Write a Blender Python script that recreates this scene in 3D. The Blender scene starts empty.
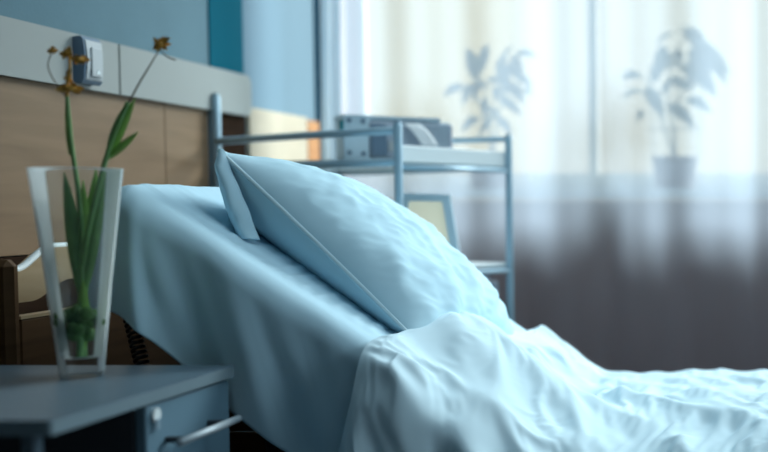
import bpy, math, random
from mathutils import Vector, Matrix, noise
random.seed(7)
SC = bpy.context.scene
COL = SC.collection

# ------------------------------------------------------------------ camera
F = 1150.0                      # focal length in pixels of the 768 px frame
VX, VY, CH = 770.0, 203.0, 1.04 # vanishing point of the depth lines, lens height
PITCH = math.radians(2.8)
PY0 = VY + F * math.tan(PITCH)
cd = bpy.data.cameras.new('camera')
cam = bpy.data.objects.new('camera', cd)
COL.objects.link(cam)
cam.location = (0, 0, CH)
cam.rotation_euler = (math.radians(90) - PITCH, 0, 0)
cd.sensor_fit = 'HORIZONTAL'
cd.sensor_width = 36.0
cd.lens = 36.0 * F / 768.0
cd.shift_x = (384.0 - VX) / 768.0
cd.shift_y = (PY0 - 226.0) / 768.0
cd.clip_start = 0.02
cd.dof.use_dof = True
cd.dof.focus_distance = 2.22
cd.dof.aperture_fstop = 1.6
SC.camera = cam


def P(px, py, y):
    """world point at depth y seen at pixel (px, py)"""
    u = (px - VX) / F
    v = (PY0 - py) / F
    d = Vector((u, math.cos(PITCH) + v * math.sin(PITCH), -math.sin(PITCH) + v * math.cos(PITCH)))
    d *= y / d.y
    return Vector((d.x, y, CH + d.z))


# ------------------------------------------------------------------ light
SC.view_settings.view_transform = 'Standard'
SC.view_settings.look = 'None'
SC.view_settings.gamma = 1.0
SC.view_settings.use_curve_mapping = False
SC.view_settings.exposure = 0.0

W = bpy.data.worlds.new('world')
SC.world = W
W.use_nodes = True
wn, wl = W.node_tree.nodes, W.node_tree.links
wn.clear()
tc = wn.new('ShaderNodeTexCoord')
sep = wn.new('ShaderNodeSeparateXYZ')
wl.new(tc.outputs['Generated'], sep.inputs[0])
dv = wn.new('ShaderNodeMath'); dv.operation = 'DIVIDE'
wl.new(sep.outputs['X'], dv.inputs[0]); wl.new(sep.outputs['Y'], dv.inputs[1])
mr = wn.new('ShaderNodeMapRange')
mr.inputs['From Min'].default_value = -0.36; mr.inputs['From Max'].default_value = 0.05
wl.new(dv.outputs[0], mr.inputs['Value'])
cr = wn.new('ShaderNodeValToRGB')
wl.new(mr.outputs[0], cr.inputs[0])
e = cr.color_ramp.elements
e[0].position = 0.0; e[0].color = (0.92, 0.82, 0.50, 1)
e[1].position = 1.0; e[1].color = (0.93, 0.94, 0.78, 1)
for pos, c in ((0.32, (1.0, 0.86, 0.50, 1)), (0.40, (0.99, 1.0, 0.90, 1)), (0.53, (0.99, 1.0, 0.90, 1)),
               (0.58, (0.90, 0.84, 0.66, 1)), (0.70, (0.97, 0.96, 0.80, 1))):
    n = e.new(pos); n.color = c
my = wn.new('ShaderNodeMapRange')
my.inputs['From Min'].default_value = -0.1; my.inputs['From Max'].default_value = 0.5
wl.new(sep.outputs['Y'], my.inputs['Value'])
mx = wn.new('ShaderNodeMix'); mx.data_type = 'RGBA'
mx.inputs['A'].default_value = (0.028, 0.055, 0.080, 1)
wl.new(my.outputs[0], mx.inputs['Factor'])
wl.new(cr.outputs[0], mx.inputs['B'])
bg = wn.new('ShaderNodeBackground')
bg.inputs['Strength'].default_value = .86
wl.new(mx.outputs['Result'], bg.inputs['Color'])
wo = wn.new('ShaderNodeOutputWorld')
wl.new(bg.outputs[0], wo.inputs['Surface'])

sd = bpy.data.lights.new('sun', 'SUN')
sun = bpy.data.objects.new('sun', sd)
COL.objects.link(sun)
sd.energy = 10.5
sd.angle = math.radians(26)
sd.color = (0.90, 0.97, 1.0)
EL, AZ = math.radians(34), math.radians(38)      # from above the window, a little to the right
sun.location = (1.0, 8.0, 5.0)
to_sun = Vector((math.sin(AZ) * math.cos(EL), math.cos(AZ) * math.cos(EL), math.sin(EL)))
sun.rotation_euler = to_sun.to_track_quat('Z', 'Y').to_euler()


ad = bpy.data.lights.new('side_fill', 'AREA')
side = bpy.data.objects.new('side_fill', ad); COL.objects.link(side)
ad.shape = 'RECTANGLE'; ad.size = 1.6; ad.size_y = 1.4
ad.energy = 24.0; ad.color = (0.72, 0.90, 1.0)
side.location = (2.74, 1.3, 1.75)     # added fill light, outside an unseen opening made for it
side.rotation_euler = (0, math.radians(86), 0)
cl = bpy.data.lights.new('overhead_fill', 'AREA')  # added overhead fill, out of view, to lift the up-facing bedding
lamp = bpy.data.objects.new('overhead_fill', cl); COL.objects.link(lamp)
cl.shape = 'RECTANGLE'; cl.size = 1.3; cl.size_y = 1.3
cl.energy = 19.0; cl.color = (0.76, 0.92, 1.0)
lamp.location = (-.05, 2.5, 3.1)


# ------------------------------------------------------------------ materials
def mat(name, col, rough=0.6, metal=0.0, spec=0.5, noise_amt=0.0, scale=8.0, bump=0.0, bscale=60.0):
    m = bpy.data.materials.new(name); m.use_nodes = True
    nt = m.node_tree; b = nt.nodes['Principled BSDF']
    b.inputs['Base Color'].default_value = (*col, 1)
    b.inputs['Roughness'].default_value = rough
    b.inputs['Metallic'].default_value = metal
    b.inputs['Specular IOR Level'].default_value = spec
    t = nt.nodes.new('ShaderNodeTexCoord')
    if noise_amt:
        nz = nt.nodes.new('ShaderNodeTexNoise'); nz.inputs['Scale'].default_value = scale
        nz.inputs['Detail'].default_value = 5
        nt.links.new(t.outputs['Object'], nz.inputs['Vector'])
        r = nt.nodes.new('ShaderNodeValToRGB')
        a, c2 = 1 - noise_amt, 1 + noise_amt
        r.color_ramp.elements[0].position = .3; r.color_ramp.elements[1].position = .7
        r.color_ramp.elements[0].color = (*[min(1, x * a) for x in col], 1)
        r.color_ramp.elements[1].color = (*[min(1, x * c2) for x in col], 1)
        nt.links.new(nz.outputs['Fac'], r.inputs[0]); nt.links.new(r.outputs[0], b.inputs['Base Color'])
    if bump:
        n2 = nt.nodes.new('ShaderNodeTexNoise'); n2.inputs['Scale'].default_value = bscale
        n2.inputs['Detail'].default_value = 4
        nt.links.new(t.outputs['Object'], n2.inputs['Vector'])
        bp = nt.nodes.new('ShaderNodeBump'); bp.inputs['Strength'].default_value = bump
        bp.inputs['Distance'].default_value = .004
        nt.links.new(n2.outputs['Fac'], bp.inputs['Height']); nt.links.new(bp.outputs[0], b.inputs['Normal'])
    return m


def wood(name, c1, c2, rough=0.45, sc=(1, 1, 14), wscale=3.0, spec=.3):
    m = bpy.data.materials.new(name); m.use_nodes = True
    nt = m.node_tree; b = nt.nodes['Principled BSDF']
    t = nt.nodes.new('ShaderNodeTexCoord'); mp = nt.nodes.new('ShaderNodeMapping')
    mp.inputs['Scale'].default_value = sc
    nt.links.new(t.outputs['Object'], mp.inputs[0])
    nz = nt.nodes.new('ShaderNodeTexNoise'); nz.inputs['Scale'].default_value = wscale
    nz.inputs['Detail'].default_value = 6; nz.inputs['Distortion'].default_value = .6
    nt.links.new(mp.outputs[0], nz.inputs['Vector'])
    r = nt.nodes.new('ShaderNodeValToRGB')
    r.color_ramp.elements[0].position = .3; r.color_ramp.elements[1].position = .72
    r.color_ramp.elements[0].color = (*c1, 1); r.color_ramp.elements[1].color = (*c2, 1)
    nt.links.new(nz.outputs['Fac'], r.inputs[0]); nt.links.new(r.outputs[0], b.inputs['Base Color'])
    b.inputs['Roughness'].default_value = rough
    b.inputs['Specular IOR Level'].default_value = spec
    return m


def clear(name, tint, gloss=0.12, rough=0.02, edge=True):
    m = bpy.data.materials.new(name); m.use_nodes = True
    nt = m.node_tree; nt.nodes.clear()
    o = nt.nodes.new('ShaderNodeOutputMaterial')
    a = nt.nodes.new('ShaderNodeBsdfTransparent'); a.inputs[0].default_value = (*tint, 1)
    g = nt.nodes.new('ShaderNodeBsdfGlossy'); g.inputs['Roughness'].default_value = rough
    mxs = nt.nodes.new('ShaderNodeMixShader'); mxs.inputs[0].default_value = gloss
    nt.links.new(a.outputs[0], mxs.inputs[1]); nt.links.new(g.outputs[0], mxs.inputs[2])
    nt.links.new(mxs.outputs[0], o.inputs[0])
    return m


def sheer(name, col, see, trans):
    m = bpy.data.materials.new(name); m.use_nodes = True
    nt = m.node_tree; nt.nodes.clear()
    o = nt.nodes.new('ShaderNodeOutputMaterial')
    a = nt.nodes.new('ShaderNodeBsdfTransparent')
    t = nt.nodes.new('ShaderNodeBsdfTranslucent'); t.inputs[0].default_value = (*col, 1)
    d = nt.nodes.new('ShaderNodeBsdfDiffuse'); d.inputs[0].default_value = (*col, 1)
    m1 = nt.nodes.new('ShaderNodeMixShader'); m1.inputs[0].default_value = trans
    nt.links.new(d.outputs[0], m1.inputs[1]); nt.links.new(t.outputs[0], m1.inputs[2])
    m2 = nt.nodes.new('ShaderNodeMixShader'); m2.inputs[0].default_value = see
    nt.links.new(m1.outputs[0], m2.inputs[1]); nt.links.new(a.outputs[0], m2.inputs[2])
    nt.links.new(m2.outputs[0], o.inputs[0])
    return m


M = dict(
    wall=mat('wall_paint_light_blue', (0.115, 0.205, 0.25), .8, spec=.2, noise_amt=.04, bump=.15, bscale=120),
    stripe=mat('wall_paint_teal', (0.0, 0.10, 0.15), .8, spec=.05),
    wallback=mat('wall_paint_brown_grey', (0.34, 0.20, 0.17), .8, spec=.2, noise_amt=.05),
    ceil=mat('ceiling_white', (0.5, 0.58, 0.6), .9, spec=.1),
    floor=mat('floor_linoleum', (0.16, 0.145, 0.135), .5, noise_amt=.1, scale=30),
    strip=mat('laminate_off_white', (0.32, 0.345, 0.335), .5, spec=.2),
    dado=wood('veneer_tan', (0.18, 0.112, 0.060), (0.25, 0.163, 0.094), .5, (1, 1, 9), 2.5),
    dark=wood('cladding_near_black', (0.022, 0.012, 0.008), (0.036, 0.020, 0.012), .9, spec=.03),
    cream=mat('panel_cream', (0.47, 0.41, 0.31), .6, noise_amt=.05, scale=20),
    orange=wood('veneer_orange', (0.40, 0.18, 0.07), (0.52, 0.25, 0.10), .5),
    navy_strip=mat('corner_strip_navy', (0.01, 0.05, 0.085), .8, spec=.05),
    frame=mat('window_frame_white', (0.75, 0.78, 0.76), .5),
    glass=clear('window_glass', (0.97, 0.99, 0.98), .03),
    sheet=mat('cotton_pale_blue', (0.53, 0.76, 0.88), .85, spec=.15),
    pillow=mat('pillowcase_cotton', (0.57, 0.82, 0.94), .85, spec=.15),
    duvet=mat('duvet_cotton', (0.62, 0.81, 0.90), .85, spec=.15),
    piping=mat('piping_pale', (0.66, 0.85, 0.93), .8, spec=.15),
    mattress=mat('mattress_ticking', (0.45, 0.55, 0.62), .9, spec=.1),
    headwood=wood('bed_beech', (0.40, 0.29, 0.17), (0.52, 0.40, 0.26), .3, (1, 1, 8), 3),
    brown=wood('bed_brown', (0.075, 0.040, 0.018), (0.11, 0.060, 0.028), .6, spec=.12),
    metal=mat('tube_blue_grey_steel', (0.34, 0.50, 0.60), .4, metal=.25),
    darkmetal=mat('frame_dark_steel', (0.03, 0.03, 0.035), .5, metal=.3),
    rubber=mat('rubber_black', (0.008, 0.008, 0.009), .45),
    table=mat('laminate_grey_blue', (0.10, 0.155, 0.20), .38, noise_amt=.05, scale=25),
    tableedge=mat('laminate_edge_grey', (0.16, 0.23, 0.27), .45),
    drawer=mat('drawer_front_blue_grey', (0.12, 0.22, 0.29), .45),
    cavity=mat('carcass_dark', (0.025, 0.035, 0.045), .6),
    chrome=mat('handle_satin_metal', (0.42, 0.50, 0.55), .5, metal=.2),
    white=mat('plastic_white', (0.72, 0.80, 0.82), .5),
    grey=mat('plastic_grey_blue', (0.22, 0.32, 0.40), .5),
    rocker=mat('plastic_rocker_grey', (0.46, 0.50, 0.52), .4),
    switch=mat('plastic_slate', (0.12, 0.19, 0.27), .4),
    switchl=mat('plastic_light_grey', (0.42, 0.46, 0.48), .4),
    device=mat('housing_blue_grey', (0.50, 0.64, 0.72), .5),
    deviced=mat('housing_slate', (0.36, 0.43, 0.52), .5),
    paper=mat('paper_pale', (0.88, 0.93, 0.96), .8),
    teal=mat('plastic_teal', (0.0, 0.22, 0.26), .5),
    beige=mat('face_beige', (0.88, 0.82, 0.62), .5),
    leaf=mat('leaf_green_dark', (0.10, 0.16, 0.13), .5, noise_amt=.2),
    pot=mat('pot_terracotta_grey', (0.22, 0.20, 0.22), .7),
    soil=mat('potting_soil', (0.03, 0.02, 0.015), .9),
    cane=mat('cane_grey', (0.30, 0.30, 0.28), .7),
    stem=mat('stem_green', (0.27, 0.52, 0.10), .4, noise_amt=.25, scale=30),
    stemd=mat('stem_deep_green', (0.17, 0.36, 0.11), .4, noise_amt=.25, scale=30),
    moss=mat('stem_clump_green', (0.08, 0.20, 0.04), .7, noise_amt=.4, scale=80),
    wither=mat('petal_withered_ochre', (0.70, 0.36, 0.06), .6, noise_amt=.3, scale=90),
    drystem=mat('stem_dry_brown', (0.14, 0.11, 0.07), .7),
)
M['wall_lit'] = mat('wall_blue_lit', (0.145, 0.235, 0.30), .8, spec=.2)  # wall blue made lighter to hold the window light on this section
M['curtain'] = sheer('curtain_sheer', (0.56, 0.66, 0.79), 0.50, 0.78)
def thick_glass(name):
    """clear glass: Fresnel reflection over plain transmission"""
    m = bpy.data.materials.new(name); m.use_nodes = True
    nt = m.node_tree; nt.nodes.clear()
    o = nt.nodes.new('ShaderNodeOutputMaterial')
    a = nt.nodes.new('ShaderNodeBsdfTransparent'); a.inputs[0].default_value = (0.975, 0.99, 0.99, 1)
    g = nt.nodes.new('ShaderNodeBsdfGlossy'); g.inputs['Roughness'].default_value = .3
    f = nt.nodes.new('ShaderNodeFresnel'); f.inputs['IOR'].default_value = 1.45
    x = nt.nodes.new('ShaderNodeMixShader')
    t = nt.nodes.new('ShaderNodeBsdfTranslucent'); t.inputs[0].default_value = (.9, .95, .96, 1)
    y = nt.nodes.new('ShaderNodeMixShader'); y.inputs[0].default_value = .55
    nt.links.new(g.outputs[0], y.inputs[1]); nt.links.new(t.outputs[0], y.inputs[2])
    nt.links.new(f.outputs[0], x.inputs[0]); nt.links.new(a.outputs[0], x.inputs[1]); nt.links.new(y.outputs[0], x.inputs[2])
    nt.links.new(x.outputs[0], o.inputs[0]); return m


M['vase'] = thick_glass('vase_glass')
M['curtain_thick'] = sheer('curtain_gathered', (0.62, 0.74, 0.82), 0.05, 0.5)


# ------------------------------------------------------------------ mesh helpers
class MB:
    def __init__(s): s.v = []; s.f = []

    def add(s, vs, fs):
        o = len(s.v); s.v += [Vector(v) for v in vs]; s.f += [tuple(i + o for i in f) for f in fs]; return s

    def box(s, c, size, ax=None, bev=0.0):
        """bevelled box: centre, full sizes, optional axes"""
        A = ax or (Vector((1, 0, 0)), Vector((0, 1, 0)), Vector((0, 0, 1)))
        c = Vector(c); h = [x / 2 for x in size]
        b = min(bev, min(h) * .95)
        if b <= 0:
            vs = [c + A[0] * (h[0] * x) + A[1] * (h[1] * y) + A[2] * (h[2] * z)
                  for x in (-1, 1) for y in (-1, 1) for z in (-1, 1)]
            return s.add(vs, [(0, 1, 3, 2), (4, 6, 7, 5), (0, 4, 5, 1), (2, 3, 7, 6), (0, 2, 6, 4), (1, 5, 7, 3)])
        idx = {}; vs = []
        for x in (-1, 1):
            for y in (-1, 1):
                for z in (-1, 1):
                    sg = (x, y, z)
                    for k in range(3):
                        q = [sg[i] * (h[i] if i == k else h[i] - b) for i in range(3)]
                        idx[(x, y, z, k)] = len(vs)
                        vs.append(c + A[0] * q[0] + A[1] * q[1] + A[2] * q[2])
        fs = []
        for k in range(3):
            i, j = [(1, 2), (2, 0), (0, 1)][k]
            for sgn in (-1, 1):
                def key(a, bb):
                    t = [0, 0, 0]; t[k] = sgn; t[i] = a; t[j] = bb; return idx[(*t, k)]
                q = [key(-1, -1), key(1, -1), key(1, 1), key(-1, 1)]
                fs.append(tuple(q if sgn > 0 else q[::-1]))
        for k in range(3):                      # edges along axis k
            i, j = [(1, 2), (2, 0), (0, 1)][k]
            for a in (-1, 1):
                for bb in (-1, 1):
                    def kk(t_, face):
                        t = [0, 0, 0]; t[k] = t_; t[i] = a; t[j] = bb; return idx[(*t, face)]
                    q = [kk(-1, i), kk(1, i), kk(1, j), kk(-1, j)]
                    fs.append(tuple(q if a * bb < 0 else q[::-1]))
        for x in (-1, 1):
            for y in (-1, 1):
                for z in (-1, 1):
                    q = [idx[(x, y, z, k)] for k in range(3)]
                    fs.append(tuple(q if x * y * z > 0 else q[::-1]))
        return s.add(vs, fs)

    def tube(s, pts, r, seg=10, cap=True):
        pts = [Vector(p) for p in pts]; n = len(pts)
        rs = r if isinstance(r, (list, tuple)) else [r] * n
        up = None; rings = []
        for i, p in enumerate(pts):
            t = (pts[min(i + 1, n - 1)] - pts[max(i - 1, 0)]).normalized()
            if up is None:
                up = Vector((0, 0, 1)) if abs(t.z) < .9 else Vector((1, 0, 0))
            a = (up - t * up.dot(t)).normalized(); up = a
            b = t.cross(a)
            rings.append([p + (a * math.cos(2 * math.pi * k / seg) + b * math.sin(2 * math.pi * k / seg)) * rs[i] for k in range(seg)])
        vs = [v for rg in rings for v in rg]; fs = []
        for i in range(n - 1):
            for k in range(seg):
                fs.append((i * seg + k, i * seg + (k + 1) % seg, (i + 1) * seg + (k + 1) % seg, (i + 1) * seg + k))
        if cap:
            fs.append(tuple(range(seg))[::-1]); fs.append(tuple((n - 1) * seg + k for k in range(seg)))
        return s.add(vs, fs)

    def lathe(s, c, prof, seg=40):
        """profile [(r, z)] about the vertical through c; closes at r == 0"""
        c = Vector(c); vs = []; fs = []
        for r, z in prof:
            for k in range(seg):
                a = 2 * math.pi * k / seg
                vs.append(c + Vector((max(r, 1e-5) * math.cos(a), max(r, 1e-5) * math.sin(a), z)))
        for i in range(len(prof) - 1):
            for k in range(seg):
                fs.append((i * seg + k, i * seg + (k + 1) % seg, (i + 1) * seg + (k + 1) % seg, (i + 1) * seg + k))
        return s.add(vs, fs)

    def grid(s, fn, nu, nv):
        vs = [fn(i / nu, j / nv) for i in range(nu + 1) for j in range(nv + 1)]
        fs = [(i * (nv + 1) + j, (i + 1) * (nv + 1) + j, (i + 1) * (nv + 1) + j + 1, i * (nv + 1) + j + 1)
              for i in range(nu) for j in range(nv)]
        return s.add(vs, fs)

    def prism(s, poly, vec):
        """polygon (list of 3D points) extruded by vec"""
        n = len(poly); vec = Vector(vec)
        a = [Vector(p) for p in poly]; b = [p + vec for p in a]
        fs = [tuple(range(n))[::-1], tuple(range(n, 2 * n))]
        fs += [(i, (i + 1) % n, n + (i + 1) % n, n + i) for i in range(n)]
        return s.add(a + b, fs)

    def ball(s, c, r, seg=12, rings=8, sq=(1, 1, 1)):
        c = Vector(c); pr = []
        vs = []; fs = []
        for i in range(rings + 1):
            th = math.pi * i / rings
            for k in range(seg):
                a = 2 * math.pi * k / seg
                vs.append(c + Vector((r * sq[0] * math.sin(th) * math.cos(a), r * sq[1] * math.sin(th) * math.sin(a), r * sq[2] * math.cos(th))))
        for i in range(rings):
            for k in range(seg):
                fs.append((i * seg + k, (i + 1) * seg + k, (i + 1) * seg + (k + 1) % seg, i * seg + (k + 1) % seg))
        return s.add(vs, fs)

    def leaf(s, a, b, w, droop=0.0, side=None, fold=.25, n=8):
        """leaf blade from base a to tip b, full width w"""
        a, b = Vector(a), Vector(b); L = (b - a).length; t = (b - a).normalized()
        sd_ = side or t.cross(Vector((0, 1, 0)))
        if sd_.length < .05: sd_ = Vector((1, 0, 0))
        sd_ = (sd_ - t * sd_.dot(t)).normalized(); nn = t.cross(sd_)
        vs = []
        for i in range(n + 1):
            q = i / n
            hw = w / 2 * (math.sin(math.pi * min(1, q * .93 + .07)) ** .8) * (1 - .25 * q) + .0006
            c = a + t * (L * q) + Vector((0, 0, droop * 4 * q * (1 - q)))
            for m_ in (-1, -.5, 0, .5, 1):
                vs.append(c + sd_ * (hw * m_) + nn * (fold * hw * abs(m_)))
        fs = [(i * 5 + j, (i + 1) * 5 + j, (i + 1) * 5 + j + 1, i * 5 + j + 1) for i in range(n) for j in range(4)]
        return s.add(vs, fs)


OFF = {}


def obj(name, mb, m, parent=None, loc=None, smooth=False, mods=None, kind=None):
    me = bpy.data.meshes.new(name)
    off = OFF[parent.name] if parent else Vector(loc or (0, 0, 0))
    me.from_pydata([v - off for v in mb.v], [], mb.f)
    me.materials.append(M[m] if isinstance(m, str) else m)
    if smooth:
        me.polygons.foreach_set('use_smooth', [True] * len(me.polygons))
    me.update()
    o = bpy.data.objects.new(name, me); COL.objects.link(o)
    OFF[o.name] = off
    if parent: o.parent = parent
    else: o.location = off
    if kind: o['kind'] = kind
    return o


def tag(o, label, cat, group=None):
    o['label'] = label; o['category'] = cat
    if group: o['group'] = group
    return o


def thing(name, label, cat, loc, group=None):
    o = bpy.data.objects.new(name, None); COL.objects.link(o)
    o.empty_display_size = .05
    o.location = loc; OFF[o.name] = Vector(loc)
    return tag(o, label, cat, group)


def solidify(o, t, off=-1):
    md = o.modifiers.new('thickness', 'SOLIDIFY'); md.thickness = t; md.offset = off; return o


def sm(a, b, x):
    t = max(0.0, min(1.0, (x - a) / (b - a))); return t * t * (3 - 2 * t)


def nz(x, y, z=0.0): return noise.noise(Vector((x, y, z)))


def ridge(x): return 1 - abs(x) * 2     # ridged noise from -1..1 noise


# ------------------------------------------------------------------ room shell
XW, YW = -1.60, 4.13          # headboard wall plane, window wall plane
ZC = 3.15
SILL = 1.09


def struct(name, mb, m, **k):
    return obj(name, mb, m, kind='structure', **k)


struct('floor', MB().box((0.55, 1.7, -.05), (4.8, 5.9, .1)), 'floor')
struct('ceiling', MB().box((0.55, 1.7, ZC + .05), (4.8, 5.9, .1)), 'ceil')
struct('wall_left', MB().box((XW - .1, 1.7, ZC / 2), (.2, 5.2, ZC)), 'wall')
b = MB()
for y0_, y1_, z0_, z1_ in ((-.9, .45, 0, ZC), (2.15, 4.3, 0, ZC), (.45, 2.15, 0, .98), (.45, 2.15, 2.52, ZC)):
    b.box((2.6, (y0_ + y1_) / 2, (z0_ + z1_) / 2), (.2, y1_ - y0_, z1_ - z0_))
struct('wall_right', b, 'wall')
b = MB()
for y_ in (.48, 1.3, 2.12):
    b.box((2.6, y_, 1.75), (.06, .06, 1.54), bev=.006)
for z_ in (1.01, 2.49):
    b.box((2.6, 1.3, z_), (.058, 1.7, .06), bev=.006)
struct('fill_window', b, 'frame')  # unseen window frame, added to give the side fill an opening
b = MB()
for k_ in (-1, 1):
    b.box((-.05 + k_ * .67, 2.5, 3.125), (.04, 1.38, .05), bev=.004).box((-.05, 2.5 + k_ * .67, 3.125), (1.30, .04, .05), bev=.004)
struct('trim_13', b, 'frame')  # frame added around the unseen overhead fill
WX0, WX1, WZ1 = -1.555, 2.3, 2.95
b = MB()
b.box((0.45, YW + .14, SILL / 2 - .02), (4.5, .28, SILL - .04))
b.box((0.45, YW + .14, (WZ1 + ZC) / 2), (4.5, .28, ZC - WZ1))
b.box((WX0 - .12, YW + .14, (SILL + WZ1) / 2 - .02), (.24, .28, WZ1 - SILL + .04))
b.box((WX1 + .2, YW + .14, (SILL + WZ1) / 2 - .02), (.4, .28, WZ1 - SILL + .04))
struct('wall_back', b, 'wallback')
# window with frame bars, panes and the sill board
wroot = MB()
wy = YW + .2
for z in (SILL + .03, WZ1 - .03):
    wroot.box(((WX0 + WX1) / 2, wy, z), (WX1 - WX0, .06, .06), bev=.006)
xs = [WX0 + .03, -.66, .02, 1.15, WX1 - .03]
for x in xs:
    wroot.box((x, wy, (SILL + WZ1) / 2), (.034, .058, WZ1 - SILL - .02), bev=.006)
win = struct('window_1', wroot, 'frame')
for i in range(4):
    obj('window_pane', MB().box(((xs[i] + xs[i + 1]) / 2, wy, (SILL + WZ1) / 2), (xs[i + 1] - xs[i] - .05, .006, WZ1 - SILL - .12)), 'glass', win)
obj('window_sill', MB().box(((WX0 + WX1) / 2, YW + .040, SILL - .018), (WX1 - WX0 + .02, .28, .036), bev=.01), 'frame', win)

# ---- dressing of the headboard wall: teal stripe, rail panels, wooden cladding
def wall_y(px): return -XW * F / (VX - px)


y213, y245 = wall_y(213), wall_y(246)
ZT = CH + .2435 * 1.575        # top of the pale rail
ZB = CH + .1665 * 1.575
struct('trim_1', MB().box((XW + .002, (y213 + y245) / 2, (ZB + ZC) / 2), (.004, y245 - y213, ZC - ZB)), 'stripe')


def rail_panel(name, y0, y1, rnd):
    # pale laminate rail, rounded far end
    x0, x1 = XW + .001, XW + .026
    poly = [(y0, ZB), (y0, ZT)]
    if rnd:
        r = .028
        for k in range(7):
            a = math.pi / 2 * (1 - k / 6)
            poly.append((y1 - r + r * math.cos(a), ZT - r + r * math.sin(a)))
        for k in range(7):
            a = -math.pi / 2 * k / 6
            poly.append((y1 - r + r * math.cos(a), ZB + r + r * math.sin(a)))
    else:
        poly += [(y1, ZT), (y1, ZB)]
    o = struct(name, MB().prism([(x0, y, z) for y, z in poly], (x1 - x0, 0, 0)), 'strip')
    return o


ys = 1.574 * F / (VX - 124)
rail_panel('trim_2', .2, ys - .004, False)
rail_panel('trim_3', ys + .004, y245, True)
y207 = wall_y(206)
# tan wooden cladding in three boards with fine joints, dark lower band and dark end
struct('trim_4', MB().box((XW + .006, .2 + (wall_y(163) - .2) / 2 - .001, (ZB + .93) / 2), (.012, wall_y(163) - .2 - .002, ZB - .93)), 'dado')
struct('trim_5', MB().box((XW + .006, (wall_y(163) + y207) / 2 + .001, (ZB + .93) / 2), (.012, y207 - wall_y(163) - .002, ZB - .93)), 'dado')
struct('trim_6', MB().box((XW + .005, 1.6, .927 / 2), (.01, 3.6, .927)), 'dark')  # near-black panel put in for the shade behind the headboard
struct('trim_7', MB().box((XW + .003, (y207 + y245) / 2 + .002, (ZB + .93) / 2), (.006, y245 - y207 - .004, ZB - .93)), 'dark')
struct('trim_8', MB().box((XW + .012, wall_y(211), (ZB + .5) / 2), (.02, .05, ZB - .5), bev=.004), 'metal')
ZD = CH + .183 * 1.6
struct('trim_12', MB().box((XW + .002, (y245 + YW) / 2, ZC / 2), (.004, YW - y245, ZC - .004)), 'wall_lit')
y311, y321 = 3.955, 4.053
struct('trim_9', MB().box((XW + .008, (y245 + y311) / 2 + .004, ZD / 2), (.016, y311 - y245 - .008, ZD - .002)), 'cream')
struct('trim_10', MB().box((XW + .009, (y311 + y321) / 2, ZD / 2 - .004), (.018, y321 - y311, ZD - .01)), 'orange')
struct('trim_11', MB().box((XW + .004, 4.092, ZC / 2), (.008, .07, ZC - .002)), 'navy_strip')  # narrow navy strip at the wall corner

# ------------------------------------------------------------------ curtains
def curtain_fn(x0, x1, y0, amp, wl_, ph, z0, z1):
    def fn(u, v):
        x = x0 + (x1 - x0) * u
        z = z0 + (z1 - z0) * v
        q = x + .05 * nz(x * 2.3, ph) + .012 * nz(x * 3, z * 1.3, ph)
        a = amp * (.55 + .6 * abs(nz(x * 1.7, 3 + ph))) * (1.0 - .25 * v)
        y = y0 + a * math.sin(2 * math.pi * q / wl_) + .4 * a * math.sin(2 * math.pi * q / (wl_ * .43) + 1.3)
        return Vector((x, y, z))
    return fn


CY = 3.82
cu = thing('sheer_curtain', 'long sheer off-white curtain hanging across the bright window behind the trolley', 'curtain', (.3, CY, .04))
obj('fabric', MB().grid(curtain_fn(-1.42, 2.25, CY, .027, .31, .7, .04, 3.04), 900, 14), 'curtain', cu, smooth=True)
obj('heading_tape', MB().grid(lambda u, v: Vector((-1.42 + 3.67 * u, CY - .012 + .006 * math.sin(u * 190), 3.00 + .05 * v)), 300, 1), 'white', cu)
ct = obj('gathered_curtain', MB().grid(curtain_fn(-1.440, -1.375, CY - .10, .014, .033, 2.1, .04, 3.04), 120, 10), 'curtain_thick',
         smooth=True, loc=(-1.48, CY - .1, .04))
tag(ct, 'narrow gathered pale blue curtain at the corner beside the light blue wall', 'curtain')
cr_ = obj('curtain_rail', MB().box((.4, CY - .03, 3.10), (3.9, .16, .10), bev=.01), 'white', loc=(.4, CY, 3.1))
tag(cr_, 'white curtain rail under the ceiling above the window', 'curtain rail')

# ------------------------------------------------------------------ wall switch box
c = P(90, 62, wall_y(88))
sw = thing('wall_switch', 'slate grey rocker switch box mounted on the pale wall rail above the vase', 'switch', (XW + .027, c.y, c.z - .055))
zc_ = c.z - .003
sy = 2.651
prof = [(0, -.052), (.017, -.054), (.0235, -.046), (.026, -.02), (.0265, .0), (.026, .022), (.0235, .046), (.017, .053), (0, .050)]
obj('housing', MB().prism([(XW + .0265 + x, sy - .036, zc_ + z) for x, z in prof], (0, .072, 0)), 'switch', sw)
obj('cover_plate', MB().prism([(XW + .0266 + x * 1.06 + .001, sy - .030, zc_ + z * .93) for x, z in prof[1:-1]], (0, .062, 0)), 'switchl', sw)
obj('rocker', MB().box((XW + .0565, sy + .004, zc_ - .004), (.004, .040, .066), bev=.0015), 'rocker', sw)
obj('marker', MB().prism([(XW + .0586, sy - .004, zc_ - .030), (XW + .0586, sy + .016, zc_ - .030), (XW + .0586, sy + .006, zc_ - .019)], (.001, 0, 0)), 'white', sw)

# ------------------------------------------------------------------ bed
YN, YF = 2.05, 2.87            # near and far long sides of the mattress
ZM = .50                       # top of the flat mattress
XT, ZTOP = -1.14, 1.06         # upper end of the raised backrest
HX = -.30                      # hinge
SL = (ZTOP - ZM) / (HX - XT)
RL = math.hypot(HX - XT, ZTOP - ZM)
sdir = Vector(((HX - XT) / RL, 0, -(ZTOP - ZM) / RL))
snor = Vector((-sdir.z, 0, sdir.x))


def top_z(x):                  # mattress top with a soft hinge
    a = ZM + SL * (HX - x)
    k = 60.0
    return ZM + math.log1p(math.exp(min(60, k * (a - ZM)))) / k


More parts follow.
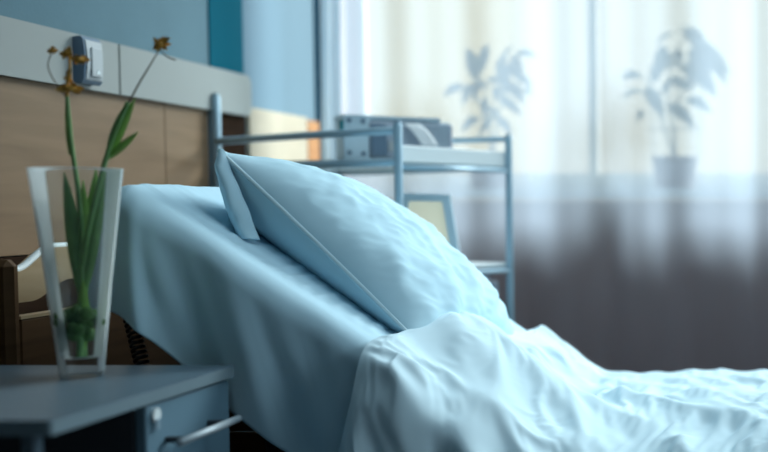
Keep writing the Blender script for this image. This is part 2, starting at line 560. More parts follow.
bed = thing('hospital_bed', 'hospital bed with raised backrest and wooden headboard by the wall', 'bed', (-.4, 2.46, 0))
TH = .13


def mattress():
    mb = MB(); secs = []
    n = 40
    ring = []
    r = .035
    def sec(t_, nrm, org):
        pts = []
        for (cy, cz, a0) in ((YN + r, -r, 180), (YF - r, -r, 90), (YF - r, -TH + r, 0), (YN + r, -TH + r, -90)):
            for k in range(5):
                a = math.radians(a0 - 90 * k / 4)
                pts.append(org + Vector((0, cy + r * math.cos(a), 0)) + nrm * (cz + r * math.sin(a)))
        return pts
    xs_ = [XT + (.66 - XT) * i / n for i in range(n + 1)]
    for x in xs_:
        d = (top_z(x + .004) - top_z(x - .004)) / .008
        t_ = Vector((1, 0, d)).normalized(); nr = Vector((-t_.z, 0, t_.x))
        secs.append(sec(t_, nr, Vector((x, 0, top_z(x)))))
    m_ = len(secs[0])
    vs = [p for s_ in secs for p in s_]
    fs = [(i * m_ + k, (i + 1) * m_ + k, (i + 1) * m_ + (k + 1) % m_, i * m_ + (k + 1) % m_) for i in range(n) for k in range(m_)]
    fs += [tuple(range(m_)), tuple(n * m_ + k for k in range(m_))[::-1]]
    return mb.add(vs, fs)


obj('mattress', mattress(), 'mattress', bed, smooth=True)
# frame: long side boards, backrest support, legs
for y in (YN + .02, YF - .02):
    o = obj('side_rail', MB().box((-.36, y, .40), (1.95, .03, .10), bev=.004), 'brown', bed)
obj('slat_base', MB().box((-.36, 2.46, .425), (1.93, .74, .03)), 'darkmetal', bed)
o_ = Vector((HX, 2.46, ZM)) - sdir * (RL / 2) - snor * (TH + .02)
obj('backrest_support', MB().box(o_, (RL - .06, .70, .025), (sdir, Vector((0, 1, 0)), snor), bev=.004), 'darkmetal', bed)
for y in (2.2, 2.72):
    obj('backrest_strut', MB().tube([(-.95, y, .44), Vector((-.98, y, 0)) + Vector((0, 0, top_z(-.98) - .185))], .012), 'darkmetal', bed)
for k_ in range(5):
    obj('head_slat', MB().box((-1.10, 2.30, .465 + .046 * k_), (.46, .016, .043), bev=.002), 'brown', bed)
for x in (-1.28, .55):
    for y in (YN + .03, YF - .03):
        obj('leg', MB().box((x, y, .20), (.05, .05, .40), bev=.004), 'darkmetal', bed)
obj('mattress_platform', MB().box((.12, 2.46, .455), (1.06, .76, .028), bev=.004), 'darkmetal', bed)
# wooden headboard
HB = -1.385
hb = obj('headboard', MB().box((HB, 2.47, .61), (.022, .74, .434), bev=.004), 'brown', bed)
obj('panel_edge', MB().box((HB, 2.47, .8295), (.024, .74, .006)), 'headwood', hb)
for y in (2.078, 2.868):
    obj('headboard_post', MB().box((HB, y, .47), (.04, .034, .935), bev=.012), 'brown', hb)


def crest(t):                  # z of the headboard's top edge, t from the near post
    d = min(t, .79 - t)
    return .915 + .04 * sm(.018, .13, d)


poly_t = []; poly_b = []
for i in range(121):
    t = .79 * i / 120; d = min(t, .79 - t)
    poly_t.append((2.078 + t, crest(t)))
    poly_b.append((2.078 + t, .858 + .034 * sm(.05, .17, d)))
mbh = MB()
for i in range(120):
    q = [(HB - .012, *poly_t[i]), (HB - .012, *poly_t[i + 1]), (HB - .012, *poly_b[i + 1]), (HB - .012, *poly_b[i])]
    a = len(mbh.v)
    vs = [Vector(p) for p in q] + [Vector(p) + Vector((.026, 0, 0)) for p in q]
    mbh.add(vs, [(0, 1, 2, 3), (7, 6, 5, 4), (0, 4, 5, 1), (3, 2, 6, 7)])
obj('headboard_top_rail', mbh, 'headwood', hb)
obj('rail_highlight', MB().tube([(HB + .004, y, z + .001) for y, z in poly_t[1:-1]], .0075, 8), 'white', hb, smooth=True)  # white tube puts the bright highlight along the rail's top edge

# ------------------------------------------------------------------ sheet over the backrest
DROP = .235


def sheet_pt(u, v):
    """u along the slope from the head, v: 0 far edge .. 1 hem on the near side"""
    x = XT - .028 + (RL * .78 + .028) * u * sdir.x
    zt = top_z(max(x, XT)) + .010
    wtop = YF - YN
    tot = wtop + .10 + DROP
    s_ = v * (tot + .25) - .30
    if u < .03: zt -= .012 * (1 - u / .03) ** 2
    if s_ < 0:
        p = Vector((x, YF + .008, zt + s_)); nr = Vector((0, 1, 0)); dep = 0
    elif s_ < wtop - .03:
        p = Vector((x, YF + .004 - s_, zt)); dep = 0
    else:
        w = s_ - (wtop - .03); r = .045
        L = r * math.pi / 2
        if w < L:
            a = w / r
            p = Vector((x, YN + .024 - r * math.sin(a) + .003, zt - r * (1 - math.cos(a)))); dep = 0
        else:
            dep = (w - L) * (.70 + .30 * sm(0, .28, u * RL))
            p = Vector((x, YN + .024 - r + .003, zt - r - dep))
    # folds
    sl = u * RL
    if s_ > wtop - .05:
        k = sm(0, .2, s_ - wtop + .05)
        f = .010 * math.sin(sl * 22 + 2.5 * nz(sl * 3, dep * 2, 1) + dep * 6) + .007 * nz(sl * 14 - dep * 5, dep * 3, 4)
        f += .010 * nz(sl * 5 - dep * 3, dep * 4, 8)
        p.y -= .004 + (k * (.010 + f) + .03 * dep) * (1 - .95 * sm(.45, .72, u))
        # corner fold at the head end
        ck = (1 - sm(.0, .11, sl)) * k
        p.x -= .050 * k * (1 - sm(0, .075, sl)) * sm(-.05, .03, dep); p.y -= .012 * k * math.exp(-((sl - .075) / .02) ** 2)
        p.y += .022 * k * (1 - sm(.0, .075, sl))
        # hem sags and lifts a little
        p.z += .012 * nz(sl * 4, 9.2) * k - .018 * k * sm(.0, .08, sl) * (1 - sm(.08, .3, sl)) + .012 * math.sin(sl * 9) * k
        p.x += dep * .10
    elif 0 <= s_:
        q = (s_) / wtop
        # ripples running across the near edge of the top
        e_ = sm(.45, .92, q) * (1 - sm(.95, 1.02, q))
        cx = sl
        rp = math.sin(cx * 150 + 3 * nz(cx * 4, q * 5) + q * 9)
        p += snor * (e_ * sm(.15, .3, cx) * .0016 * rp * (.4 + abs(nz(cx * 11, q * 9, 6)) * 2) + .004 * nz(cx * 9, q * 8, 3) + .002 * abs(nz(cx * 5 + 3, q * 22, 5)))
    return p


sh = obj('bed_sheet', MB().grid(sheet_pt, 260, 200), 'sheet', smooth=True, loc=(-.8, 2.04, .75))
solidify(sh, .003)
tag(sh, 'pale blue cotton sheet draped over the raised mattress and hanging down its side', 'sheet')

# ------------------------------------------------------------------ pillow
n0 = Vector((-1.036, 2.17, 1.138)); n1 = Vector((-.668, 2.17, .775))
pu = (n1 - n0); PLEN = pu.length; pu.normalize()
pv = Vector((.11, 1, -.185)).normalized()
pn = pu.cross(pv) * -1
if pn.z < 0: pn = -pn
PWID = .62
pc = (n0 + n1) / 2 + pv * (PWID / 2)


def pil(u, v, side):
    """u,v in -1..1 over the cushion, side +1 top / -1 underside"""
    pinch = 1 - .045 * (1 - abs(v) ** 2) * abs(u) ** 6
    pinv = 1 - .05 * (1 - abs(u) ** 2) * abs(v) ** 6
    a = u * PLEN / 2 * pinch; b_ = v * PWID / 2 * pinv
    pr = (max(0, 1 - abs(u) ** 3.2) ** .55) * (max(0, 1 - abs(v) ** 2.6) ** .62)
    if side > 0:
        t = .112 * pr * (.90 + .10 * (u + 1))
        w = .010 * nz(u * 2.2, v * 2.2, 2) + .007 * ridge(nz(u * 4 + v * 3, v * 4 - u * 2, 7)) * (1 - u * u)
        w += .008 * (abs(nz(u * 7 + 2.5 * v, v * 3, 11)) - .3) + .007 * (abs(nz(u * 11 - 6 * v, v * 6 + u, 17)) - .3)
        # creases radiating from the lower middle and around the near edge
        w += .006 * math.sin(9 * v + 14 * u * (v + 1.1) + 3 * nz(u * 2, v * 2)) * sm(-.2, .8, u) * (1 - sm(.6, 1, v))
        t += w * pr
    else:
        up = (1 - u) / 2
        pr = (max(0, 1 - abs(u) ** (9 if u < 0 else 3.2)) ** .55) * (max(0, 1 - abs(v) ** 4) ** .6)
        t = -(.050 + .070 * up) * pr + .006 * nz(u * 3, v * 3, 5) * pr
    # slump: the body sags a little in the middle of the lower part
    p = pc + pu * a + pv * b_ + pn * t
    return p


mbp = MB()
NU = NV = 110
def rem(t): return math.sin((t - .5) * math.pi)
mbp.grid(lambda a, b_: pil(rem(a), rem(b_), 1), NU, NV)
mbp.grid(lambda a, b_: pil(rem(a), rem(1 - b_), -1), NU, NV)
pw = obj('pillow', mbp, 'pillow', smooth=True, loc=(-.83, 2.48, .84))
tag(pw, 'large plump pale blue pillow leaning on the raised end of the bed', 'pillow')
seam = [pil(-1, v, 1) for v in [1 - 2 * i / 30 for i in range(31)]] + [pil(u, -1, 1) for u in [-1 + 2 * i / 40 for i in range(1, 41)]]
obj('piping', MB().tube(seam, .0042, 8), 'piping', pw, smooth=True)
# open end of the pillowcase: a loose flap at the upper end
FLAP_L = [(220, 149), (217, 165), (222, 190), (232, 221), (240, 237)]
FLAP_R = [(223, 150), (230, 168), (240, 192), (251, 219), (259, 240)]


def poly_at(pts, t):
    k = t * (len(pts) - 1); i_ = min(int(k), len(pts) - 2); f_ = k - i_
    return [pts[i_][n_] * (1 - f_) + pts[i_ + 1][n_] * f_ for n_ in (0, 1)]


def flap(u, v):
    # u: from the tip down, v: near side first, round the open end, then back across the bed
    R, L = P(*poly_at(FLAP_R, u), 2.172), P(*poly_at(FLAP_L, u), 2.175)
    if v < .35:
        t = v / .35
        p = R.lerp(L, t) + Vector((0, -.020 * math.sin(math.pi * t) * min(1, u * 3 + .2), 0))
    else:
        t = (v - .35) / .65
        p = L + Vector((.04 * t, .52 * t, -.08 * t - .02 * math.sin(math.pi * t)))
    return p + Vector((.003 * nz(u * 5, v * 4), .003 * nz(u * 6, v * 5, 3), 0))


fl = obj('pillowcase_flap', MB().grid(flap, 60, 40), 'pillow', pw, smooth=True)
solidify(fl, .003)

# ------------------------------------------------------------------ duvet
# rumpled cloth: a 91 x 111 grid of points from the turned-back edge to the foot,
# x, then y, then z, in half millimetres, each row as steps from the row before
CLOTH = (
470,0,0,0,-1,0,-1,-2,-2,-3,-2,-3,-2,-3,-2,-2,-2,-3,-2,-3,-5,-5,-6,-7,-7,-8,-7,-7,-6,-4,-4,-2,-2,-1,0,-1,-2,-1,-2,-2,-1,0,0,0,2,2,2,3,1,0,-3,-5,-7,-9,-10,-10,-11,-11,-10,-10,-9,-7,-5,-4,-2,-2,0,0,0,0,-1,-1,0,-1,-1,-2,-6,-6,-7,-7,-7,-7,-7,-8,-7,-7,-7,-7,-7,-7,-7,-7,-7,-7,-8,-7,-7,-7,-7,-7,-7,-7,-7,-7,-7,-8,-7,-7,-7,-7,-7,
6,2,0,1,3,2,1,10,1,-2,1,-1,-2,-2,-2,-2,0,0,0,-1,0,0,1,1,1,1,-1,-1,1,0,2,-1,1,-1,-2,-1,1,0,0,-1,0,3,2,0,-1,4,4,-3,-1,2,4,3,-1,-2,-1,-1,-1,0,-1,-2,-1,0,2,0,0,1,0,1,0,0,-1,0,-3,3,0,3,-3,-3,-3,2,-2,-1,1,4,2,1,-1,-4,-3,-2,-2,-1,0,0,1,0,1,-1,-1,-1,-1,-1,-1,-1,0,1,1,1,0,1,0,
9,-1,1,1,0,0,0,-5,-2,5,1,0,1,0,-1,0,-1,0,-2,1,1,0,-1,-1,-1,1,1,2,0,1,0,-1,-1,1,1,0,1,0,-1,1,0,-2,-1,1,1,-4,-4,7,1,-1,1,-5,5,0,0,0,0,-1,0,1,1,0,-1,0,1,-1,0,-1,0,1,0,1,0,1,0,1,-2,0,2,-4,7,0,-3,-4,-2,-1,2,6,1,0,0,0,-1,-1,0,0,-1,0,1,0,1,0,1,0,-1,0,0,-1,1,1,1,
10,1,0,-1,1,-1,1,-1,1,-4,-3,7,-1,0,1,0,-1,-1,1,-2,0,0,0,0,0,0,1,1,0,0,-2,0,2,1,-1,1,0,-1,1,1,0,0,0,-1,-1,0,1,-4,2,2,-3,3,-2,1,1,0,0,0,0,0,-1,1,-1,0,0,2,-2,1,1,-1,0,-1,0,2,-2,-1,2,0,0,2,-4,7,2,-1,-2,-2,-3,-3,1,3,3,2,0,0,-1,0,0,0,0,1,-1,1,0,1,1,-1,-1,0,0,-1,1,
11,0,0,0,0,1,-1,-5,4,-2,3,-8,6,2,0,-1,1,0,-1,1,-2,0,0,1,1,0,0,-1,0,-1,-1,3,-1,1,0,1,-3,3,-2,0,2,-1,0,0,0,1,0,-1,-2,0,3,0,-2,1,-1,1,0,0,-1,0,1,-1,-2,3,0,-3,3,-3,4,-6,5,1,0,-1,1,-4,3,1,0,0,-1,-2,6,2,-1,0,1,0,0,-2,-1,0,1,2,0,0,-1,1,0,0,1,0,0,1,-1,1,0,-1,-1,0,-1,
12,-1,1,0,0,-1,0,-1,-8,6,-4,6,-2,-1,0,2,-1,1,1,0,1,-1,0,0,-1,-1,0,2,0,0,2,-2,1,-1,1,0,-1,1,0,0,-1,3,-2,1,0,0,0,0,0,-4,2,2,0,-2,3,-1,0,-1,0,-1,0,0,2,-4,-1,5,-4,3,1,-2,3,-1,-1,2,-1,0,-1,1,0,-1,2,-4,0,5,2,0,-1,1,2,1,1,-1,-1,-1,0,0,1,0,1,0,0,1,0,-1,1,0,0,1,-1,-1,-1,
12,1,-1,0,0,0,0,-2,0,-7,3,7,-2,1,2,-1,1,-1,-1,0,-1,0,1,-1,1,0,0,-1,1,0,-1,1,0,0,-1,0,1,1,0,0,-1,-5,6,0,0,-3,2,0,0,3,-8,6,-3,4,-2,0,0,1,-1,1,-1,0,-1,-1,2,0,0,0,0,0,2,-4,2,0,-1,0,2,-1,1,1,-3,2,-6,3,3,3,1,-1,-2,0,2,2,1,-1,1,-1,0,0,-2,0,0,0,1,1,0,1,0,1,2,0,1,
13,-1,0,1,-1,1,-2,-6,2,4,3,-12,2,2,4,1,1,1,0,-1,0,1,0,1,0,-1,-1,0,0,0,1,0,0,-2,2,0,-1,1,1,0,-3,3,-4,5,-1,1,-1,-3,3,1,4,-11,9,-2,-1,0,0,-1,1,-1,1,-1,0,0,-1,0,0,1,-1,0,1,-1,1,0,0,-1,0,2,0,-1,2,-2,2,-7,5,0,2,4,-1,0,-4,0,2,2,0,1,0,0,1,-1,-1,-1,-2,-1,0,-1,1,0,0,2,1,
13,0,0,-1,1,0,-1,0,2,-1,-3,7,-5,1,-6,1,0,1,2,1,3,1,0,0,-1,0,0,-1,0,0,0,0,-1,0,-1,0,1,0,1,-3,4,-3,4,-3,5,-4,1,1,0,-1,-1,5,-4,-1,0,0,0,0,0,0,-1,1,-1,1,-2,2,0,0,-1,-1,3,-1,1,-2,0,1,-1,1,1,2,-2,2,-2,1,-7,6,-1,-1,7,-1,0,-3,-2,1,2,2,1,0,-1,1,1,0,1,-1,0,1,-1,-2,0,-2,-1,
13,0,0,0,0,1,-2,0,-1,3,0,-4,7,-5,4,-1,-2,1,0,3,0,-1,0,0,-1,0,0,0,0,-1,0,0,-1,0,0,1,0,-2,1,2,-5,7,-3,2,0,1,-1,1,0,1,1,-5,-1,1,0,0,0,0,0,1,0,-1,0,1,-2,1,3,-1,-3,0,1,0,0,0,0,-1,0,0,2,0,2,-2,2,-2,1,-8,9,-2,-3,7,2,1,-3,-4,-1,1,3,2,1,-1,1,0,0,1,1,-1,0,1,0,0,-1,
14,0,0,0,-1,1,-1,1,1,2,-3,1,-5,7,-6,1,3,1,1,0,0,1,-1,-2,1,0,0,-1,-1,0,0,0,-1,0,1,-1,1,-1,1,0,2,-7,10,-2,-3,5,-5,5,0,1,-5,2,-3,0,0,0,0,0,1,0,0,-1,0,0,1,0,-4,-4,6,0,1,-1,-9,12,-1,-1,0,1,0,1,1,0,-1,0,-2,3,-12,13,-2,-5,3,6,5,-2,-5,-5,-1,3,4,2,0,0,0,1,0,0,1,0,0,1,0,
15,-1,0,-1,1,0,-2,2,0,2,-1,0,2,-5,4,3,1,-1,-1,1,0,0,-3,0,-1,1,-1,0,-1,1,0,0,-1,0,1,0,-1,0,0,0,2,2,-10,12,-3,-4,5,-2,1,-3,3,0,-1,-3,2,0,0,0,0,0,0,0,0,-1,4,-6,8,-8,1,2,-1,0,-3,4,-1,1,0,1,-1,1,0,2,-2,0,0,-2,5,-16,14,1,-3,-4,3,10,-1,-3,-6,-3,3,5,2,1,0,0,0,1,-1,0,1,0,1,
15,0,0,0,-2,2,-6,5,1,0,0,0,0,4,1,-1,-1,-2,4,-1,0,-5,2,0,-1,0,0,0,-1,0,1,0,-1,1,0,1,1,-3,0,2,-1,-2,4,-10,12,-1,-4,1,-4,5,0,-4,1,0,2,-3,4,0,0,-1,1,0,-1,0,-1,6,-10,4,-9,17,-4,-1,-2,-1,4,-1,0,-1,0,0,1,0,1,-1,0,-1,-2,7,-17,11,4,-2,-4,-1,11,1,-3,-6,-5,0,7,5,2,-1,-1,0,1,1,-1,1,0,
15,0,0,-1,1,-1,7,-5,-1,-1,5,-5,1,-1,-1,1,0,7,-2,-1,-4,2,-1,0,1,-1,-1,0,0,0,0,1,0,0,1,1,0,-1,-1,1,0,2,-4,0,-5,9,-2,-2,3,-8,2,1,1,3,-1,0,0,0,1,1,-1,2,-2,0,0,0,-4,6,-1,2,-5,4,0,-3,2,0,1,-1,0,0,-1,0,2,1,-1,0,0,-4,9,-16,1,11,-1,-3,-3,9,4,-1,-5,-5,-6,4,7,4,1,-1,0,1,1,-1,0,
15,0,0,1,-3,2,2,4,-5,1,-1,4,-5,0,2,0,4,-4,-4,-1,3,1,0,1,-4,1,1,-1,1,-1,1,0,1,0,2,1,-1,1,-3,0,0,-1,0,-1,-1,-2,7,-3,-1,3,-8,6,-2,2,0,1,-1,1,0,1,-1,2,-1,3,-4,0,-1,-1,10,-6,-8,10,0,-4,2,-2,2,1,-1,-1,0,1,0,1,1,-1,-1,2,-5,11,-9,-10,13,-1,-2,-2,5,6,1,-4,-5,-8,-2,7,7,4,1,-1,0,-1,-1,
16,0,-1,1,-1,-1,3,-3,8,-9,7,1,1,0,0,1,-8,-2,1,2,0,0,0,-1,-2,2,0,-1,-1,2,-1,1,2,2,0,1,-1,-1,0,0,-4,3,-1,-2,-1,1,0,2,-7,3,9,-10,6,-2,1,2,-2,1,-2,1,1,0,1,-2,5,-6,1,6,-5,-14,15,0,5,-7,2,1,-1,0,1,-1,0,-1,0,2,2,1,-2,0,1,-6,12,-3,-15,11,-1,-1,-1,3,4,3,-1,-3,-8,-8,-1,9,3,4,1,2,0,
16,0,0,0,0,-2,3,-1,3,1,-2,-4,9,1,-1,-9,0,2,1,-4,0,3,1,-3,0,1,1,0,-1,2,-1,2,-1,3,-1,0,0,0,0,-1,2,-4,0,-2,1,-3,3,-5,8,-9,3,12,-10,3,-1,1,-1,-1,0,1,0,0,2,-1,0,-7,9,-7,-2,14,-18,-3,24,-12,1,2,2,-1,0,-1,-1,1,0,0,1,3,1,-4,1,0,-6,12,1,-13,8,-2,-1,-2,1,3,3,1,1,-3,-6,-9,1,2,4,1,2,
16,0,0,0,1,-2,2,4,-8,12,-9,2,-7,-1,-1,4,4,1,-2,-1,2,-1,0,-3,1,-3,4,2,-2,4,-2,4,-3,-1,1,-1,1,1,-1,-1,2,-1,-2,0,-5,5,-2,5,-3,3,-10,3,14,-11,1,0,1,-1,0,-1,3,-3,2,-1,1,1,-1,2,5,-10,15,-1,-20,10,-2,1,4,-1,-1,0,0,-2,1,0,1,1,3,0,-4,0,1,-5,10,4,-9,4,-1,-2,-1,-1,1,2,2,1,1,-3,-3,-4,-4,1,3,
16,0,0,0,1,-3,3,2,0,-8,13,-4,-1,-3,0,1,1,-3,-3,6,-3,-6,6,2,0,-3,3,0,1,2,0,1,-2,-3,1,-2,1,-1,3,-2,3,0,-2,-1,2,-10,6,3,0,-1,3,-10,2,15,-11,1,0,1,1,-1,-1,2,0,0,-1,4,0,1,-3,9,-10,-1,8,-9,-1,0,-7,8,-1,4,-1,1,-1,0,0,1,2,2,0,-2,0,0,-2,5,5,-3,1,-1,-2,-2,-1,-1,0,1,1,1,-1,-1,-1,-2,-2,
17,0,0,-1,1,1,-3,3,2,-2,-10,13,-3,-1,1,0,-2,-5,7,-4,-6,9,-2,3,2,-2,0,2,-1,2,-1,0,-2,0,4,-6,-1,2,0,-5,3,5,-2,-1,-2,4,-12,10,-6,7,2,-2,-10,1,15,-9,2,1,-1,0,1,0,1,0,-2,3,2,3,2,-2,1,-6,-6,3,-1,-1,-1,-6,5,2,3,0,0,0,1,-1,0,3,2,2,-2,-1,-2,-1,3,5,1,2,-1,-1,-3,-2,-1,-1,-1,1,0,0,1,0,-1,
16,0,0,1,0,2,-2,0,0,1,-1,-10,12,-1,0,-1,-3,5,-3,-5,5,-4,4,1,-5,8,1,-1,1,-2,-1,0,-1,1,0,-3,-1,3,-1,1,-10,9,2,-1,-1,2,-2,1,1,-6,0,8,-5,-9,3,15,-7,-1,2,1,-1,1,0,1,-1,3,1,3,-3,-7,-1,3,3,-4,0,-1,0,0,0,0,2,0,1,0,-1,0,0,0,2,2,2,0,-2,-3,-2,1,5,3,3,0,1,-2,-2,-3,1,-1,0,0,-1,0,0,
17,0,0,0,0,0,1,-3,2,-1,1,0,-9,10,-2,-3,6,-3,-5,9,1,2,-5,1,0,4,-7,2,2,-4,0,-1,2,0,-1,-1,0,1,1,1,0,-16,16,0,0,-3,9,-17,15,-1,-4,-6,9,-3,-10,4,14,-2,-2,-1,-1,0,1,2,1,-2,2,-5,-2,4,-1,1,-2,1,-2,1,-1,0,-1,0,1,1,0,0,1,0,0,-1,-1,-1,4,2,0,-1,-2,-2,-2,3,4,4,2,4,0,1,-3,-1,-1,-1,0,0,-1,
17,0,0,0,0,0,0,-2,1,0,-1,2,1,-8,0,3,-3,2,7,-4,-4,2,-2,8,3,-4,1,-2,1,-2,2,-9,8,-1,0,0,0,1,-1,2,1,0,-15,14,0,-1,0,5,-11,10,1,0,-7,6,-2,-11,2,11,0,-1,0,0,1,0,1,-1,-3,0,0,-1,1,0,0,0,1,1,0,-2,0,-1,0,1,0,1,0,1,-1,0,-1,-2,-4,5,3,0,0,-2,-1,-2,0,4,4,4,3,2,1,0,0,0,0,0,1,
17,0,1,-1,0,0,-1,-1,-2,4,1,-2,2,1,-1,1,-1,1,-2,-4,6,-3,4,-1,4,-3,-2,0,0,-3,3,-1,1,0,-3,1,1,0,-3,-3,9,-3,2,-8,10,1,-3,-3,7,-11,1,2,8,-5,5,-3,-10,2,8,1,0,-1,-1,1,0,-1,1,0,-1,-1,-1,1,-1,1,0,0,4,-1,-2,0,-1,0,1,0,0,0,1,0,0,1,-2,-8,1,8,2,0,0,-2,-3,-2,2,2,4,3,2,2,1,2,0,1,0,
17,1,-1,1,-1,0,-1,-2,1,-3,6,4,-4,0,1,-3,1,-4,5,4,1,1,-3,-5,5,-2,-1,0,-1,-2,2,1,0,0,-2,1,4,-3,-4,5,1,2,2,0,-10,7,-6,6,-6,8,0,0,-6,7,-6,5,-2,-9,0,6,2,0,0,0,-1,0,-1,-1,0,1,1,-1,0,0,-1,1,1,4,-2,-3,0,1,1,0,-1,0,1,1,2,0,2,-1,-3,-6,1,3,5,0,0,-4,-4,2,0,1,2,1,2,0,2,1,1,
18,-1,1,-1,1,-1,-1,3,-5,3,-3,3,5,-7,1,3,0,4,-1,4,1,1,0,-5,-7,1,2,-1,0,0,-3,3,1,-1,-2,2,1,-8,16,-2,-6,4,4,-6,5,-9,9,-6,1,-1,-2,0,2,-3,5,-3,2,0,-5,-2,2,1,0,1,1,0,-1,0,0,0,0,0,0,0,-1,0,0,5,1,-3,-2,0,1,1,0,0,0,1,1,2,-1,2,1,-1,-2,-1,0,2,-2,0,7,-7,1,0,-2,-1,-1,1,0,0,1,
18,1,-1,1,-1,0,-2,3,2,-2,-2,-4,0,9,-9,3,2,-4,-1,0,-1,-1,0,2,3,-1,1,1,1,2,0,-1,-1,1,-2,5,-2,5,-9,13,1,0,-13,9,-8,5,-6,5,-3,-3,7,-2,0,-1,-2,3,0,0,-1,-3,-1,0,1,0,0,2,-2,1,0,0,0,-1,1,1,-1,-1,1,1,3,0,-3,-1,1,0,1,-1,0,0,1,1,1,1,-1,1,1,0,-5,0,2,2,-3,11,-5,0,0,0,-1,-1,-1,0,-1,
18,0,0,0,1,-1,0,1,1,-1,-1,-1,-3,-1,11,-9,0,11,0,1,-2,-8,-2,0,1,-2,1,3,1,1,0,-1,0,3,-2,0,0,0,5,-12,0,1,6,0,0,-1,3,-5,3,1,-8,9,2,2,-2,-4,1,0,0,-1,-2,0,-2,0,2,0,3,-3,0,0,-1,1,0,1,0,0,-2,-3,6,3,0,-2,-2,1,0,1,0,0,-1,0,0,0,1,1,1,0,0,-2,1,0,-2,-5,11,-3,1,0,1,0,-1,0,0,
19,-1,1,-1,0,0,1,0,0,0,0,-1,1,-2,-2,11,-3,-4,-1,-5,0,5,-1,-1,0,1,2,-1,1,-3,4,2,0,-5,10,-7,0,1,-3,5,0,1,-4,-2,0,0,1,-1,1,-3,5,-10,4,-2,13,2,-5,-2,-1,0,-2,-2,3,-2,0,1,1,3,-3,-1,1,-1,0,1,1,-1,0,-2,-4,9,2,-2,-2,-1,1,0,0,1,1,-1,0,0,-1,-1,-1,2,1,1,-1,0,-2,-2,1,4,-1,0,0,1,1,-1,1,
18,1,-1,1,-1,0,1,-1,0,0,1,0,0,2,1,-5,4,-2,-1,1,0,0,0,-1,-2,5,-1,0,0,1,-7,-2,5,2,-1,11,-7,-2,-1,-4,-1,1,7,-9,7,-4,3,2,-3,2,-3,5,-8,2,-7,5,13,-4,-1,0,2,-1,-6,2,-1,1,-1,1,3,-3,0,1,-1,0,0,1,0,-1,-2,-5,11,1,-2,-1,-1,0,0,-1,-1,4,0,0,0,0,0,-2,0,1,0,1,0,-3,-4,5,0,0,0,-1,1,1,0,
19,-1,1,-1,1,0,-1,1,-1,1,-1,1,0,1,-3,2,-1,0,1,0,-1,1,1,0,1,-1,-1,1,1,1,3,6,2,-1,-11,-3,7,-3,-3,0,0,-5,-3,11,-6,4,-6,6,-3,-3,7,-1,3,-1,-3,-3,-5,16,-4,3,-3,-6,4,-1,-1,0,-5,3,4,2,-4,1,-1,0,1,2,-3,-3,5,-2,-7,9,1,-1,0,0,0,-1,0,-3,1,1,2,0,0,0,0,0,0,-1,0,0,-3,2,2,0,0,0,-1,2,-1,
19,0,-1,1,0,-1,1,-1,1,0,1,-1,-2,-1,3,0,-1,1,-1,2,0,-1,1,1,-1,0,0,0,1,2,3,2,-18,-2,17,-8,-2,5,0,-2,0,3,0,-8,9,-5,2,-4,8,1,-8,0,5,-1,0,-1,-1,-7,16,-8,-4,10,-3,-2,-1,-5,8,-9,3,5,1,-4,1,1,0,2,1,1,-8,6,-2,-5,4,1,1,1,1,0,0,0,0,0,-1,0,0,0,0,-1,0,0,1,0,-3,0,1,0,0,0,0,-1,3,
19,0,0,0,-1,1,0,0,0,-1,1,0,0,0,0,-1,-2,0,2,2,-1,-2,4,1,0,-1,-1,0,0,1,-2,-6,7,1,-12,13,-5,-2,4,3,-4,1,-1,4,-7,6,-5,-1,2,5,4,0,-8,2,0,1,-4,4,-8,12,2,-10,6,-3,-1,-2,3,2,-10,5,4,-1,0,1,0,1,3,2,0,-6,3,-1,-3,0,0,0,0,3,0,0,0,0,0,0,-1,-3,2,5,0,-1,1,1,-1,-4,2,-1,-1,-1,0,0,1,
19,0,0,0,0,0,0,0,1,0,-3,1,1,0,0,-3,3,0,0,-8,2,4,-1,7,-1,-2,0,0,-2,-5,6,-2,-9,11,-2,-5,9,-3,-1,1,5,-5,3,-4,4,-4,4,-1,-5,3,2,1,4,-4,0,0,2,-10,6,-4,-1,9,-11,9,-3,0,1,-6,10,-9,6,1,-2,1,1,-1,1,2,3,2,-3,-3,2,0,-2,-2,-1,-2,0,1,1,0,1,-2,0,3,0,4,3,2,-2,1,2,-2,0,1,-1,-1,-1,-2,-2,
19,0,0,0,1,0,-1,1,-1,0,0,-1,1,-2,0,3,0,0,-5,5,0,-1,-1,-3,6,0,-2,-1,-6,7,-5,-9,11,-3,7,0,-3,5,-3,-1,0,6,-5,3,-3,3,-1,2,0,-5,-1,1,0,5,-2,-2,0,2,-9,0,9,-3,3,-6,5,-1,1,-1,-6,10,-4,2,0,0,-1,0,0,-1,3,1,3,5,0,-4,-6,3,0,-2,-1,-3,-2,-1,-1,2,2,1,0,-4,8,1,2,0,1,0,1,3,0,2,-1,-2,-3,
19,0,1,-1,0,0,1,-1,0,0,1,0,-1,1,0,0,0,-2,1,1,-1,1,0,-1,-2,4,0,-3,2,-8,-1,11,4,-3,-2,-1,0,0,2,-1,-2,-2,5,-2,1,-1,2,-1,1,-1,-3,-1,1,0,4,0,-1,1,-1,1,-2,-3,2,0,-1,8,-5,0,0,-9,8,3,0,-2,0,0,0,-1,0,1,2,4,1,2,1,-9,2,4,-1,-1,-1,-1,-1,0,0,-1,-1,-2,-6,7,0,0,1,1,0,4,2,3,2,0,-1,
19,0,0,0,0,0,0,1,0,0,0,0,0,0,-1,0,-2,1,2,-1,1,0,0,-1,1,-1,1,1,1,1,0,1,2,-5,1,0,-1,-1,1,0,0,-1,-2,3,1,-1,0,1,0,1,-3,-3,0,0,2,3,-1,-1,1,-4,-1,7,0,-1,0,2,-4,3,2,0,-9,10,-1,-2,-1,-2,0,2,-1,0,0,0,3,3,1,3,-3,-1,3,-2,0,1,0,-3,3,1,1,0,-2,-6,0,0,-1,-1,-1,-1,3,2,2,2,3,
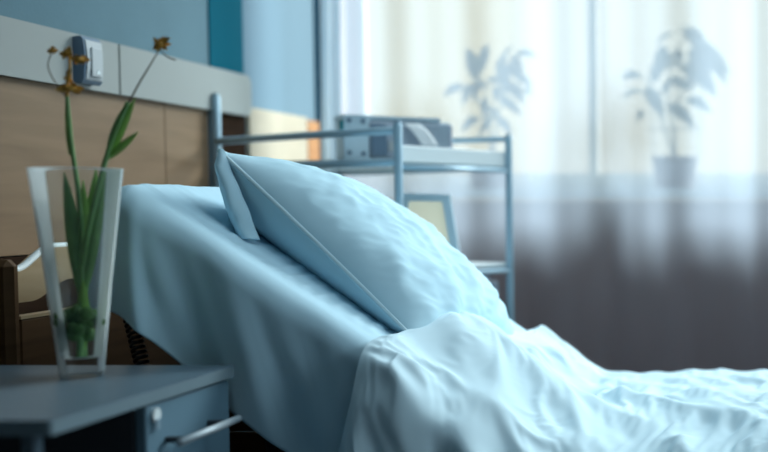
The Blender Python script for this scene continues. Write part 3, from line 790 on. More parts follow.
19,1,-1,1,0,0,0,0,1,-1,0,0,0,0,0,-1,1,0,0,-1,1,0,0,0,-1,1,0,0,2,1,-1,-1,-4,5,-2,0,0,1,0,0,0,0,2,-2,0,1,-2,1,0,1,4,-4,-4,0,-2,1,5,-1,1,0,-1,-4,3,5,2,-4,-6,8,2,2,2,-4,0,-4,0,-6,4,0,0,2,-1,-2,-2,-2,5,5,2,0,-1,5,0,-1,1,3,-4,-2,-1,1,1,-4,-1,6,-3,-2,-3,-4,1,0,-1,4,2,
19,0,1,-1,1,0,0,1,-1,0,0,0,0,0,0,0,-1,-1,1,1,1,0,-1,0,0,-1,1,0,1,2,2,0,-2,0,-2,-1,1,-1,0,1,1,0,-1,1,-1,0,0,-3,-2,-1,1,9,-3,-4,-1,-1,0,6,-1,0,1,2,0,-1,-5,-2,10,-2,-3,-2,-3,-4,17,-5,1,2,-5,-1,2,-2,0,0,-3,0,1,1,2,1,3,1,2,1,0,0,0,1,-1,-2,-1,4,4,-3,0,-3,-2,0,-3,-3,0,0,1,
20,0,0,0,0,0,1,-2,0,1,0,0,0,0,0,0,0,1,-1,0,0,0,0,1,0,0,-1,0,-1,2,0,-1,1,-4,0,0,1,2,1,0,0,2,0,-1,0,-1,-1,0,1,0,-1,-3,4,-1,-1,-1,-3,1,6,0,-1,0,-1,-1,5,0,-3,2,-1,1,1,-2,-12,13,1,4,3,0,-5,-4,-2,0,1,1,-1,0,-1,1,0,1,2,1,1,1,1,0,2,0,0,1,-1,-1,0,0,0,-1,-1,-1,0,-2,-2,
20,0,0,1,-2,1,-1,1,0,0,0,0,0,0,0,0,1,-1,1,0,-1,1,-1,0,0,0,0,1,-1,-3,1,2,0,1,0,0,-1,-3,-1,5,0,-1,2,1,-1,-1,0,-1,0,1,1,0,-1,1,-1,0,0,-5,-1,8,1,0,1,-1,-2,0,0,-1,0,1,0,-1,2,-1,1,5,3,-1,-1,-2,-4,-3,2,2,1,-2,-1,-1,0,0,0,1,1,0,1,1,0,0,0,0,0,-1,1,1,1,0,1,0,0,0,-1,
21,-1,0,0,1,-1,0,0,0,0,0,0,1,0,-1,1,0,0,-1,0,0,-2,1,0,0,1,1,-1,1,0,-2,-1,4,0,-1,0,0,0,-1,-2,0,4,-2,-2,0,1,2,1,-1,-2,0,0,3,1,-1,-1,2,2,-3,-6,7,1,-1,0,-2,0,0,0,1,-1,0,0,-1,2,0,-6,-6,1,4,3,4,0,0,1,1,1,0,-1,-1,-1,-1,0,-1,1,0,0,0,1,1,0,-1,0,0,1,1,0,1,2,1,0,0,
20,1,-1,0,0,0,0,0,0,0,1,0,0,-1,1,-1,0,1,0,0,-1,1,0,0,1,-1,0,1,0,0,0,-1,-2,1,2,0,-1,0,1,-4,4,-3,0,1,1,1,-2,0,1,0,0,0,-1,3,1,-1,-1,1,2,0,-7,-1,1,0,5,0,0,0,-1,0,0,1,-3,3,0,0,-2,0,0,1,0,1,-1,0,1,1,0,1,-1,0,0,-2,0,0,-1,1,0,0,-1,0,0,0,1,1,-1,2,0,0,1,1,0,
20,0,1,-1,0,0,0,0,1,0,0,0,-1,1,0,-1,-1,0,1,0,1,-1,0,0,0,1,0,0,0,1,0,1,0,0,-1,0,-1,1,0,0,-4,-1,0,1,1,1,2,0,-1,0,0,0,0,0,3,1,-2,-1,-2,2,2,0,-1,0,-3,3,0,0,1,-1,-1,-1,2,-2,2,1,0,-2,0,0,1,0,-1,0,0,0,2,0,0,0,0,0,0,-1,1,-1,0,-1,0,0,0,0,0,0,1,-1,0,0,0,-1,0,
21,-1,0,1,-1,0,1,0,0,0,-1,0,0,0,0,1,0,0,0,0,0,0,0,-1,0,0,-1,2,2,0,1,-1,-1,0,-1,0,1,0,0,0,0,0,0,0,-1,-1,0,1,0,0,-1,1,0,0,0,2,1,-2,0,-2,0,1,1,0,2,-2,2,-1,0,1,-1,-1,0,-2,0,3,2,-1,-2,0,-1,1,1,-1,0,1,-1,1,1,0,0,1,0,0,-1,0,-1,0,0,-1,0,0,0,0,0,0,0,-2,-2,0,1,
20,1,-1,0,1,0,0,1,-1,0,0,0,0,0,0,0,0,0,0,0,-2,2,0,0,0,0,0,-2,-1,0,2,4,0,-1,-1,0,0,0,0,0,0,1,-1,-1,0,0,0,0,1,-1,0,0,1,0,0,0,0,1,-1,1,0,1,1,0,-2,1,-1,1,-1,0,1,0,-1,-1,-1,0,6,-2,-1,-2,-1,0,1,1,0,-1,1,-1,1,0,1,0,1,0,0,-1,0,-1,0,0,0,-1,1,0,0,-1,-1,1,1,-1,1,
21,0,0,0,0,0,0,0,0,0,0,0,0,-1,1,0,0,0,0,-1,2,-2,1,1,-1,0,0,0,-1,-1,-3,-3,0,2,2,1,2,1,-1,0,0,1,1,0,0,-1,-1,-1,0,3,0,0,0,-1,0,1,0,0,1,-1,1,0,-1,1,1,-1,0,-1,1,-1,0,1,1,-1,-1,-1,-4,3,1,1,-1,-1,1,1,0,1,-1,1,-1,1,0,1,-1,0,-1,1,0,1,-1,0,0,0,0,0,-1,1,1,-1,0,2,-1,
21,0,0,0,0,0,1,-1,0,0,-1,0,0,1,0,0,1,-1,0,0,0,-1,1,0,0,0,0,0,1,1,0,-2,1,-1,2,0,-1,0,-1,0,2,-2,-1,0,0,1,0,1,0,-1,0,0,0,1,0,-1,1,1,1,1,-1,0,1,0,-1,-1,-1,1,-1,0,1,0,0,0,0,0,0,2,0,-1,-1,-2,-3,0,4,0,1,0,0,0,0,0,0,0,1,-1,0,0,0,0,0,0,0,0,1,0,-1,0,-1,-1,1,
21,0,0,0,0,0,0,0,0,0,0,-1,1,0,0,1,0,0,-1,0,-1,2,-1,0,0,-1,1,1,0,0,1,1,-2,-1,-1,0,2,-3,2,0,-1,0,0,1,0,0,1,0,0,1,0,-1,0,0,0,0,1,0,0,-1,0,-1,0,0,1,0,1,-1,0,1,-1,0,1,0,0,0,0,1,2,1,0,0,0,-3,-3,1,1,0,0,0,0,-1,1,0,-1,1,0,0,1,-1,0,1,0,0,1,-1,0,0,0,-2,-2,
21,0,0,0,0,0,0,0,-1,0,0,2,-1,0,0,-1,-1,0,2,1,0,0,-1,0,1,0,0,0,1,1,-1,-1,0,0,-1,0,-1,4,-1,-1,0,-1,1,0,0,0,0,0,1,-1,0,1,-1,0,0,0,0,0,1,0,0,0,0,0,0,0,-1,1,0,-1,1,0,0,1,-1,0,0,0,0,2,2,0,-1,0,-2,0,0,-1,1,-1,0,0,0,0,1,-1,0,0,0,1,0,-1,0,2,-1,1,-1,0,0,1,-1,
21,0,0,0,0,0,0,-2,1,0,1,-1,1,1,-1,0,0,1,-2,0,1,-1,1,0,-1,2,2,0,-1,-1,0,0,1,0,-1,0,-1,-1,3,0,-3,3,0,-1,1,0,-1,0,-1,0,1,0,0,0,0,0,-1,0,0,1,0,1,0,0,-1,1,0,0,0,0,0,0,0,1,0,-1,0,1,-2,-1,1,1,2,0,1,-1,-1,1,-1,0,-1,0,0,0,0,1,-1,0,0,0,0,1,0,-1,2,0,1,-2,-1,-1,0,
22,-1,1,-1,0,0,0,1,0,0,0,0,0,-1,0,0,1,0,0,-1,0,1,0,0,1,0,0,-1,1,-1,0,0,-1,1,1,-1,0,0,-3,1,3,-3,0,0,0,1,1,0,1,-1,0,-1,1,-1,1,0,0,0,-1,0,1,0,0,0,1,0,0,-1,1,1,-1,0,1,-1,0,0,-2,-2,3,0,-1,2,0,2,0,0,0,-1,0,0,0,0,-1,0,0,0,0,0,0,0,-1,1,0,0,0,1,2,2,0,-1,0,
21,1,-1,1,-1,1,-1,0,0,0,0,1,-2,0,1,1,-1,0,0,1,0,-1,-1,1,2,0,-3,1,1,0,-1,1,1,-1,0,0,0,0,2,1,-2,0,-1,2,-1,-1,0,0,0,0,-1,-1,-1,0,0,1,0,1,1,1,1,0,0,0,-1,0,0,1,-1,-1,1,0,1,0,0,0,1,1,-2,-1,2,-1,-1,0,0,0,1,1,0,0,0,0,-1,0,-1,0,1,-1,0,0,1,-1,0,1,-1,1,1,2,2,2,2,
22,-1,1,-1,1,-1,0,1,-1,0,1,-1,1,0,-1,0,1,-1,1,0,0,1,1,0,-2,0,1,0,-3,1,0,0,-1,2,1,0,0,0,-1,0,0,1,0,-3,1,1,1,0,-1,1,-1,1,1,0,-1,0,0,1,1,1,-1,-1,0,-1,1,-1,0,0,0,0,0,0,-2,2,0,0,0,-1,-2,1,-1,1,3,0,-1,0,-1,1,2,1,-1,0,0,-1,1,0,-1,0,-1,0,0,0,1,-1,0,0,0,1,2,2,1,
21,1,-1,1,-1,1,-2,2,0,-1,0,0,1,0,0,0,0,1,-1,0,0,1,0,-1,1,-1,0,-1,2,-1,2,0,0,-2,-1,2,0,-1,1,-1,1,0,0,0,-1,1,-1,0,-1,0,2,0,-3,0,0,1,3,-1,-1,-1,1,1,0,0,0,1,0,0,-1,1,-1,0,0,-2,2,1,1,3,3,1,0,-1,-3,-3,-1,-2,-2,-2,-1,2,3,1,0,1,1,1,2,1,0,-1,-1,-1,-2,0,1,-1,-1,-1,0,1,1,
22,-1,1,-1,1,-1,0,-2,2,1,0,0,-1,1,0,-1,1,-1,0,0,1,0,0,0,0,0,0,1,-1,0,-1,0,1,0,0,0,0,1,-1,1,0,0,0,1,-1,-1,0,0,1,-3,-1,0,3,1,0,0,1,2,0,-1,0,-1,-1,1,0,0,0,-1,1,-1,1,0,0,0,-1,0,0,-1,1,0,0,-1,1,4,0,-1,-1,-2,-1,-3,0,2,3,2,3,2,0,0,1,0,-1,-1,-1,-2,-2,0,0,-1,-1,0,-1,
22,0,0,0,0,0,0,-2,0,1,0,1,0,-1,1,1,-1,1,1,0,-2,0,0,1,-1,0,1,-1,0,1,-1,1,0,1,0,-2,0,0,1,-1,0,1,1,0,0,-1,-1,-1,-1,2,0,1,0,0,1,-1,0,-1,2,0,-3,-1,-1,0,0,0,2,2,1,0,0,0,-1,1,0,0,0,-1,-1,0,1,1,1,-2,0,2,1,0,-1,-1,-1,-1,1,1,-2,0,5,2,1,0,1,0,-1,0,-1,-1,-1,0,0,-2,0,
22,0,0,0,0,-1,1,0,1,0,-1,0,0,0,0,0,0,0,-1,0,1,0,0,0,0,1,-1,1,0,0,1,-2,-1,0,0,0,1,0,0,0,0,0,-1,1,1,0,0,0,-1,1,0,0,0,0,0,1,-2,1,-1,2,0,0,1,-1,0,0,-1,-1,0,2,0,0,1,-1,1,0,-1,-1,1,-1,0,0,0,0,1,-1,-1,0,3,2,1,-2,-2,-3,-1,-2,-4,-1,1,4,5,3,2,1,0,0,0,1,-1,1,-1,
22,0,-1,1,-1,1,0,1,-1,0,0,0,0,2,-1,-1,0,0,1,-1,1,-1,1,-1,1,-1,1,-1,0,0,1,0,0,0,0,1,-1,0,-1,1,0,-1,1,0,0,-1,1,0,1,-1,0,0,0,1,0,-1,-1,-2,-2,-1,2,5,1,-1,0,0,0,0,0,0,0,0,0,0,0,0,1,0,-2,0,0,1,0,0,1,1,1,1,-2,0,-1,2,-1,0,-2,-1,-1,0,-1,-2,-2,1,3,3,3,1,2,0,1,0,0,
22,0,0,0,0,1,-1,1,-1,0,0,0,1,-2,2,-1,0,1,1,1,-2,0,-2,1,0,1,-1,1,1,0,-1,1,0,-1,-1,-1,1,0,1,0,0,0,0,0,0,1,-1,0,-1,0,0,1,0,0,0,0,0,1,1,0,0,-3,0,3,-1,0,0,0,0,0,-1,0,1,0,0,1,-1,1,1,0,-2,-1,0,1,-1,1,2,2,4,0,-1,-3,-3,-2,2,0,0,0,-1,1,-1,-1,0,-1,1,2,1,2,1,0,1,
23,0,0,-1,0,-1,1,0,0,0,0,0,-1,1,-2,2,0,0,-2,0,1,1,1,-1,-1,0,2,0,0,0,0,-1,1,0,0,0,0,0,0,0,0,1,0,-1,0,0,0,0,-1,-2,0,1,1,1,-1,0,1,0,1,1,0,1,1,-1,0,-1,-1,0,0,0,0,0,-1,1,0,0,0,0,0,0,2,0,0,-1,0,-1,0,0,-5,-1,0,2,5,1,-5,2,0,0,2,-1,0,1,-1,0,0,0,0,0,0,2,1,
22,0,0,0,0,0,0,0,1,-1,1,-1,1,-1,0,-1,2,-2,2,-1,1,0,0,0,1,0,-1,0,0,0,0,1,-1,0,1,1,-1,-1,0,0,0,0,0,0,0,0,1,0,2,0,-1,-2,0,0,1,1,-1,0,-1,-1,0,-1,0,0,2,1,0,0,0,0,1,-3,-1,2,1,0,0,0,1,0,-1,0,0,0,1,0,-1,-1,1,0,0,-1,-2,2,4,-4,-1,0,0,1,1,0,0,0,0,-1,1,-1,1,0,1,
22,0,0,0,0,0,1,0,0,0,-1,0,0,2,1,-1,-3,3,-3,2,0,0,0,1,0,0,0,0,-1,0,0,0,0,0,1,0,0,0,0,0,0,-1,0,1,0,-1,-1,1,2,2,-2,-2,0,-1,2,-1,1,0,0,0,0,0,-1,1,-2,1,1,1,0,-1,-1,1,2,-1,0,0,0,-1,-1,0,1,0,0,1,-1,0,0,0,0,0,0,0,1,-1,0,2,1,-1,-1,-1,-1,0,2,-1,0,0,0,1,-1,-1,0,
23,0,0,0,0,0,-1,1,0,-1,0,1,0,-2,1,1,0,-1,3,-3,0,1,0,1,1,-2,0,0,0,-1,1,0,0,0,0,0,0,1,0,-1,0,1,-1,0,0,1,0,0,-4,1,3,1,-2,1,-1,1,0,0,0,1,0,0,0,-1,1,0,-1,0,1,0,0,2,-9,4,6,-5,0,2,0,0,-2,0,-1,0,1,1,1,0,-1,0,0,0,-1,1,0,1,-1,1,0,-1,1,-1,-1,1,-1,1,0,1,0,0,-1,
22,0,0,0,0,0,0,0,-2,2,0,0,-1,1,0,1,1,-1,-1,4,-2,-2,1,0,-3,3,0,0,-1,2,-1,0,0,1,-1,1,-1,0,0,0,1,0,1,-2,0,0,-1,-1,2,1,1,0,-1,-2,-1,0,2,0,0,-1,0,1,0,1,0,-2,3,1,-1,0,1,-2,7,-5,3,-7,1,-4,4,2,0,-1,0,-1,-1,0,1,1,2,-2,0,1,0,-1,0,0,0,0,0,1,-1,0,0,0,1,-1,0,0,1,1,0,
23,0,0,-1,1,-1,1,-1,1,-2,1,0,1,-1,0,0,-1,1,1,-2,3,0,-1,-1,1,-3,2,-1,2,0,0,0,1,0,0,-1,1,0,-1,1,0,-1,0,2,-1,0,1,-2,1,-1,-1,0,0,-1,0,2,2,1,0,-1,-2,-1,1,1,-3,4,0,0,0,1,0,2,0,-1,-11,7,0,6,-9,-1,8,0,-1,-1,0,-1,-1,0,1,4,-3,-2,2,0,0,-1,0,0,0,0,0,0,0,1,-1,1,-1,0,1,0,0,
23,0,-1,1,-1,1,0,-1,-1,2,0,0,-1,1,-1,0,1,0,0,0,-2,1,-4,-1,2,3,0,1,0,-1,1,1,0,-1,0,0,1,0,1,-1,-1,1,0,-1,2,-2,0,2,-4,1,3,1,5,2,0,-4,-3,-1,-1,-2,-2,-3,1,3,6,0,-1,-1,1,0,0,-1,2,-1,-3,1,-1,-2,5,-1,-6,9,1,-4,1,0,-1,0,-1,-1,4,2,-3,0,0,-2,1,0,-1,0,0,1,-1,0,0,0,0,0,0,0,1,
23,-1,1,0,0,0,-1,0,1,0,0,0,0,0,0,0,0,0,-1,1,0,-1,4,0,-1,0,-2,1,0,1,-1,0,-1,1,0,0,0,0,-2,0,-1,2,1,0,0,0,-1,-4,5,0,-1,1,-2,-2,2,5,-2,-2,1,2,2,5,0,-3,-1,-2,-2,1,-2,0,0,-4,4,0,0,0,1,-1,2,1,4,-8,7,3,-2,-2,-2,-2,-1,0,0,1,3,0,0,2,-1,-1,0,-1,0,-2,0,-1,0,-1,1,0,0,1,0,
23,0,0,0,-1,1,0,0,0,0,0,0,1,0,-1,0,0,0,0,0,1,-1,0,1,0,0,0,0,0,0,0,-1,1,0,1,2,-5,-1,3,3,0,-3,-2,1,-2,3,-2,2,-2,-1,0,0,1,3,0,-4,1,2,2,1,2,-2,-1,0,-2,0,2,-2,1,0,-4,2,-3,5,1,-2,-10,9,-3,5,-4,3,-6,4,4,6,0,-1,-2,-2,-2,-1,-1,2,1,1,1,1,0,1,-1,1,-1,-1,-1,1,-1,-1,-1,-1,0,
23,0,0,0,0,0,0,0,0,0,-1,1,0,-1,1,0,1,-1,0,-1,0,0,0,1,1,-1,1,-1,1,-1,0,1,0,0,1,-5,5,2,-2,-1,1,0,-1,-1,3,-4,3,2,-1,-1,-1,0,0,1,-1,1,-1,1,0,1,2,1,0,-2,-1,0,-1,0,0,-7,4,6,-2,0,1,-6,14,-4,0,-6,-3,1,2,-1,-1,-2,5,7,0,-1,-1,-4,-2,-2,-1,1,1,2,2,2,2,0,1,1,1,-2,-1,-1,-2,-2,-1,
23,0,0,-1,1,0,-1,0,1,0,0,0,-1,1,-2,2,0,1,-1,0,-2,1,1,0,0,1,0,1,-1,0,-1,1,0,1,-4,4,0,0,0,-1,-1,1,1,0,-3,2,0,-1,2,2,-3,0,0,1,-1,-2,3,-1,1,1,0,-3,2,-2,2,-4,-1,-1,0,8,0,-1,1,-1,0,10,3,-6,-4,-2,3,-2,-2,0,-1,-2,-2,-4,4,4,4,2,0,-2,-2,-2,-1,-1,0,0,1,2,1,2,0,2,0,-1,0,0,-2,
23,1,-1,1,-1,-1,0,1,0,0,0,0,1,-2,1,-1,1,1,2,-2,-1,1,0,0,0,1,-1,0,0,-1,1,-1,1,-2,3,-1,0,-2,1,1,0,1,-2,0,1,-1,1,-1,1,-2,4,-2,0,-2,1,3,-2,0,-3,0,0,3,-1,1,-2,2,1,2,1,-3,-1,1,1,-2,2,8,-7,1,4,2,-1,-2,-2,-3,-3,2,0,-1,-2,0,0,3,2,3,3,1,-4,-1,0,-2,-2,-2,0,-1,1,0,0,2,1,-1,1,
24,-1,0,0,0,-2,2,0,0,0,1,-1,0,2,-1,-1,0,1,2,-1,2,0,-2,-1,0,-1,1,0,0,0,0,0,-1,0,-1,0,2,-1,1,-1,2,-5,3,2,-1,1,-1,2,-2,1,-3,2,1,-1,1,-2,0,0,2,0,0,0,-1,-1,2,1,-1,0,-1,1,1,-1,-1,1,1,-2,3,3,2,0,0,-1,-1,-1,1,-7,-2,0,3,0,0,0,1,2,3,4,1,1,2,-5,1,-2,-2,-2,-1,-1,0,-2,-2,1,0,
23,0,1,-1,0,1,-1,0,0,0,0,0,1,1,1,-1,-1,0,-1,0,0,-1,2,0,0,0,-1,-2,1,1,1,0,-1,1,0,2,-2,1,-1,-1,-2,4,-2,-1,1,1,0,1,1,-1,1,-2,-1,2,-4,3,2,0,0,-1,0,0,-3,3,-1,0,2,-1,0,-1,1,1,-1,-1,1,0,1,0,2,1,0,0,1,0,-2,4,-1,-2,-2,-1,-1,-1,0,-1,0,0,6,3,2,-1,-4,-3,-1,2,2,3,4,-7,-1,-1,1,
23,1,-1,0,0,0,0,0,0,0,0,1,0,1,1,-1,-2,0,-3,2,1,1,0,0,0,0,0,1,-2,1,0,0,1,0,1,-2,-2,3,-1,0,-1,0,1,0,0,0,0,0,0,-2,2,1,-1,-1,5,-3,0,0,1,-3,2,-2,2,0,0,2,-3,-1,1,3,0,-3,-4,5,1,0,-2,-1,-1,-1,-1,-3,-3,8,6,2,3,0,-1,-4,-1,-1,1,0,-2,-2,1,-1,-3,9,4,4,-1,2,2,1,-9,8,2,-1,-4,
24,-1,0,0,0,0,0,1,-1,0,2,0,1,1,0,2,-3,-3,0,1,0,0,-1,1,0,0,1,0,0,0,0,-1,0,0,-1,1,3,-3,-5,5,1,-2,1,0,0,-1,0,1,-3,3,-1,1,1,0,-3,5,-4,2,-1,3,0,0,-1,-1,1,-3,1,4,0,-6,-1,0,5,-1,1,1,-2,-3,-4,-3,-3,3,7,1,2,3,1,3,1,3,-1,-1,-3,1,-1,-3,-3,-2,-2,-5,-1,4,6,2,-1,0,7,1,2,1,-1,
23,1,0,0,0,0,-1,0,1,1,-1,2,-3,3,-7,-1,7,-2,2,1,-5,0,2,1,-1,2,-2,0,1,0,0,1,0,-1,2,0,-5,-1,5,-4,2,4,-1,-1,-1,1,0,-3,3,-1,1,0,0,-1,0,-4,6,-1,1,1,-4,0,2,1,-1,0,-1,-3,-2,5,2,0,1,-2,0,0,-2,-4,0,1,4,3,-1,-3,1,1,2,1,1,1,2,1,2,0,-3,-3,-4,-4,-1,4,3,0,-1,-5,0,-1,0,1,-3,6,2,
24,-1,1,0,-1,0,1,-1,1,0,0,-1,-2,-6,7,2,0,-1,1,-1,5,1,-4,-2,1,-1,-1,2,1,-1,0,0,1,1,-4,-2,3,3,2,1,2,-7,1,-1,1,0,-1,1,-1,1,-1,0,0,0,1,0,-2,2,0,1,1,3,-4,-2,1,-2,3,0,1,0,1,-2,-2,1,-1,1,3,3,1,1,0,-2,-2,-1,-4,2,-3,0,1,0,2,3,2,-5,0,1,1,1,1,1,1,-3,-2,1,-2,-2,-1,0,2,-9,6,
24,0,-1,0,1,0,0,0,0,0,1,-2,0,0,1,-1,0,1,-3,2,2,-1,1,-1,0,-2,4,-1,-1,1,-1,-1,-1,0,3,1,1,1,0,0,-6,4,0,2,0,-1,-1,-1,-1,0,0,1,-1,1,0,0,0,0,0,0,1,-1,3,0,-2,3,-1,-2,0,0,-3,3,1,-1,1,1,2,1,1,0,0,-1,0,0,2,-14,1,0,1,3,2,0,-4,0,1,2,1,2,0,-1,-4,1,2,0,0,-1,0,-2,0,6,0,
24,0,0,0,0,-1,1,0,0,1,-3,-1,3,0,-1,1,-2,3,0,-2,0,0,2,0,-2,2,-2,0,1,0,0,1,0,0,0,1,-1,-2,-1,0,3,0,0,0,-1,0,2,-1,1,-2,0,-2,2,2,1,0,-1,-2,0,0,1,1,0,0,2,0,-2,-2,-1,3,-5,7,0,-1,1,0,0,1,-1,0,-2,-4,8,1,-4,4,-1,0,-2,0,-4,-3,-1,1,1,0,1,0,0,-1,1,1,-1,1,0,2,0,2,1,1,0,
24,0,0,0,-1,1,0,0,0,-2,1,1,0,0,1,-1,0,0,1,0,-2,-2,3,-1,3,-3,2,1,-1,1,-1,-1,1,0,-1,0,1,0,0,-2,1,1,0,0,0,-1,0,0,0,2,-1,0,0,0,0,0,0,1,0,0,-3,0,-1,3,1,0,1,3,1,-7,7,-3,-3,2,-5,3,-2,0,-1,-3,-3,7,-5,2,5,2,-2,2,0,-4,-2,-1,0,1,-1,1,0,1,1,1,1,-1,1,0,1,-1,1,-1,1,1,1,
23,1,0,0,0,0,-1,1,-1,1,0,0,0,1,-1,0,0,-1,1,2,1,2,-5,2,-3,2,0,-1,2,-2,1,1,0,-1,0,0,-2,0,1,1,0,0,0,-1,1,1,-2,1,0,-1,1,1,-1,0,1,2,0,-2,-1,-1,1,0,2,0,-1,0,0,1,-1,4,0,-7,6,-2,1,-23,4,12,-7,4,8,1,0,-7,-3,6,5,-4,-4,-2,0,0,1,1,2,0,1,1,1,0,0,1,0,-1,0,0,0,0,-2,1,1,
24,-1,0,0,1,-1,1,0,1,-1,0,0,1,-1,0,0,0,0,0,0,0,2,2,1,-5,1,-1,1,-1,2,1,-1,-1,0,0,-1,1,0,0,0,-1,1,0,0,-2,1,1,0,-1,0,1,0,0,0,0,0,1,0,0,0,1,0,1,-2,-1,1,1,-1,0,1,-3,4,0,-11,-1,15,0,-15,11,1,0,-4,-5,6,2,-5,-7,-3,0,3,2,3,3,1,1,1,1,0,0,0,-1,0,-1,-1,-1,2,0,-1,1,0,0,
24,0,0,0,0,0,-1,1,0,0,0,0,0,0,0,0,0,1,-1,0,0,0,1,1,6,-5,-2,-1,1,0,-2,0,0,2,1,-1,0,0,0,0,1,-1,-2,0,2,0,1,1,-2,0,-2,3,0,-1,1,0,0,1,0,0,-1,0,-1,1,-2,2,-5,3,1,-3,4,0,-7,7,2,0,-4,4,-2,1,-7,1,5,-9,-5,-1,3,4,4,1,2,1,0,1,1,0,0,0,0,0,0,0,0,1,-1,-3,-1,1,0,0,0,
24,0,0,0,0,0,1,-1,0,0,0,1,-1,0,0,1,-2,0,3,-1,0,-1,1,0,1,2,-2,-1,-3,-1,3,1,0,-2,2,0,0,0,0,-1,0,-1,2,1,-1,1,1,-3,4,-2,-1,-1,1,0,0,-1,0,2,1,1,2,-2,-2,-3,6,-7,6,-2,-3,4,-1,0,1,1,-1,-1,0,0,1,-8,7,-4,0,7,2,-1,-4,5,0,-1,-1,-1,0,-1,0,1,0,0,0,-1,1,0,1,1,-1,-1,-2,0,2,-1,-1,
24,-1,2,0,-1,0,0,0,0,0,1,-1,0,1,1,-2,2,-1,0,-5,3,1,0,0,1,1,1,-3,1,1,-1,-1,0,1,-3,4,0,0,-3,2,-1,1,0,-1,2,-1,-2,3,-1,0,0,-3,0,2,0,2,-2,1,1,-1,-3,0,3,3,-2,2,-1,-3,4,0,-2,-6,4,2,1,1,0,-3,-7,9,-4,5,-4,-3,1,4,10,-10,-4,-2,7,-2,-4,-5,-1,2,5,0,0,0,-1,-1,0,-5,9,4,2,0,0,-5,3,
24,0,0,0,1,-1,0,0,0,0,0,1,1,0,-1,1,0,2,-6,1,0,0,0,0,-1,2,2,1,0,-2,0,1,-1,0,1,-4,1,0,2,0,1,-1,-1,1,0,0,1,0,-1,0,0,0,0,0,0,-2,1,-2,-1,1,2,3,-1,1,-4,3,-1,4,0,-4,-3,6,-2,2,-1,-2,-3,-5,10,-1,1,0,-5,6,2,1,-8,5,3,5,-19,2,2,7,4,-1,-6,-3,-3,-2,0,-1,0,4,-4,1,9,4,-4,-1,2,
25,0,-3,2,0,1,-1,1,0,0,0,0,-1,0,0,1,0,-1,2,-1,-5,2,1,-1,0,-4,3,6,-1,-1,1,-2,2,0,-3,1,1,0,1,-1,-1,1,1,0,0,0,0,-1,0,0,0,-1,2,-1,-1,1,2,-1,1,-1,0,-1,-1,-3,4,1,1,-4,-1,3,4,-1,1,-2,-4,1,-1,10,-8,-5,-1,-2,14,-3,-3,-8,9,3,1,-6,6,9,1,-1,-7,-6,-6,-3,-3,-1,3,5,3,4,-1,-1,-4,-1,6,2,-2,
25,0,0,-2,1,0,0,0,0,0,-1,-1,0,0,1,-1,0,-1,0,4,-3,-1,2,0,-4,6,1,-1,3,1,-3,-2,1,0,1,0,-1,1,-1,1,-1,-3,2,1,-1,-1,0,0,1,1,0,0,0,0,1,-1,0,0,-3,-3,4,-1,0,4,-1,-4,-1,5,2,-1,-1,2,-8,-8,18,-4,10,-6,3,3,1,1,-6,0,1,4,-7,-6,-1,4,2,-12,-1,-2,1,2,4,2,5,9,1,0,1,-1,-2,-4,-5,-3,-1,7,-3,
25,0,-1,0,-2,3,-1,-3,-3,-1,-1,1,1,0,0,1,-1,0,1,-1,4,-1,-1,3,3,-1,0,0,0,1,-1,0,-7,-2,1,-1,0,1,7,-5,0,4,-1,-1,0,0,0,1,1,1,1,1,-7,1,0,-2,-3,2,6,7,-5,0,2,-3,0,2,-2,-2,0,3,1,-7,9,-3,-5,6,-10,14,6,4,2,0,0,2,1,0,-3,-4,-5,-6,2,-2,-1,0,2,2,1,3,-1,-7,-6,-6,-7,-5,-3,0,-1,-1,-3,-6,26,
18,2,3,2,2,-1,1,2,2,1,1,-1,0,-1,-1,-1,1,1,0,2,1,-1,-3,-2,1,-1,-2,-2,-1,1,3,3,5,1,0,1,0,-2,-7,4,2,-1,-1,-1,0,-1,0,-1,-1,0,1,1,5,-2,-1,2,3,-1,-3,-4,2,0,0,1,-1,0,2,0,-3,-4,-1,4,-2,10,-12,-5,3,-10,-4,-3,-1,1,-1,-3,-2,2,4,7,5,5,1,4,1,0,-1,-1,0,-1,0,0,1,1,1,1,2,1,0,0,-1,0,-30,
2141,0,-1,-1,-5,-15,-24,-27,-27,-27,-28,-28,-27,-28,-28,-27,-28,-28,-28,-27,-28,-28,-27,-28,-28,-27,-28,-28,-28,-27,-28,-28,-27,-28,-28,-27,-28,-28,-28,-27,-28,-28,-27,-28,-28,-27,-28,-28,-28,-27,-28,-28,-27,-28,-28,-27,-28,-28,-27,-28,-27,-27,-26,-26,-25,-25,-25,-25,-24,-25,-26,-26,-27,-27,-29,-25,-10,-2,-1,1,1,1,1,0,-1,-1,-3,-2,-3,-3,-4,-5,-6,-6,-8,-8,-7,-6,-5,-5,-5,-5,-3,-2,0,1,2,3,2,1,2,
-3,3,0,-5,1,-2,0,1,0,0,1,1,0,0,1,-1,1,0,0,0,0,0,-1,0,0,-1,1,0,0,-1,0,0,-1,-1,3,-2,2,0,2,0,0,0,-1,1,0,-1,1,0,-1,-1,-1,0,-1,0,0,0,1,1,0,0,0,-1,0,0,-1,1,2,-1,-1,0,4,-1,6,-15,0,8,-8,-3,-4,0,-4,-3,-1,1,2,1,4,-2,1,0,0,1,1,-1,1,0,0,0,0,-1,0,0,-1,-1,0,1,1,1,1,2,0,
2,-1,-2,0,1,0,-2,2,0,-1,0,0,-1,1,-1,1,-1,0,1,-1,1,0,0,-1,0,1,-1,1,0,0,1,-1,-1,4,-3,1,0,0,-1,0,0,-1,0,0,1,-1,-2,2,2,0,1,0,0,0,0,0,-1,1,-1,1,-1,1,-2,0,-1,-1,-2,1,-1,-1,0,-1,2,-2,2,1,1,-6,4,-10,5,-2,-4,-3,-1,1,1,6,4,3,2,1,0,2,1,2,1,0,-1,0,-1,-3,-3,-3,-1,-2,-1,0,0,1,1,
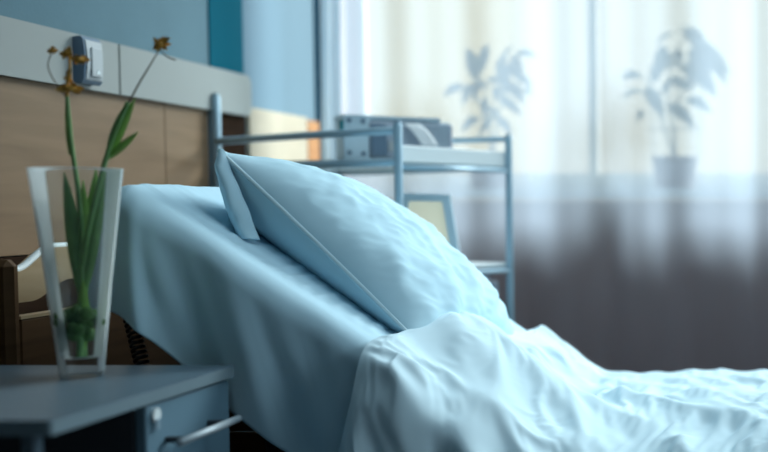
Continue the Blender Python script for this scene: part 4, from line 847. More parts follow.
1,0,-3,1,0,1,-1,-1,0,1,0,0,0,0,0,0,0,0,0,0,-1,0,0,1,0,-1,1,-1,1,0,-1,1,3,-2,-1,0,0,0,0,0,0,0,0,0,-1,0,2,-1,0,1,-1,1,1,0,-1,0,1,-2,1,0,0,0,0,-2,1,-2,0,-2,0,-1,-1,-1,1,-1,10,-13,4,7,-9,7,-15,6,1,-3,-3,-1,-2,-1,1,3,5,4,4,2,1,1,1,0,0,0,0,1,-1,-4,-4,-2,-2,-2,0,-1,0,
1,-2,0,1,0,0,0,-2,1,0,0,-1,2,-1,0,0,0,1,-1,0,0,1,0,0,0,0,-1,1,-1,0,0,1,-2,1,1,0,-2,1,0,0,0,0,0,0,0,0,1,-1,0,0,2,-1,-1,0,2,-1,0,1,0,-1,1,-1,0,1,-3,0,-3,-1,0,5,-5,1,0,-3,1,9,-9,4,3,-8,11,-19,5,2,-2,-3,2,1,-2,-1,-1,2,4,4,3,1,-1,0,0,0,-1,0,-1,2,0,-2,-3,-3,-2,-1,-1,
0,-2,1,0,1,0,1,-1,-1,0,-1,1,0,0,1,-1,1,-1,0,1,0,-1,0,0,0,1,0,-1,1,0,0,0,1,-2,0,1,-1,1,-1,0,-1,2,0,-1,0,2,-2,1,-1,0,1,0,0,1,-2,1,0,0,0,1,0,-1,0,-2,1,-2,0,-1,-1,-1,1,1,-1,-3,1,3,1,0,2,5,-11,12,-20,3,2,-1,-5,1,4,2,2,0,-1,2,3,3,3,-1,-1,-1,0,0,1,1,-1,-1,-2,-3,-3,-4,-2,
-1,0,0,1,1,0,-1,0,0,1,0,1,-2,0,-1,1,-1,1,0,-1,1,0,0,0,0,0,0,0,0,0,0,0,-1,1,-1,0,1,0,0,-1,1,-2,2,0,0,-1,1,0,1,-1,-1,1,1,-2,1,0,0,0,1,0,-1,1,-1,0,-1,0,-1,0,-2,-1,1,4,-4,-3,11,-16,10,-2,8,-3,4,-9,10,-20,2,2,1,-6,-2,0,3,3,4,1,2,2,3,5,3,1,1,-1,0,0,-1,-1,-1,-1,-4,-3,-5,
0,0,0,0,1,1,-2,3,-1,-1,0,-1,0,0,1,-1,0,0,0,0,0,0,0,0,1,-1,0,0,0,0,0,0,0,-1,1,0,-1,1,0,1,-2,2,-2,1,1,0,-1,1,-1,0,-1,0,-2,2,0,0,1,0,-1,1,0,0,0,0,0,-1,1,-1,-1,-1,1,2,-2,-4,5,-3,7,-6,-1,9,-3,4,-7,8,-19,-1,1,6,-7,-1,-3,1,2,4,4,3,2,2,2,3,3,3,3,1,1,1,0,-1,0,-1,-1,
-1,1,1,-1,0,2,-1,0,-1,0,0,-1,1,1,-1,0,1,-1,0,0,0,0,0,1,-1,0,0,1,-1,0,1,-1,0,0,0,-1,1,0,1,-2,2,-1,1,-1,0,-1,2,-1,0,0,0,-1,1,-1,1,0,-1,1,0,-1,1,0,1,0,-1,1,-1,0,0,-1,1,1,-4,-3,3,-3,5,1,-4,4,7,-3,2,-3,5,-17,-4,-4,11,-4,-1,-5,-2,2,3,5,4,4,2,0,0,1,0,1,0,0,3,4,3,2,2,
0,0,1,-1,1,1,0,-1,0,-1,0,1,-1,0,0,0,0,0,0,1,-1,0,1,-1,0,0,0,0,0,0,0,0,0,0,0,0,0,-1,0,1,-1,2,-1,1,1,-1,-1,0,0,0,0,0,0,0,0,0,1,-1,0,0,0,1,0,0,0,1,-1,0,0,-1,3,-8,-1,0,1,0,-3,11,-6,-2,10,2,-1,1,-2,6,-16,-7,-6,9,2,1,-7,-5,-1,3,5,6,5,3,0,-2,-1,0,1,0,-1,0,3,3,2,
0,1,1,-1,0,1,-1,-1,1,0,0,-1,0,0,1,0,-1,0,0,0,0,0,0,0,0,1,0,-1,0,0,0,0,-1,0,1,0,0,0,0,-1,1,-2,3,0,-2,2,-1,-1,0,0,1,0,0,1,-1,0,0,0,0,0,0,0,0,1,1,-1,1,1,1,-1,-1,-1,3,-3,-8,2,0,6,0,-6,2,11,0,0,1,-6,10,-14,-11,-8,2,5,8,-6,-6,-3,1,5,7,6,4,2,0,-2,-2,1,1,-1,-1,0,2,
0,0,2,-2,-1,4,0,-2,-1,0,0,1,0,-1,0,0,0,0,1,-1,1,1,-2,1,0,-1,0,0,0,1,-1,0,0,0,0,0,0,-1,0,1,0,1,-3,3,0,-1,0,0,0,1,-1,0,1,0,0,-1,-1,1,-1,1,0,0,1,0,1,0,0,3,1,-1,-2,0,2,-1,-21,12,1,2,4,-5,-4,8,8,0,1,1,-11,15,-11,-13,-8,-4,2,12,-1,-8,-4,-1,3,6,7,7,2,-2,1,1,3,2,-3,-3,-1,
0,0,1,2,-7,6,0,-1,0,0,0,-1,0,1,-1,0,0,1,0,0,1,-2,1,-1,0,0,0,0,0,0,0,0,0,0,0,0,0,0,0,1,0,-1,0,-3,4,0,-1,0,1,-1,0,1,-1,0,0,2,-2,0,-1,0,0,1,1,0,0,2,3,-1,-1,5,-5,1,0,1,-5,1,-4,-3,6,1,-7,0,9,5,2,1,2,-16,18,-8,-15,-6,-6,-2,11,4,-7,-8,-4,1,6,8,10,8,1,0,-4,-5,5,0,-1,
0,0,2,-1,3,-4,0,1,-1,0,0,1,0,-1,0,0,1,1,0,0,-2,1,-1,1,-1,-1,0,1,0,0,0,0,0,0,0,1,0,-1,-1,1,0,0,0,0,-2,3,-1,0,-1,2,0,0,0,-1,0,1,-1,0,-1,0,1,-1,1,1,1,0,4,0,1,1,-1,-1,1,2,-2,0,-4,-8,3,3,-1,-8,5,8,5,3,0,3,-19,20,-2,-18,-8,-5,-4,7,5,-5,-7,-5,-2,3,7,9,7,-4,1,5,1,3,2,
-1,1,0,4,-6,2,1,-3,3,0,-1,-1,1,0,0,1,0,-1,-1,1,-1,3,-2,0,-1,1,0,0,0,0,0,0,1,0,0,0,0,0,-1,0,0,1,0,0,-1,-2,2,0,0,-1,3,-2,1,0,-1,0,1,-2,1,-2,1,-1,2,1,1,1,1,1,4,-4,3,-2,1,3,-2,4,-3,-6,-6,3,2,-4,-5,6,6,7,3,-2,4,-20,16,4,-17,-8,-6,-4,4,5,-2,-7,-6,-5,1,6,8,13,5,2,-2,2,2,
1,-2,1,3,-2,-2,1,1,-3,1,2,0,-1,0,1,0,-1,0,0,0,1,-3,0,-1,2,1,0,0,1,-1,0,0,0,1,0,1,-1,0,0,0,0,-1,0,0,-1,1,0,-1,3,-2,-3,5,-2,0,1,-3,2,0,1,-1,0,0,0,0,1,1,1,1,-2,3,1,1,-3,6,0,2,0,-3,-7,-2,0,1,-4,-2,5,7,8,2,-2,5,-20,5,14,-18,-7,-6,-4,2,4,2,-6,-5,-8,-5,0,5,4,5,4,4,4,
0,0,-1,4,0,-3,1,0,1,0,-2,0,1,0,-1,0,0,0,0,-3,-1,0,3,0,1,0,0,0,0,0,0,-1,1,0,1,1,0,-1,1,-1,-1,1,0,-1,1,-3,2,0,-3,4,0,-4,4,0,-1,0,0,0,1,0,-1,0,-1,1,0,5,-5,2,1,-3,4,1,-5,9,0,2,0,-2,-3,-5,-2,0,0,-3,0,5,8,9,1,0,4,-12,-5,13,-16,-5,-5,-5,-1,3,3,-4,-5,-7,-6,-6,0,2,5,3,1,
0,1,-3,2,8,-8,1,-1,-1,-1,3,0,-1,0,0,-1,1,2,-2,-2,1,-1,0,1,2,-1,0,0,1,-2,0,0,0,1,1,-1,1,1,-2,0,1,0,0,0,-3,3,-2,1,0,-2,2,0,-4,4,1,-1,0,1,0,0,-2,1,-1,1,-1,-1,2,-1,-1,4,-6,2,7,-1,3,4,-2,0,-2,-3,-3,-1,-2,-1,-2,0,7,8,9,2,2,4,-10,-8,10,-12,-5,-3,-3,-4,0,0,-3,-3,-5,-5,-3,-3,-2,0,0,
0,1,-1,-3,5,-4,2,0,0,-1,-1,2,0,0,0,1,3,-5,-3,4,-3,-1,3,0,0,1,1,-2,1,-2,1,0,2,-2,1,-1,0,0,2,-2,1,0,0,0,2,-6,4,0,1,0,-1,0,1,-5,5,0,0,-1,-1,1,0,-1,0,-1,1,-3,1,-1,0,-5,7,1,-4,6,5,4,9,-5,0,-7,-4,-3,-1,-2,-1,-3,0,7,9,8,4,3,4,-3,-8,3,-6,-5,-4,-2,-5,-3,-4,-4,-2,-1,-2,-2,-4,-5,-3,
0,1,0,-2,1,3,-3,0,0,0,-1,0,1,0,1,2,-5,-3,6,-3,0,3,-2,0,-1,2,-1,0,-1,0,1,1,0,0,5,-6,-2,0,1,0,1,-1,2,0,-2,3,-6,5,1,-1,-2,2,0,1,-6,7,-2,0,0,0,-1,0,-1,0,-1,-2,-2,-2,-2,2,-3,7,5,-2,4,4,4,7,-3,-3,-5,-4,-2,-1,-3,0,-4,0,6,8,10,7,4,2,-1,-5,-3,-5,-4,-4,-1,-4,-2,-2,-1,-1,-2,-3,-4,-2,-4,
0,-1,2,-2,2,2,-2,0,0,0,0,-2,1,0,3,-3,-3,5,-4,0,2,-1,2,-1,4,-4,-1,1,-2,2,0,0,-1,1,1,-2,-3,2,-1,0,-1,4,-1,-1,1,2,0,0,0,0,1,-3,1,1,0,-6,6,0,-1,0,0,-1,-2,-1,0,-2,-2,-3,1,4,1,-3,-4,8,4,2,3,1,2,2,-3,-3,-3,-3,0,-3,-1,-1,-1,5,7,9,8,5,3,0,-3,-3,-5,-4,-3,1,1,5,-7,-2,-2,-3,0,-2,1,
0,0,0,0,1,-1,2,-2,0,0,0,0,-2,3,-3,-1,4,-3,0,4,0,1,-4,1,0,-1,1,-1,0,1,0,0,0,-1,0,-1,0,1,-1,0,0,-3,4,0,0,-1,4,-4,-1,2,1,1,-1,0,1,0,-6,1,2,0,1,0,-1,-2,-2,0,-4,4,0,-4,-1,-2,3,1,4,3,0,4,3,1,1,-3,-3,-1,-2,-1,-2,-2,-4,-3,7,7,7,6,6,4,3,-1,-2,-3,-3,-1,1,-2,5,-2,-1,-1,-2,0,0,
0,0,0,1,-1,1,-1,0,0,0,0,0,0,-3,0,0,-1,1,4,-2,2,-1,2,-1,-2,0,0,1,0,1,-1,0,-1,0,-1,0,0,2,-1,1,-1,0,-5,6,0,0,0,-1,1,-3,0,1,3,-2,1,0,1,-3,0,1,0,-1,-1,-1,-1,-1,1,-3,0,0,-2,0,-1,-1,4,3,1,1,3,3,1,0,-2,-3,-1,-1,-1,-2,-1,-8,-7,6,8,7,5,5,4,4,2,-1,-1,-1,0,-1,3,2,1,0,1,-2,-1,
0,0,0,1,-1,1,-2,0,0,1,0,0,1,0,-2,1,0,1,-2,3,-1,0,-1,0,-3,3,0,0,0,1,-1,1,-1,0,-3,0,2,1,0,-1,1,0,0,-4,5,0,-1,0,-3,6,0,-1,-4,2,-1,1,0,1,-2,-1,0,1,-1,-1,-1,-1,-1,-1,-1,-1,0,-2,0,-4,0,-3,9,2,2,4,3,1,-2,-1,-2,0,-2,-1,-1,-1,-8,-11,-1,9,6,7,5,5,4,3,-1,-2,-1,0,0,3,2,3,0,3,-1,
0,0,0,1,0,-1,-2,1,0,0,1,1,-1,0,0,-2,1,0,2,-1,0,0,0,0,-1,0,1,0,0,0,0,-1,1,0,-3,1,7,-5,0,1,1,-1,0,1,-5,4,-2,1,1,-5,0,2,3,-3,2,-1,1,1,0,-1,0,-1,1,-1,-1,0,0,0,-1,-2,-2,-1,-1,-5,-5,-3,1,13,4,2,2,0,1,-2,-1,0,0,-2,-2,1,1,-9,-9,-8,1,3,12,5,8,10,4,-5,-4,-2,-1,-2,2,4,2,-1,-2,
0,0,0,1,1,-3,0,0,1,-1,0,1,1,-2,1,1,0,0,0,-1,0,0,0,0,1,0,-1,0,1,-1,0,0,0,0,-2,3,-1,-3,5,0,-2,0,3,-3,3,-4,2,-1,0,0,1,-1,-1,3,-3,1,-1,0,2,0,0,1,-1,1,0,-1,0,0,-2,-1,-1,-2,-2,-5,-6,-5,-2,6,10,6,2,1,-2,0,0,-1,0,0,-1,-1,-3,2,-1,-6,-6,-2,-2,2,-1,-2,23,15,-5,-5,-4,-2,-4,-1,5,1,0,
0,0,0,-1,1,-1,0,1,0,0,-1,-1,0,3,-3,2,0,2,0,0,0,0,0,0,-1,-1,0,0,0,0,0,1,-1,0,-2,4,-2,3,-4,3,0,0,-4,4,-3,2,-1,0,0,1,-3,1,0,0,2,-1,0,0,-1,2,0,0,2,0,0,0,2,-2,0,0,-2,0,-3,-6,-5,-6,-3,2,6,8,4,1,0,-1,0,0,0,-1,0,0,-1,-2,-6,-2,-1,-4,-7,0,2,5,-5,19,19,-3,-6,-3,-3,-5,-2,3,2,
-1,1,-1,1,-1,0,1,0,0,0,0,-1,0,-1,4,-3,1,-1,-1,0,1,3,-1,0,-1,2,-1,-1,-1,1,0,-1,1,1,0,0,0,-1,2,-3,1,0,1,0,-1,0,0,0,0,0,3,-4,-3,-2,4,2,0,0,0,0,0,1,1,1,1,1,-3,5,0,-1,1,-2,-1,-6,-6,-6,-4,-6,5,7,7,3,2,-1,-1,-1,0,1,-1,0,1,3,2,-3,-5,-2,-2,-2,-1,0,-5,-5,17,14,-1,-4,0,-3,-6,-1,2,
0,-1,0,1,-1,1,0,1,-1,0,0,1,-1,0,-1,3,-1,0,1,1,0,-2,0,-1,1,-1,0,0,0,-1,1,1,-1,-1,5,-3,0,0,-1,1,0,0,0,-1,0,-1,1,0,0,0,-2,5,-1,1,-9,-2,7,1,0,0,0,1,0,1,2,0,2,-4,5,2,0,0,-1,-3,-5,-4,-5,-6,-8,7,6,6,2,0,-1,1,2,-3,0,1,0,-1,7,7,3,-7,-3,-3,-1,-4,-4,-5,0,12,6,0,-1,0,-4,-4,0,
0,0,0,0,0,0,1,-1,1,0,0,-1,1,1,0,-1,0,0,-1,0,-1,0,1,0,0,0,0,-1,0,0,0,-1,1,0,0,5,-4,0,0,-1,-1,1,1,-3,3,-1,1,0,0,0,1,-4,6,-2,2,-2,-8,6,1,-1,1,0,1,0,1,1,2,1,-4,6,1,0,2,-2,-2,-2,-2,-8,-9,-10,11,5,4,0,0,1,5,7,1,-10,0,1,-5,2,6,8,-1,-3,-1,-1,-6,-9,-4,7,8,1,0,1,-1,-6,-1,
0,1,-1,-1,0,1,0,0,0,0,0,0,1,-1,1,0,0,-1,-1,0,0,0,0,1,1,-1,0,0,-1,0,-1,2,8,0,-7,-1,3,-2,-1,0,0,-2,-1,3,-1,1,-2,2,1,0,-2,1,-4,2,3,0,0,-8,6,0,0,1,0,0,0,1,2,1,-1,-3,7,1,3,-2,2,0,4,4,-15,-15,-12,12,4,2,1,1,0,4,5,9,-2,-3,-3,-5,-3,2,3,1,-2,-2,1,-6,-7,2,6,5,1,1,1,-4,-4,
0,0,0,-1,0,1,0,0,0,0,0,1,-1,0,-1,4,-1,-2,-1,0,1,-1,0,1,0,0,0,0,0,-1,0,5,-8,0,8,-5,-1,2,1,-2,1,0,0,-2,1,1,0,-1,-1,0,3,0,-2,1,-1,2,0,1,-8,6,2,-2,0,0,-1,0,-3,6,0,-3,-1,8,1,-1,4,3,3,-6,8,-13,-13,-12,10,4,2,-1,-2,-4,0,2,3,1,1,-1,-2,1,5,-2,-6,0,3,5,-8,-1,5,5,2,0,1,3,-7,
0,1,1,-2,-1,0,1,1,-1,0,0,0,0,2,-1,-2,-2,1,3,0,-1,0,-1,0,0,1,1,0,-1,-1,2,-5,0,8,-10,7,-3,0,1,2,-2,1,-1,1,-1,0,0,-1,2,-1,-3,0,5,-1,0,0,2,-2,1,-7,0,6,-1,1,-1,0,-1,-3,6,-2,-4,4,2,-1,6,4,0,1,1,6,-10,-9,-12,4,2,-1,-6,-4,-2,1,1,2,2,1,-1,-7,3,16,-2,-9,-1,2,2,-4,5,5,2,1,2,0,-2,
-1,1,2,-2,-1,2,0,-1,0,1,0,-1,-1,1,0,-4,1,2,1,4,-1,-4,0,1,-1,0,0,1,0,1,-2,-1,6,-10,5,-5,6,-2,0,1,2,-2,2,-2,1,-1,1,0,-2,1,1,-1,-3,4,0,-1,-1,4,-1,1,-1,-6,5,-1,1,0,0,4,-6,3,-3,-5,4,-1,3,4,1,6,0,0,5,2,-8,-10,-6,-5,-3,-5,-5,-2,1,2,2,-5,1,5,1,4,14,-5,-8,0,1,-2,3,4,3,2,0,2,3,
-2,2,0,-3,3,1,-1,0,0,-1,1,1,-1,-3,0,1,2,2,-2,-4,1,3,-2,-1,3,-1,1,0,1,1,0,3,-6,0,-1,2,-2,3,-2,0,0,3,-3,1,0,0,-1,0,1,-1,0,1,0,-4,3,3,0,-1,1,0,-2,2,-1,1,0,1,0,0,2,-4,0,-5,-1,1,0,2,2,3,3,5,3,-8,-3,8,6,-9,-9,-3,-4,-6,-7,-4,-2,6,2,4,-2,-5,10,13,-10,-3,1,-2,-1,3,0,5,1,3,1,
-1,-3,6,0,0,-2,1,-1,0,0,-1,-1,1,0,0,1,1,-2,0,0,1,0,0,-1,-1,1,0,1,2,1,0,-4,-2,3,0,0,0,0,1,-2,0,-1,3,-1,-1,1,0,0,-1,1,0,0,1,0,-4,0,2,-1,3,0,0,1,-1,1,1,0,2,1,0,3,-3,-4,-4,2,-3,-2,1,5,-1,1,1,-1,7,2,2,16,-3,-7,-4,-4,-4,-4,-3,-1,-1,-1,-3,-6,-8,14,1,0,2,-4,-5,2,-1,3,2,1,4,
3,3,-6,0,1,-1,0,0,-1,1,0,0,0,-1,1,0,-1,0,2,-1,1,-1,1,-1,-1,0,0,1,-1,0,-1,0,0,0,2,0,1,-1,0,1,-2,0,-1,2,0,-1,0,1,0,-1,1,0,0,0,1,-3,0,3,-2,1,0,-2,0,2,2,1,3,0,1,1,2,-4,-1,1,-5,0,-4,2,1,0,-3,5,4,4,9,0,8,2,-4,2,-2,-3,-3,4,-6,-6,-5,-6,-8,-13,16,4,9,-8,-6,-4,0,1,-1,-3,9,
9,-9,-8,8,0,0,0,-1,1,-1,0,0,0,2,0,0,0,1,-2,1,-3,1,1,0,-1,1,-1,0,0,0,1,-1,1,-1,0,1,0,0,0,0,1,-1,1,-1,1,-1,0,-1,0,0,-1,2,0,0,0,1,-2,-1,2,-1,1,1,-2,-3,0,2,9,-5,1,1,3,3,-1,4,-2,7,-11,-10,6,-6,3,4,1,11,-1,1,3,5,5,-5,3,1,0,-7,3,5,-1,-3,-1,4,-1,-19,-6,-2,-6,-7,4,1,-6,8,4,
-4,-1,5,6,-9,3,-2,1,0,1,0,0,0,0,0,0,0,-1,0,-1,1,0,1,0,0,-1,1,-1,0,0,-1,0,2,1,0,-1,-1,1,0,0,0,1,-1,1,-1,1,0,0,1,0,-1,-2,1,1,0,0,0,-3,-1,3,-1,-2,-1,1,4,1,-12,7,5,3,4,5,-8,9,1,-1,2,-7,-16,5,4,2,6,-3,-1,1,4,3,2,5,-1,1,1,1,2,-3,1,3,0,-8,-10,1,-9,7,4,-10,-6,-10,10,3,0,
-4,2,5,-4,0,0,0,1,0,-1,1,0,0,-1,1,0,0,0,1,0,-1,0,0,0,1,-1,-1,0,-2,1,2,1,-2,-1,0,0,0,1,1,0,0,1,0,-1,0,0,0,0,-1,0,1,1,-1,-1,1,0,0,1,-2,-2,2,0,0,-2,-7,-1,5,-6,3,2,1,9,10,-2,5,-2,-9,-7,4,3,-1,3,0,-6,-3,1,2,4,3,2,2,0,2,1,0,-1,-1,-1,-3,-3,-1,4,0,0,-2,2,0,1,-7,-4,-1,
-1,2,1,-4,2,-1,1,-1,1,0,-1,1,0,0,-1,1,0,0,0,-1,1,0,0,1,-1,0,0,-1,1,-3,1,2,0,1,-1,1,-1,-3,-1,4,0,-1,2,0,0,-1,0,0,1,-1,-1,-2,3,0,0,0,0,1,0,-2,-3,0,-2,0,1,-2,-2,1,-6,1,0,-4,0,22,5,-10,4,4,1,-1,-1,-5,-4,-2,-2,-2,1,2,3,2,2,2,1,1,-1,0,0,-2,-1,0,3,4,-1,-1,-3,3,1,-4,4,-7,-7,
-1,2,0,-1,0,1,-1,1,-1,0,0,-1,1,0,0,0,0,0,-1,1,-1,0,0,1,0,1,-1,1,0,0,-2,0,1,0,0,-1,1,1,1,-4,0,2,-1,-1,0,1,0,1,0,1,1,0,-4,2,-1,1,0,-1,0,1,0,-2,0,-1,1,-2,-5,-3,-1,-2,-2,3,11,0,6,15,11,2,-1,-5,-8,-8,-8,-5,-1,-1,-1,-1,2,1,2,3,1,1,1,-1,-1,0,0,1,3,3,0,-3,0,0,-1,2,-4,2,-3,
1,-1,0,-3,4,0,0,0,-1,0,0,0,0,0,0,-1,1,0,0,0,1,0,0,-1,1,-1,1,0,0,1,-1,-1,-1,0,1,0,1,0,-1,0,1,-1,-1,1,0,0,1,-1,0,0,0,1,0,-2,1,-1,1,-1,0,0,2,1,0,-1,-5,-2,0,-1,-3,-3,1,1,-10,11,6,4,5,4,3,0,0,-3,-3,-6,-3,0,-1,0,-1,2,1,1,2,0,0,0,0,0,1,2,1,2,-1,-2,-1,1,0,-1,3,3,4,
0,1,-1,0,3,-3,1,-1,0,0,0,0,-1,1,0,0,-1,1,0,0,1,0,0,-1,0,0,0,1,1,0,1,0,0,-1,-1,-1,-1,1,0,1,0,-1,0,0,0,0,0,0,-1,2,0,0,0,-1,-1,0,0,1,0,0,-1,0,2,0,1,-2,-1,-3,-2,-3,-3,-5,3,-3,0,0,3,5,4,4,4,4,-1,0,-6,-2,0,-1,1,-1,1,1,-1,0,0,2,1,1,1,1,2,-1,-1,0,0,0,2,3,2,3,2,
0,1,-2,1,0,0,0,-1,1,0,-1,0,1,-1,1,0,0,-1,1,0,1,0,-1,0,0,0,0,0,1,0,1,-1,0,0,-1,0,0,0,0,-1,0,1,0,0,0,0,0,0,0,-2,1,0,0,1,-1,1,-1,1,0,1,0,1,-1,1,-1,2,-2,-1,0,-3,-3,-5,-3,-6,-4,-2,1,1,3,5,6,6,6,2,-1,-4,-1,0,-1,1,0,-1,0,1,2,0,1,0,1,1,0,1,0,0,0,3,2,3,4,1,-1,
1,0,-3,5,-4,2,-2,0,0,0,1,0,-1,1,-1,1,0,0,0,0,-1,1,0,0,-1,1,0,-1,0,0,1,1,1,0,-1,0,-1,-1,1,1,-1,0,0,0,0,0,-1,0,1,0,1,0,0,-2,1,-1,1,-1,1,-1,0,0,1,0,2,0,1,1,-1,0,-2,-4,-3,-8,-6,-9,0,1,1,4,6,6,6,3,3,0,-3,-1,0,0,1,2,1,0,-2,-1,-2,2,2,1,2,0,0,1,2,2,0,0,-1,0,1,
0,-1,0,0,0,-1,0,1,0,1,0,0,0,0,0,0,0,0,-1,1,-1,2,-1,0,0,0,0,0,0,0,-2,-1,0,0,2,-1,0,1,-1,0,1,0,0,1,0,0,0,1,-1,0,-2,-1,0,2,0,0,0,1,-1,1,0,0,0,1,0,1,1,2,1,0,-1,1,-5,-5,-8,-11,-10,0,3,4,4,5,6,5,2,1,0,1,-1,1,1,0,-1,-4,-3,0,4,3,1,2,1,2,0,0,1,-2,-1,-2,-3,-2,-1,
0,0,-1,0,1,-1,0,0,1,-1,1,0,0,-1,1,-1,1,0,0,0,0,-2,2,0,1,-1,0,0,0,0,0,0,-1,2,0,2,0,-3,2,-1,-1,-1,0,-1,0,1,1,-1,1,0,0,1,0,-1,0,0,0,-1,0,-1,0,0,0,0,2,2,2,0,2,1,2,-1,-2,-1,-9,-8,-7,0,-1,-1,0,0,0,4,10,1,2,0,1,0,0,-3,-4,1,6,6,1,-2,-1,1,1,0,1,-1,-4,-3,-4,-4,-2,-2,-1,
0,-1,1,0,0,0,-1,0,1,0,-1,1,0,0,0,1,0,-1,-1,-1,0,0,1,1,0,1,0,-1,-1,0,0,0,1,-2,1,1,1,-1,-2,1,3,-1,0,0,1,-1,-1,0,-1,-1,0,1,1,1,0,0,-1,0,0,0,0,0,1,1,-1,0,0,2,2,3,1,0,1,-3,-2,-6,-4,-4,0,0,1,2,2,-5,-5,5,3,2,1,0,-2,0,4,4,2,-3,-3,1,2,1,1,2,-1,0,-1,-3,-2,-3,-5,-4,-6,
0,-1,1,1,-1,0,0,1,-2,1,0,-1,1,0,0,-1,0,0,1,-1,0,1,0,0,0,-1,0,1,-1,1,0,0,0,0,-1,0,0,3,-1,-1,-1,0,1,0,0,0,0,-1,0,1,0,-1,1,0,0,0,0,-1,0,0,0,1,0,-1,1,0,1,1,0,1,3,3,-1,3,0,-3,-4,-1,7,-2,-5,-6,-7,2,1,1,1,1,2,1,1,2,2,-1,-2,-1,2,1,1,1,2,1,1,-2,0,2,1,0,-2,-3,0,
0,0,0,1,-1,1,-1,-1,1,0,0,0,0,0,0,0,0,0,-1,1,0,-1,1,0,-1,1,-1,0,1,-1,0,1,0,0,0,0,0,-1,2,0,-3,4,-1,0,-1,0,0,1,0,0,0,0,-1,0,0,-1,-1,1,-1,1,0,0,0,1,0,0,0,-1,1,3,0,2,4,2,3,1,-4,-9,-13,-3,-1,2,4,3,3,0,1,0,0,0,2,1,-1,1,0,2,1,1,1,2,2,0,2,1,-3,-2,1,3,5,2,0,
0,0,1,0,0,0,-2,1,0,-1,1,0,0,0,-1,0,-1,1,1,0,0,1,-2,0,1,-1,0,1,0,0,0,0,-1,1,0,-1,1,0,-1,-1,4,-3,0,0,0,0,0,0,0,1,0,1,0,0,0,0,0,0,2,-1,1,0,0,0,-1,-1,-1,0,-1,-2,3,4,1,8,3,4,3,-2,-7,-5,1,-2,0,-3,-4,-1,-2,0,0,1,-1,0,2,0,1,1,3,2,2,1,-1,0,0,1,3,-1,-4,0,3,4,3,
0,0,1,0,-1,-1,1,0,0,0,-1,1,-1,0,1,0,0,0,0,0,0,0,1,0,-2,0,2,-1,0,0,0,0,0,-1,1,0,0,1,1,1,-3,0,0,2,0,-1,-1,0,0,-1,0,-1,0,0,0,0,1,0,0,0,1,0,1,0,-1,0,-1,-1,1,0,-1,-1,5,7,4,4,0,-1,-3,-3,-9,-3,-3,1,1,-1,-1,-1,0,1,0,0,0,1,2,1,1,2,1,0,-1,0,0,2,2,2,1,-3,-5,1,2,
0,0,0,1,-1,0,-1,1,-1,1,0,0,0,0,-1,0,0,0,1,0,0,0,-1,0,1,1,-2,0,1,0,0,-1,0,2,-1,0,0,0,-1,1,0,0,1,-2,0,0,0,0,0,0,0,1,-1,0,0,1,2,0,0,1,-1,0,-1,0,1,-1,0,-1,-3,-1,1,2,3,3,4,5,6,4,3,-2,-1,-6,-8,-8,-7,-4,-2,-1,0,-1,1,0,-1,1,3,3,1,-1,-2,-2,1,1,2,3,3,3,3,0,-1,-7,-1,
0,0,1,-1,-1,0,1,-1,1,0,0,-1,1,0,0,0,1,0,-1,0,0,0,0,0,0,-1,2,0,-1,1,0,0,1,-2,0,0,0,0,0,-1,1,1,-1,0,0,2,-2,-2,-1,1,0,0,3,1,0,0,-1,-1,-2,0,1,0,1,-1,0,1,1,0,0,-1,-2,0,1,1,5,2,-4,-4,-4,-4,-4,-3,-1,1,2,0,-2,-4,-4,0,2,2,2,3,1,4,2,1,0,-1,-2,-2,0,2,4,4,2,3,0,1,-7,
0,0,0,0,-1,-1,2,0,0,-1,1,0,0,0,0,1,-1,0,0,0,1,-1,0,0,1,0,-1,0,1,-1,0,0,-1,0,1,0,0,0,0,0,0,-1,1,0,0,0,0,-2,2,2,1,0,-1,-1,0,0,-2,0,2,-1,2,0,-1,1,0,0,0,1,-1,-1,-1,-2,0,-1,1,5,5,6,6,6,4,3,-2,-9,-9,-9,-7,-5,-5,-6,-3,2,4,1,6,0,0,0,2,1,0,-1,-2,-3,0,3,4,2,2,0,-1,
0,1,-1,0,-1,0,1,1,-1,1,-1,1,-1,1,0,-1,0,0,1,0,-1,0,0,0,0,0,0,0,-1,1,0,1,0,1,-2,0,0,0,0,0,0,0,-1,1,-1,0,4,2,-2,-2,0,0,-1,0,0,0,1,1,-2,1,-3,0,-2,0,0,1,1,1,3,3,-1,-2,-5,-4,0,2,6,6,6,6,4,2,2,3,-2,-5,-6,-8,-7,-5,-6,-4,-1,1,-8,-3,4,2,1,4,4,3,0,-2,-3,0,0,2,3,2,2,
0,0,-1,3,-3,1,0,0,1,0,0,-1,0,-1,1,0,0,1,-1,0,0,0,1,0,-1,0,1,0,0,0,0,-1,0,-1,1,0,0,0,0,1,-1,0,0,-1,1,0,1,0,0,-1,0,0,0,0,1,0,-1,0,1,0,-1,-1,3,3,1,0,1,1,0,-2,-1,-3,-2,-5,-2,-3,10,-10,6,6,6,5,4,4,3,4,1,0,-7,-8,-7,-8,-7,-7,-5,-5,-7,-2,2,2,6,6,5,4,0,-3,1,0,1,3,3,
0,0,-1,0,-4,6,0,-1,0,0,0,0,0,0,-1,1,0,-1,1,0,1,0,-1,0,0,0,0,0,0,0,0,0,0,0,1,0,-1,0,0,0,0,0,0,0,0,0,-1,3,-2,0,0,0,0,1,-1,0,1,0,1,-1,0,0,-2,-3,2,2,1,1,0,0,0,3,-2,-4,-2,-2,4,3,-15,0,3,4,4,3,5,5,6,5,7,0,-4,-8,-11,-8,-3,-5,-4,-3,-3,-1,-3,1,3,5,4,1,-1,0,1,0,6,
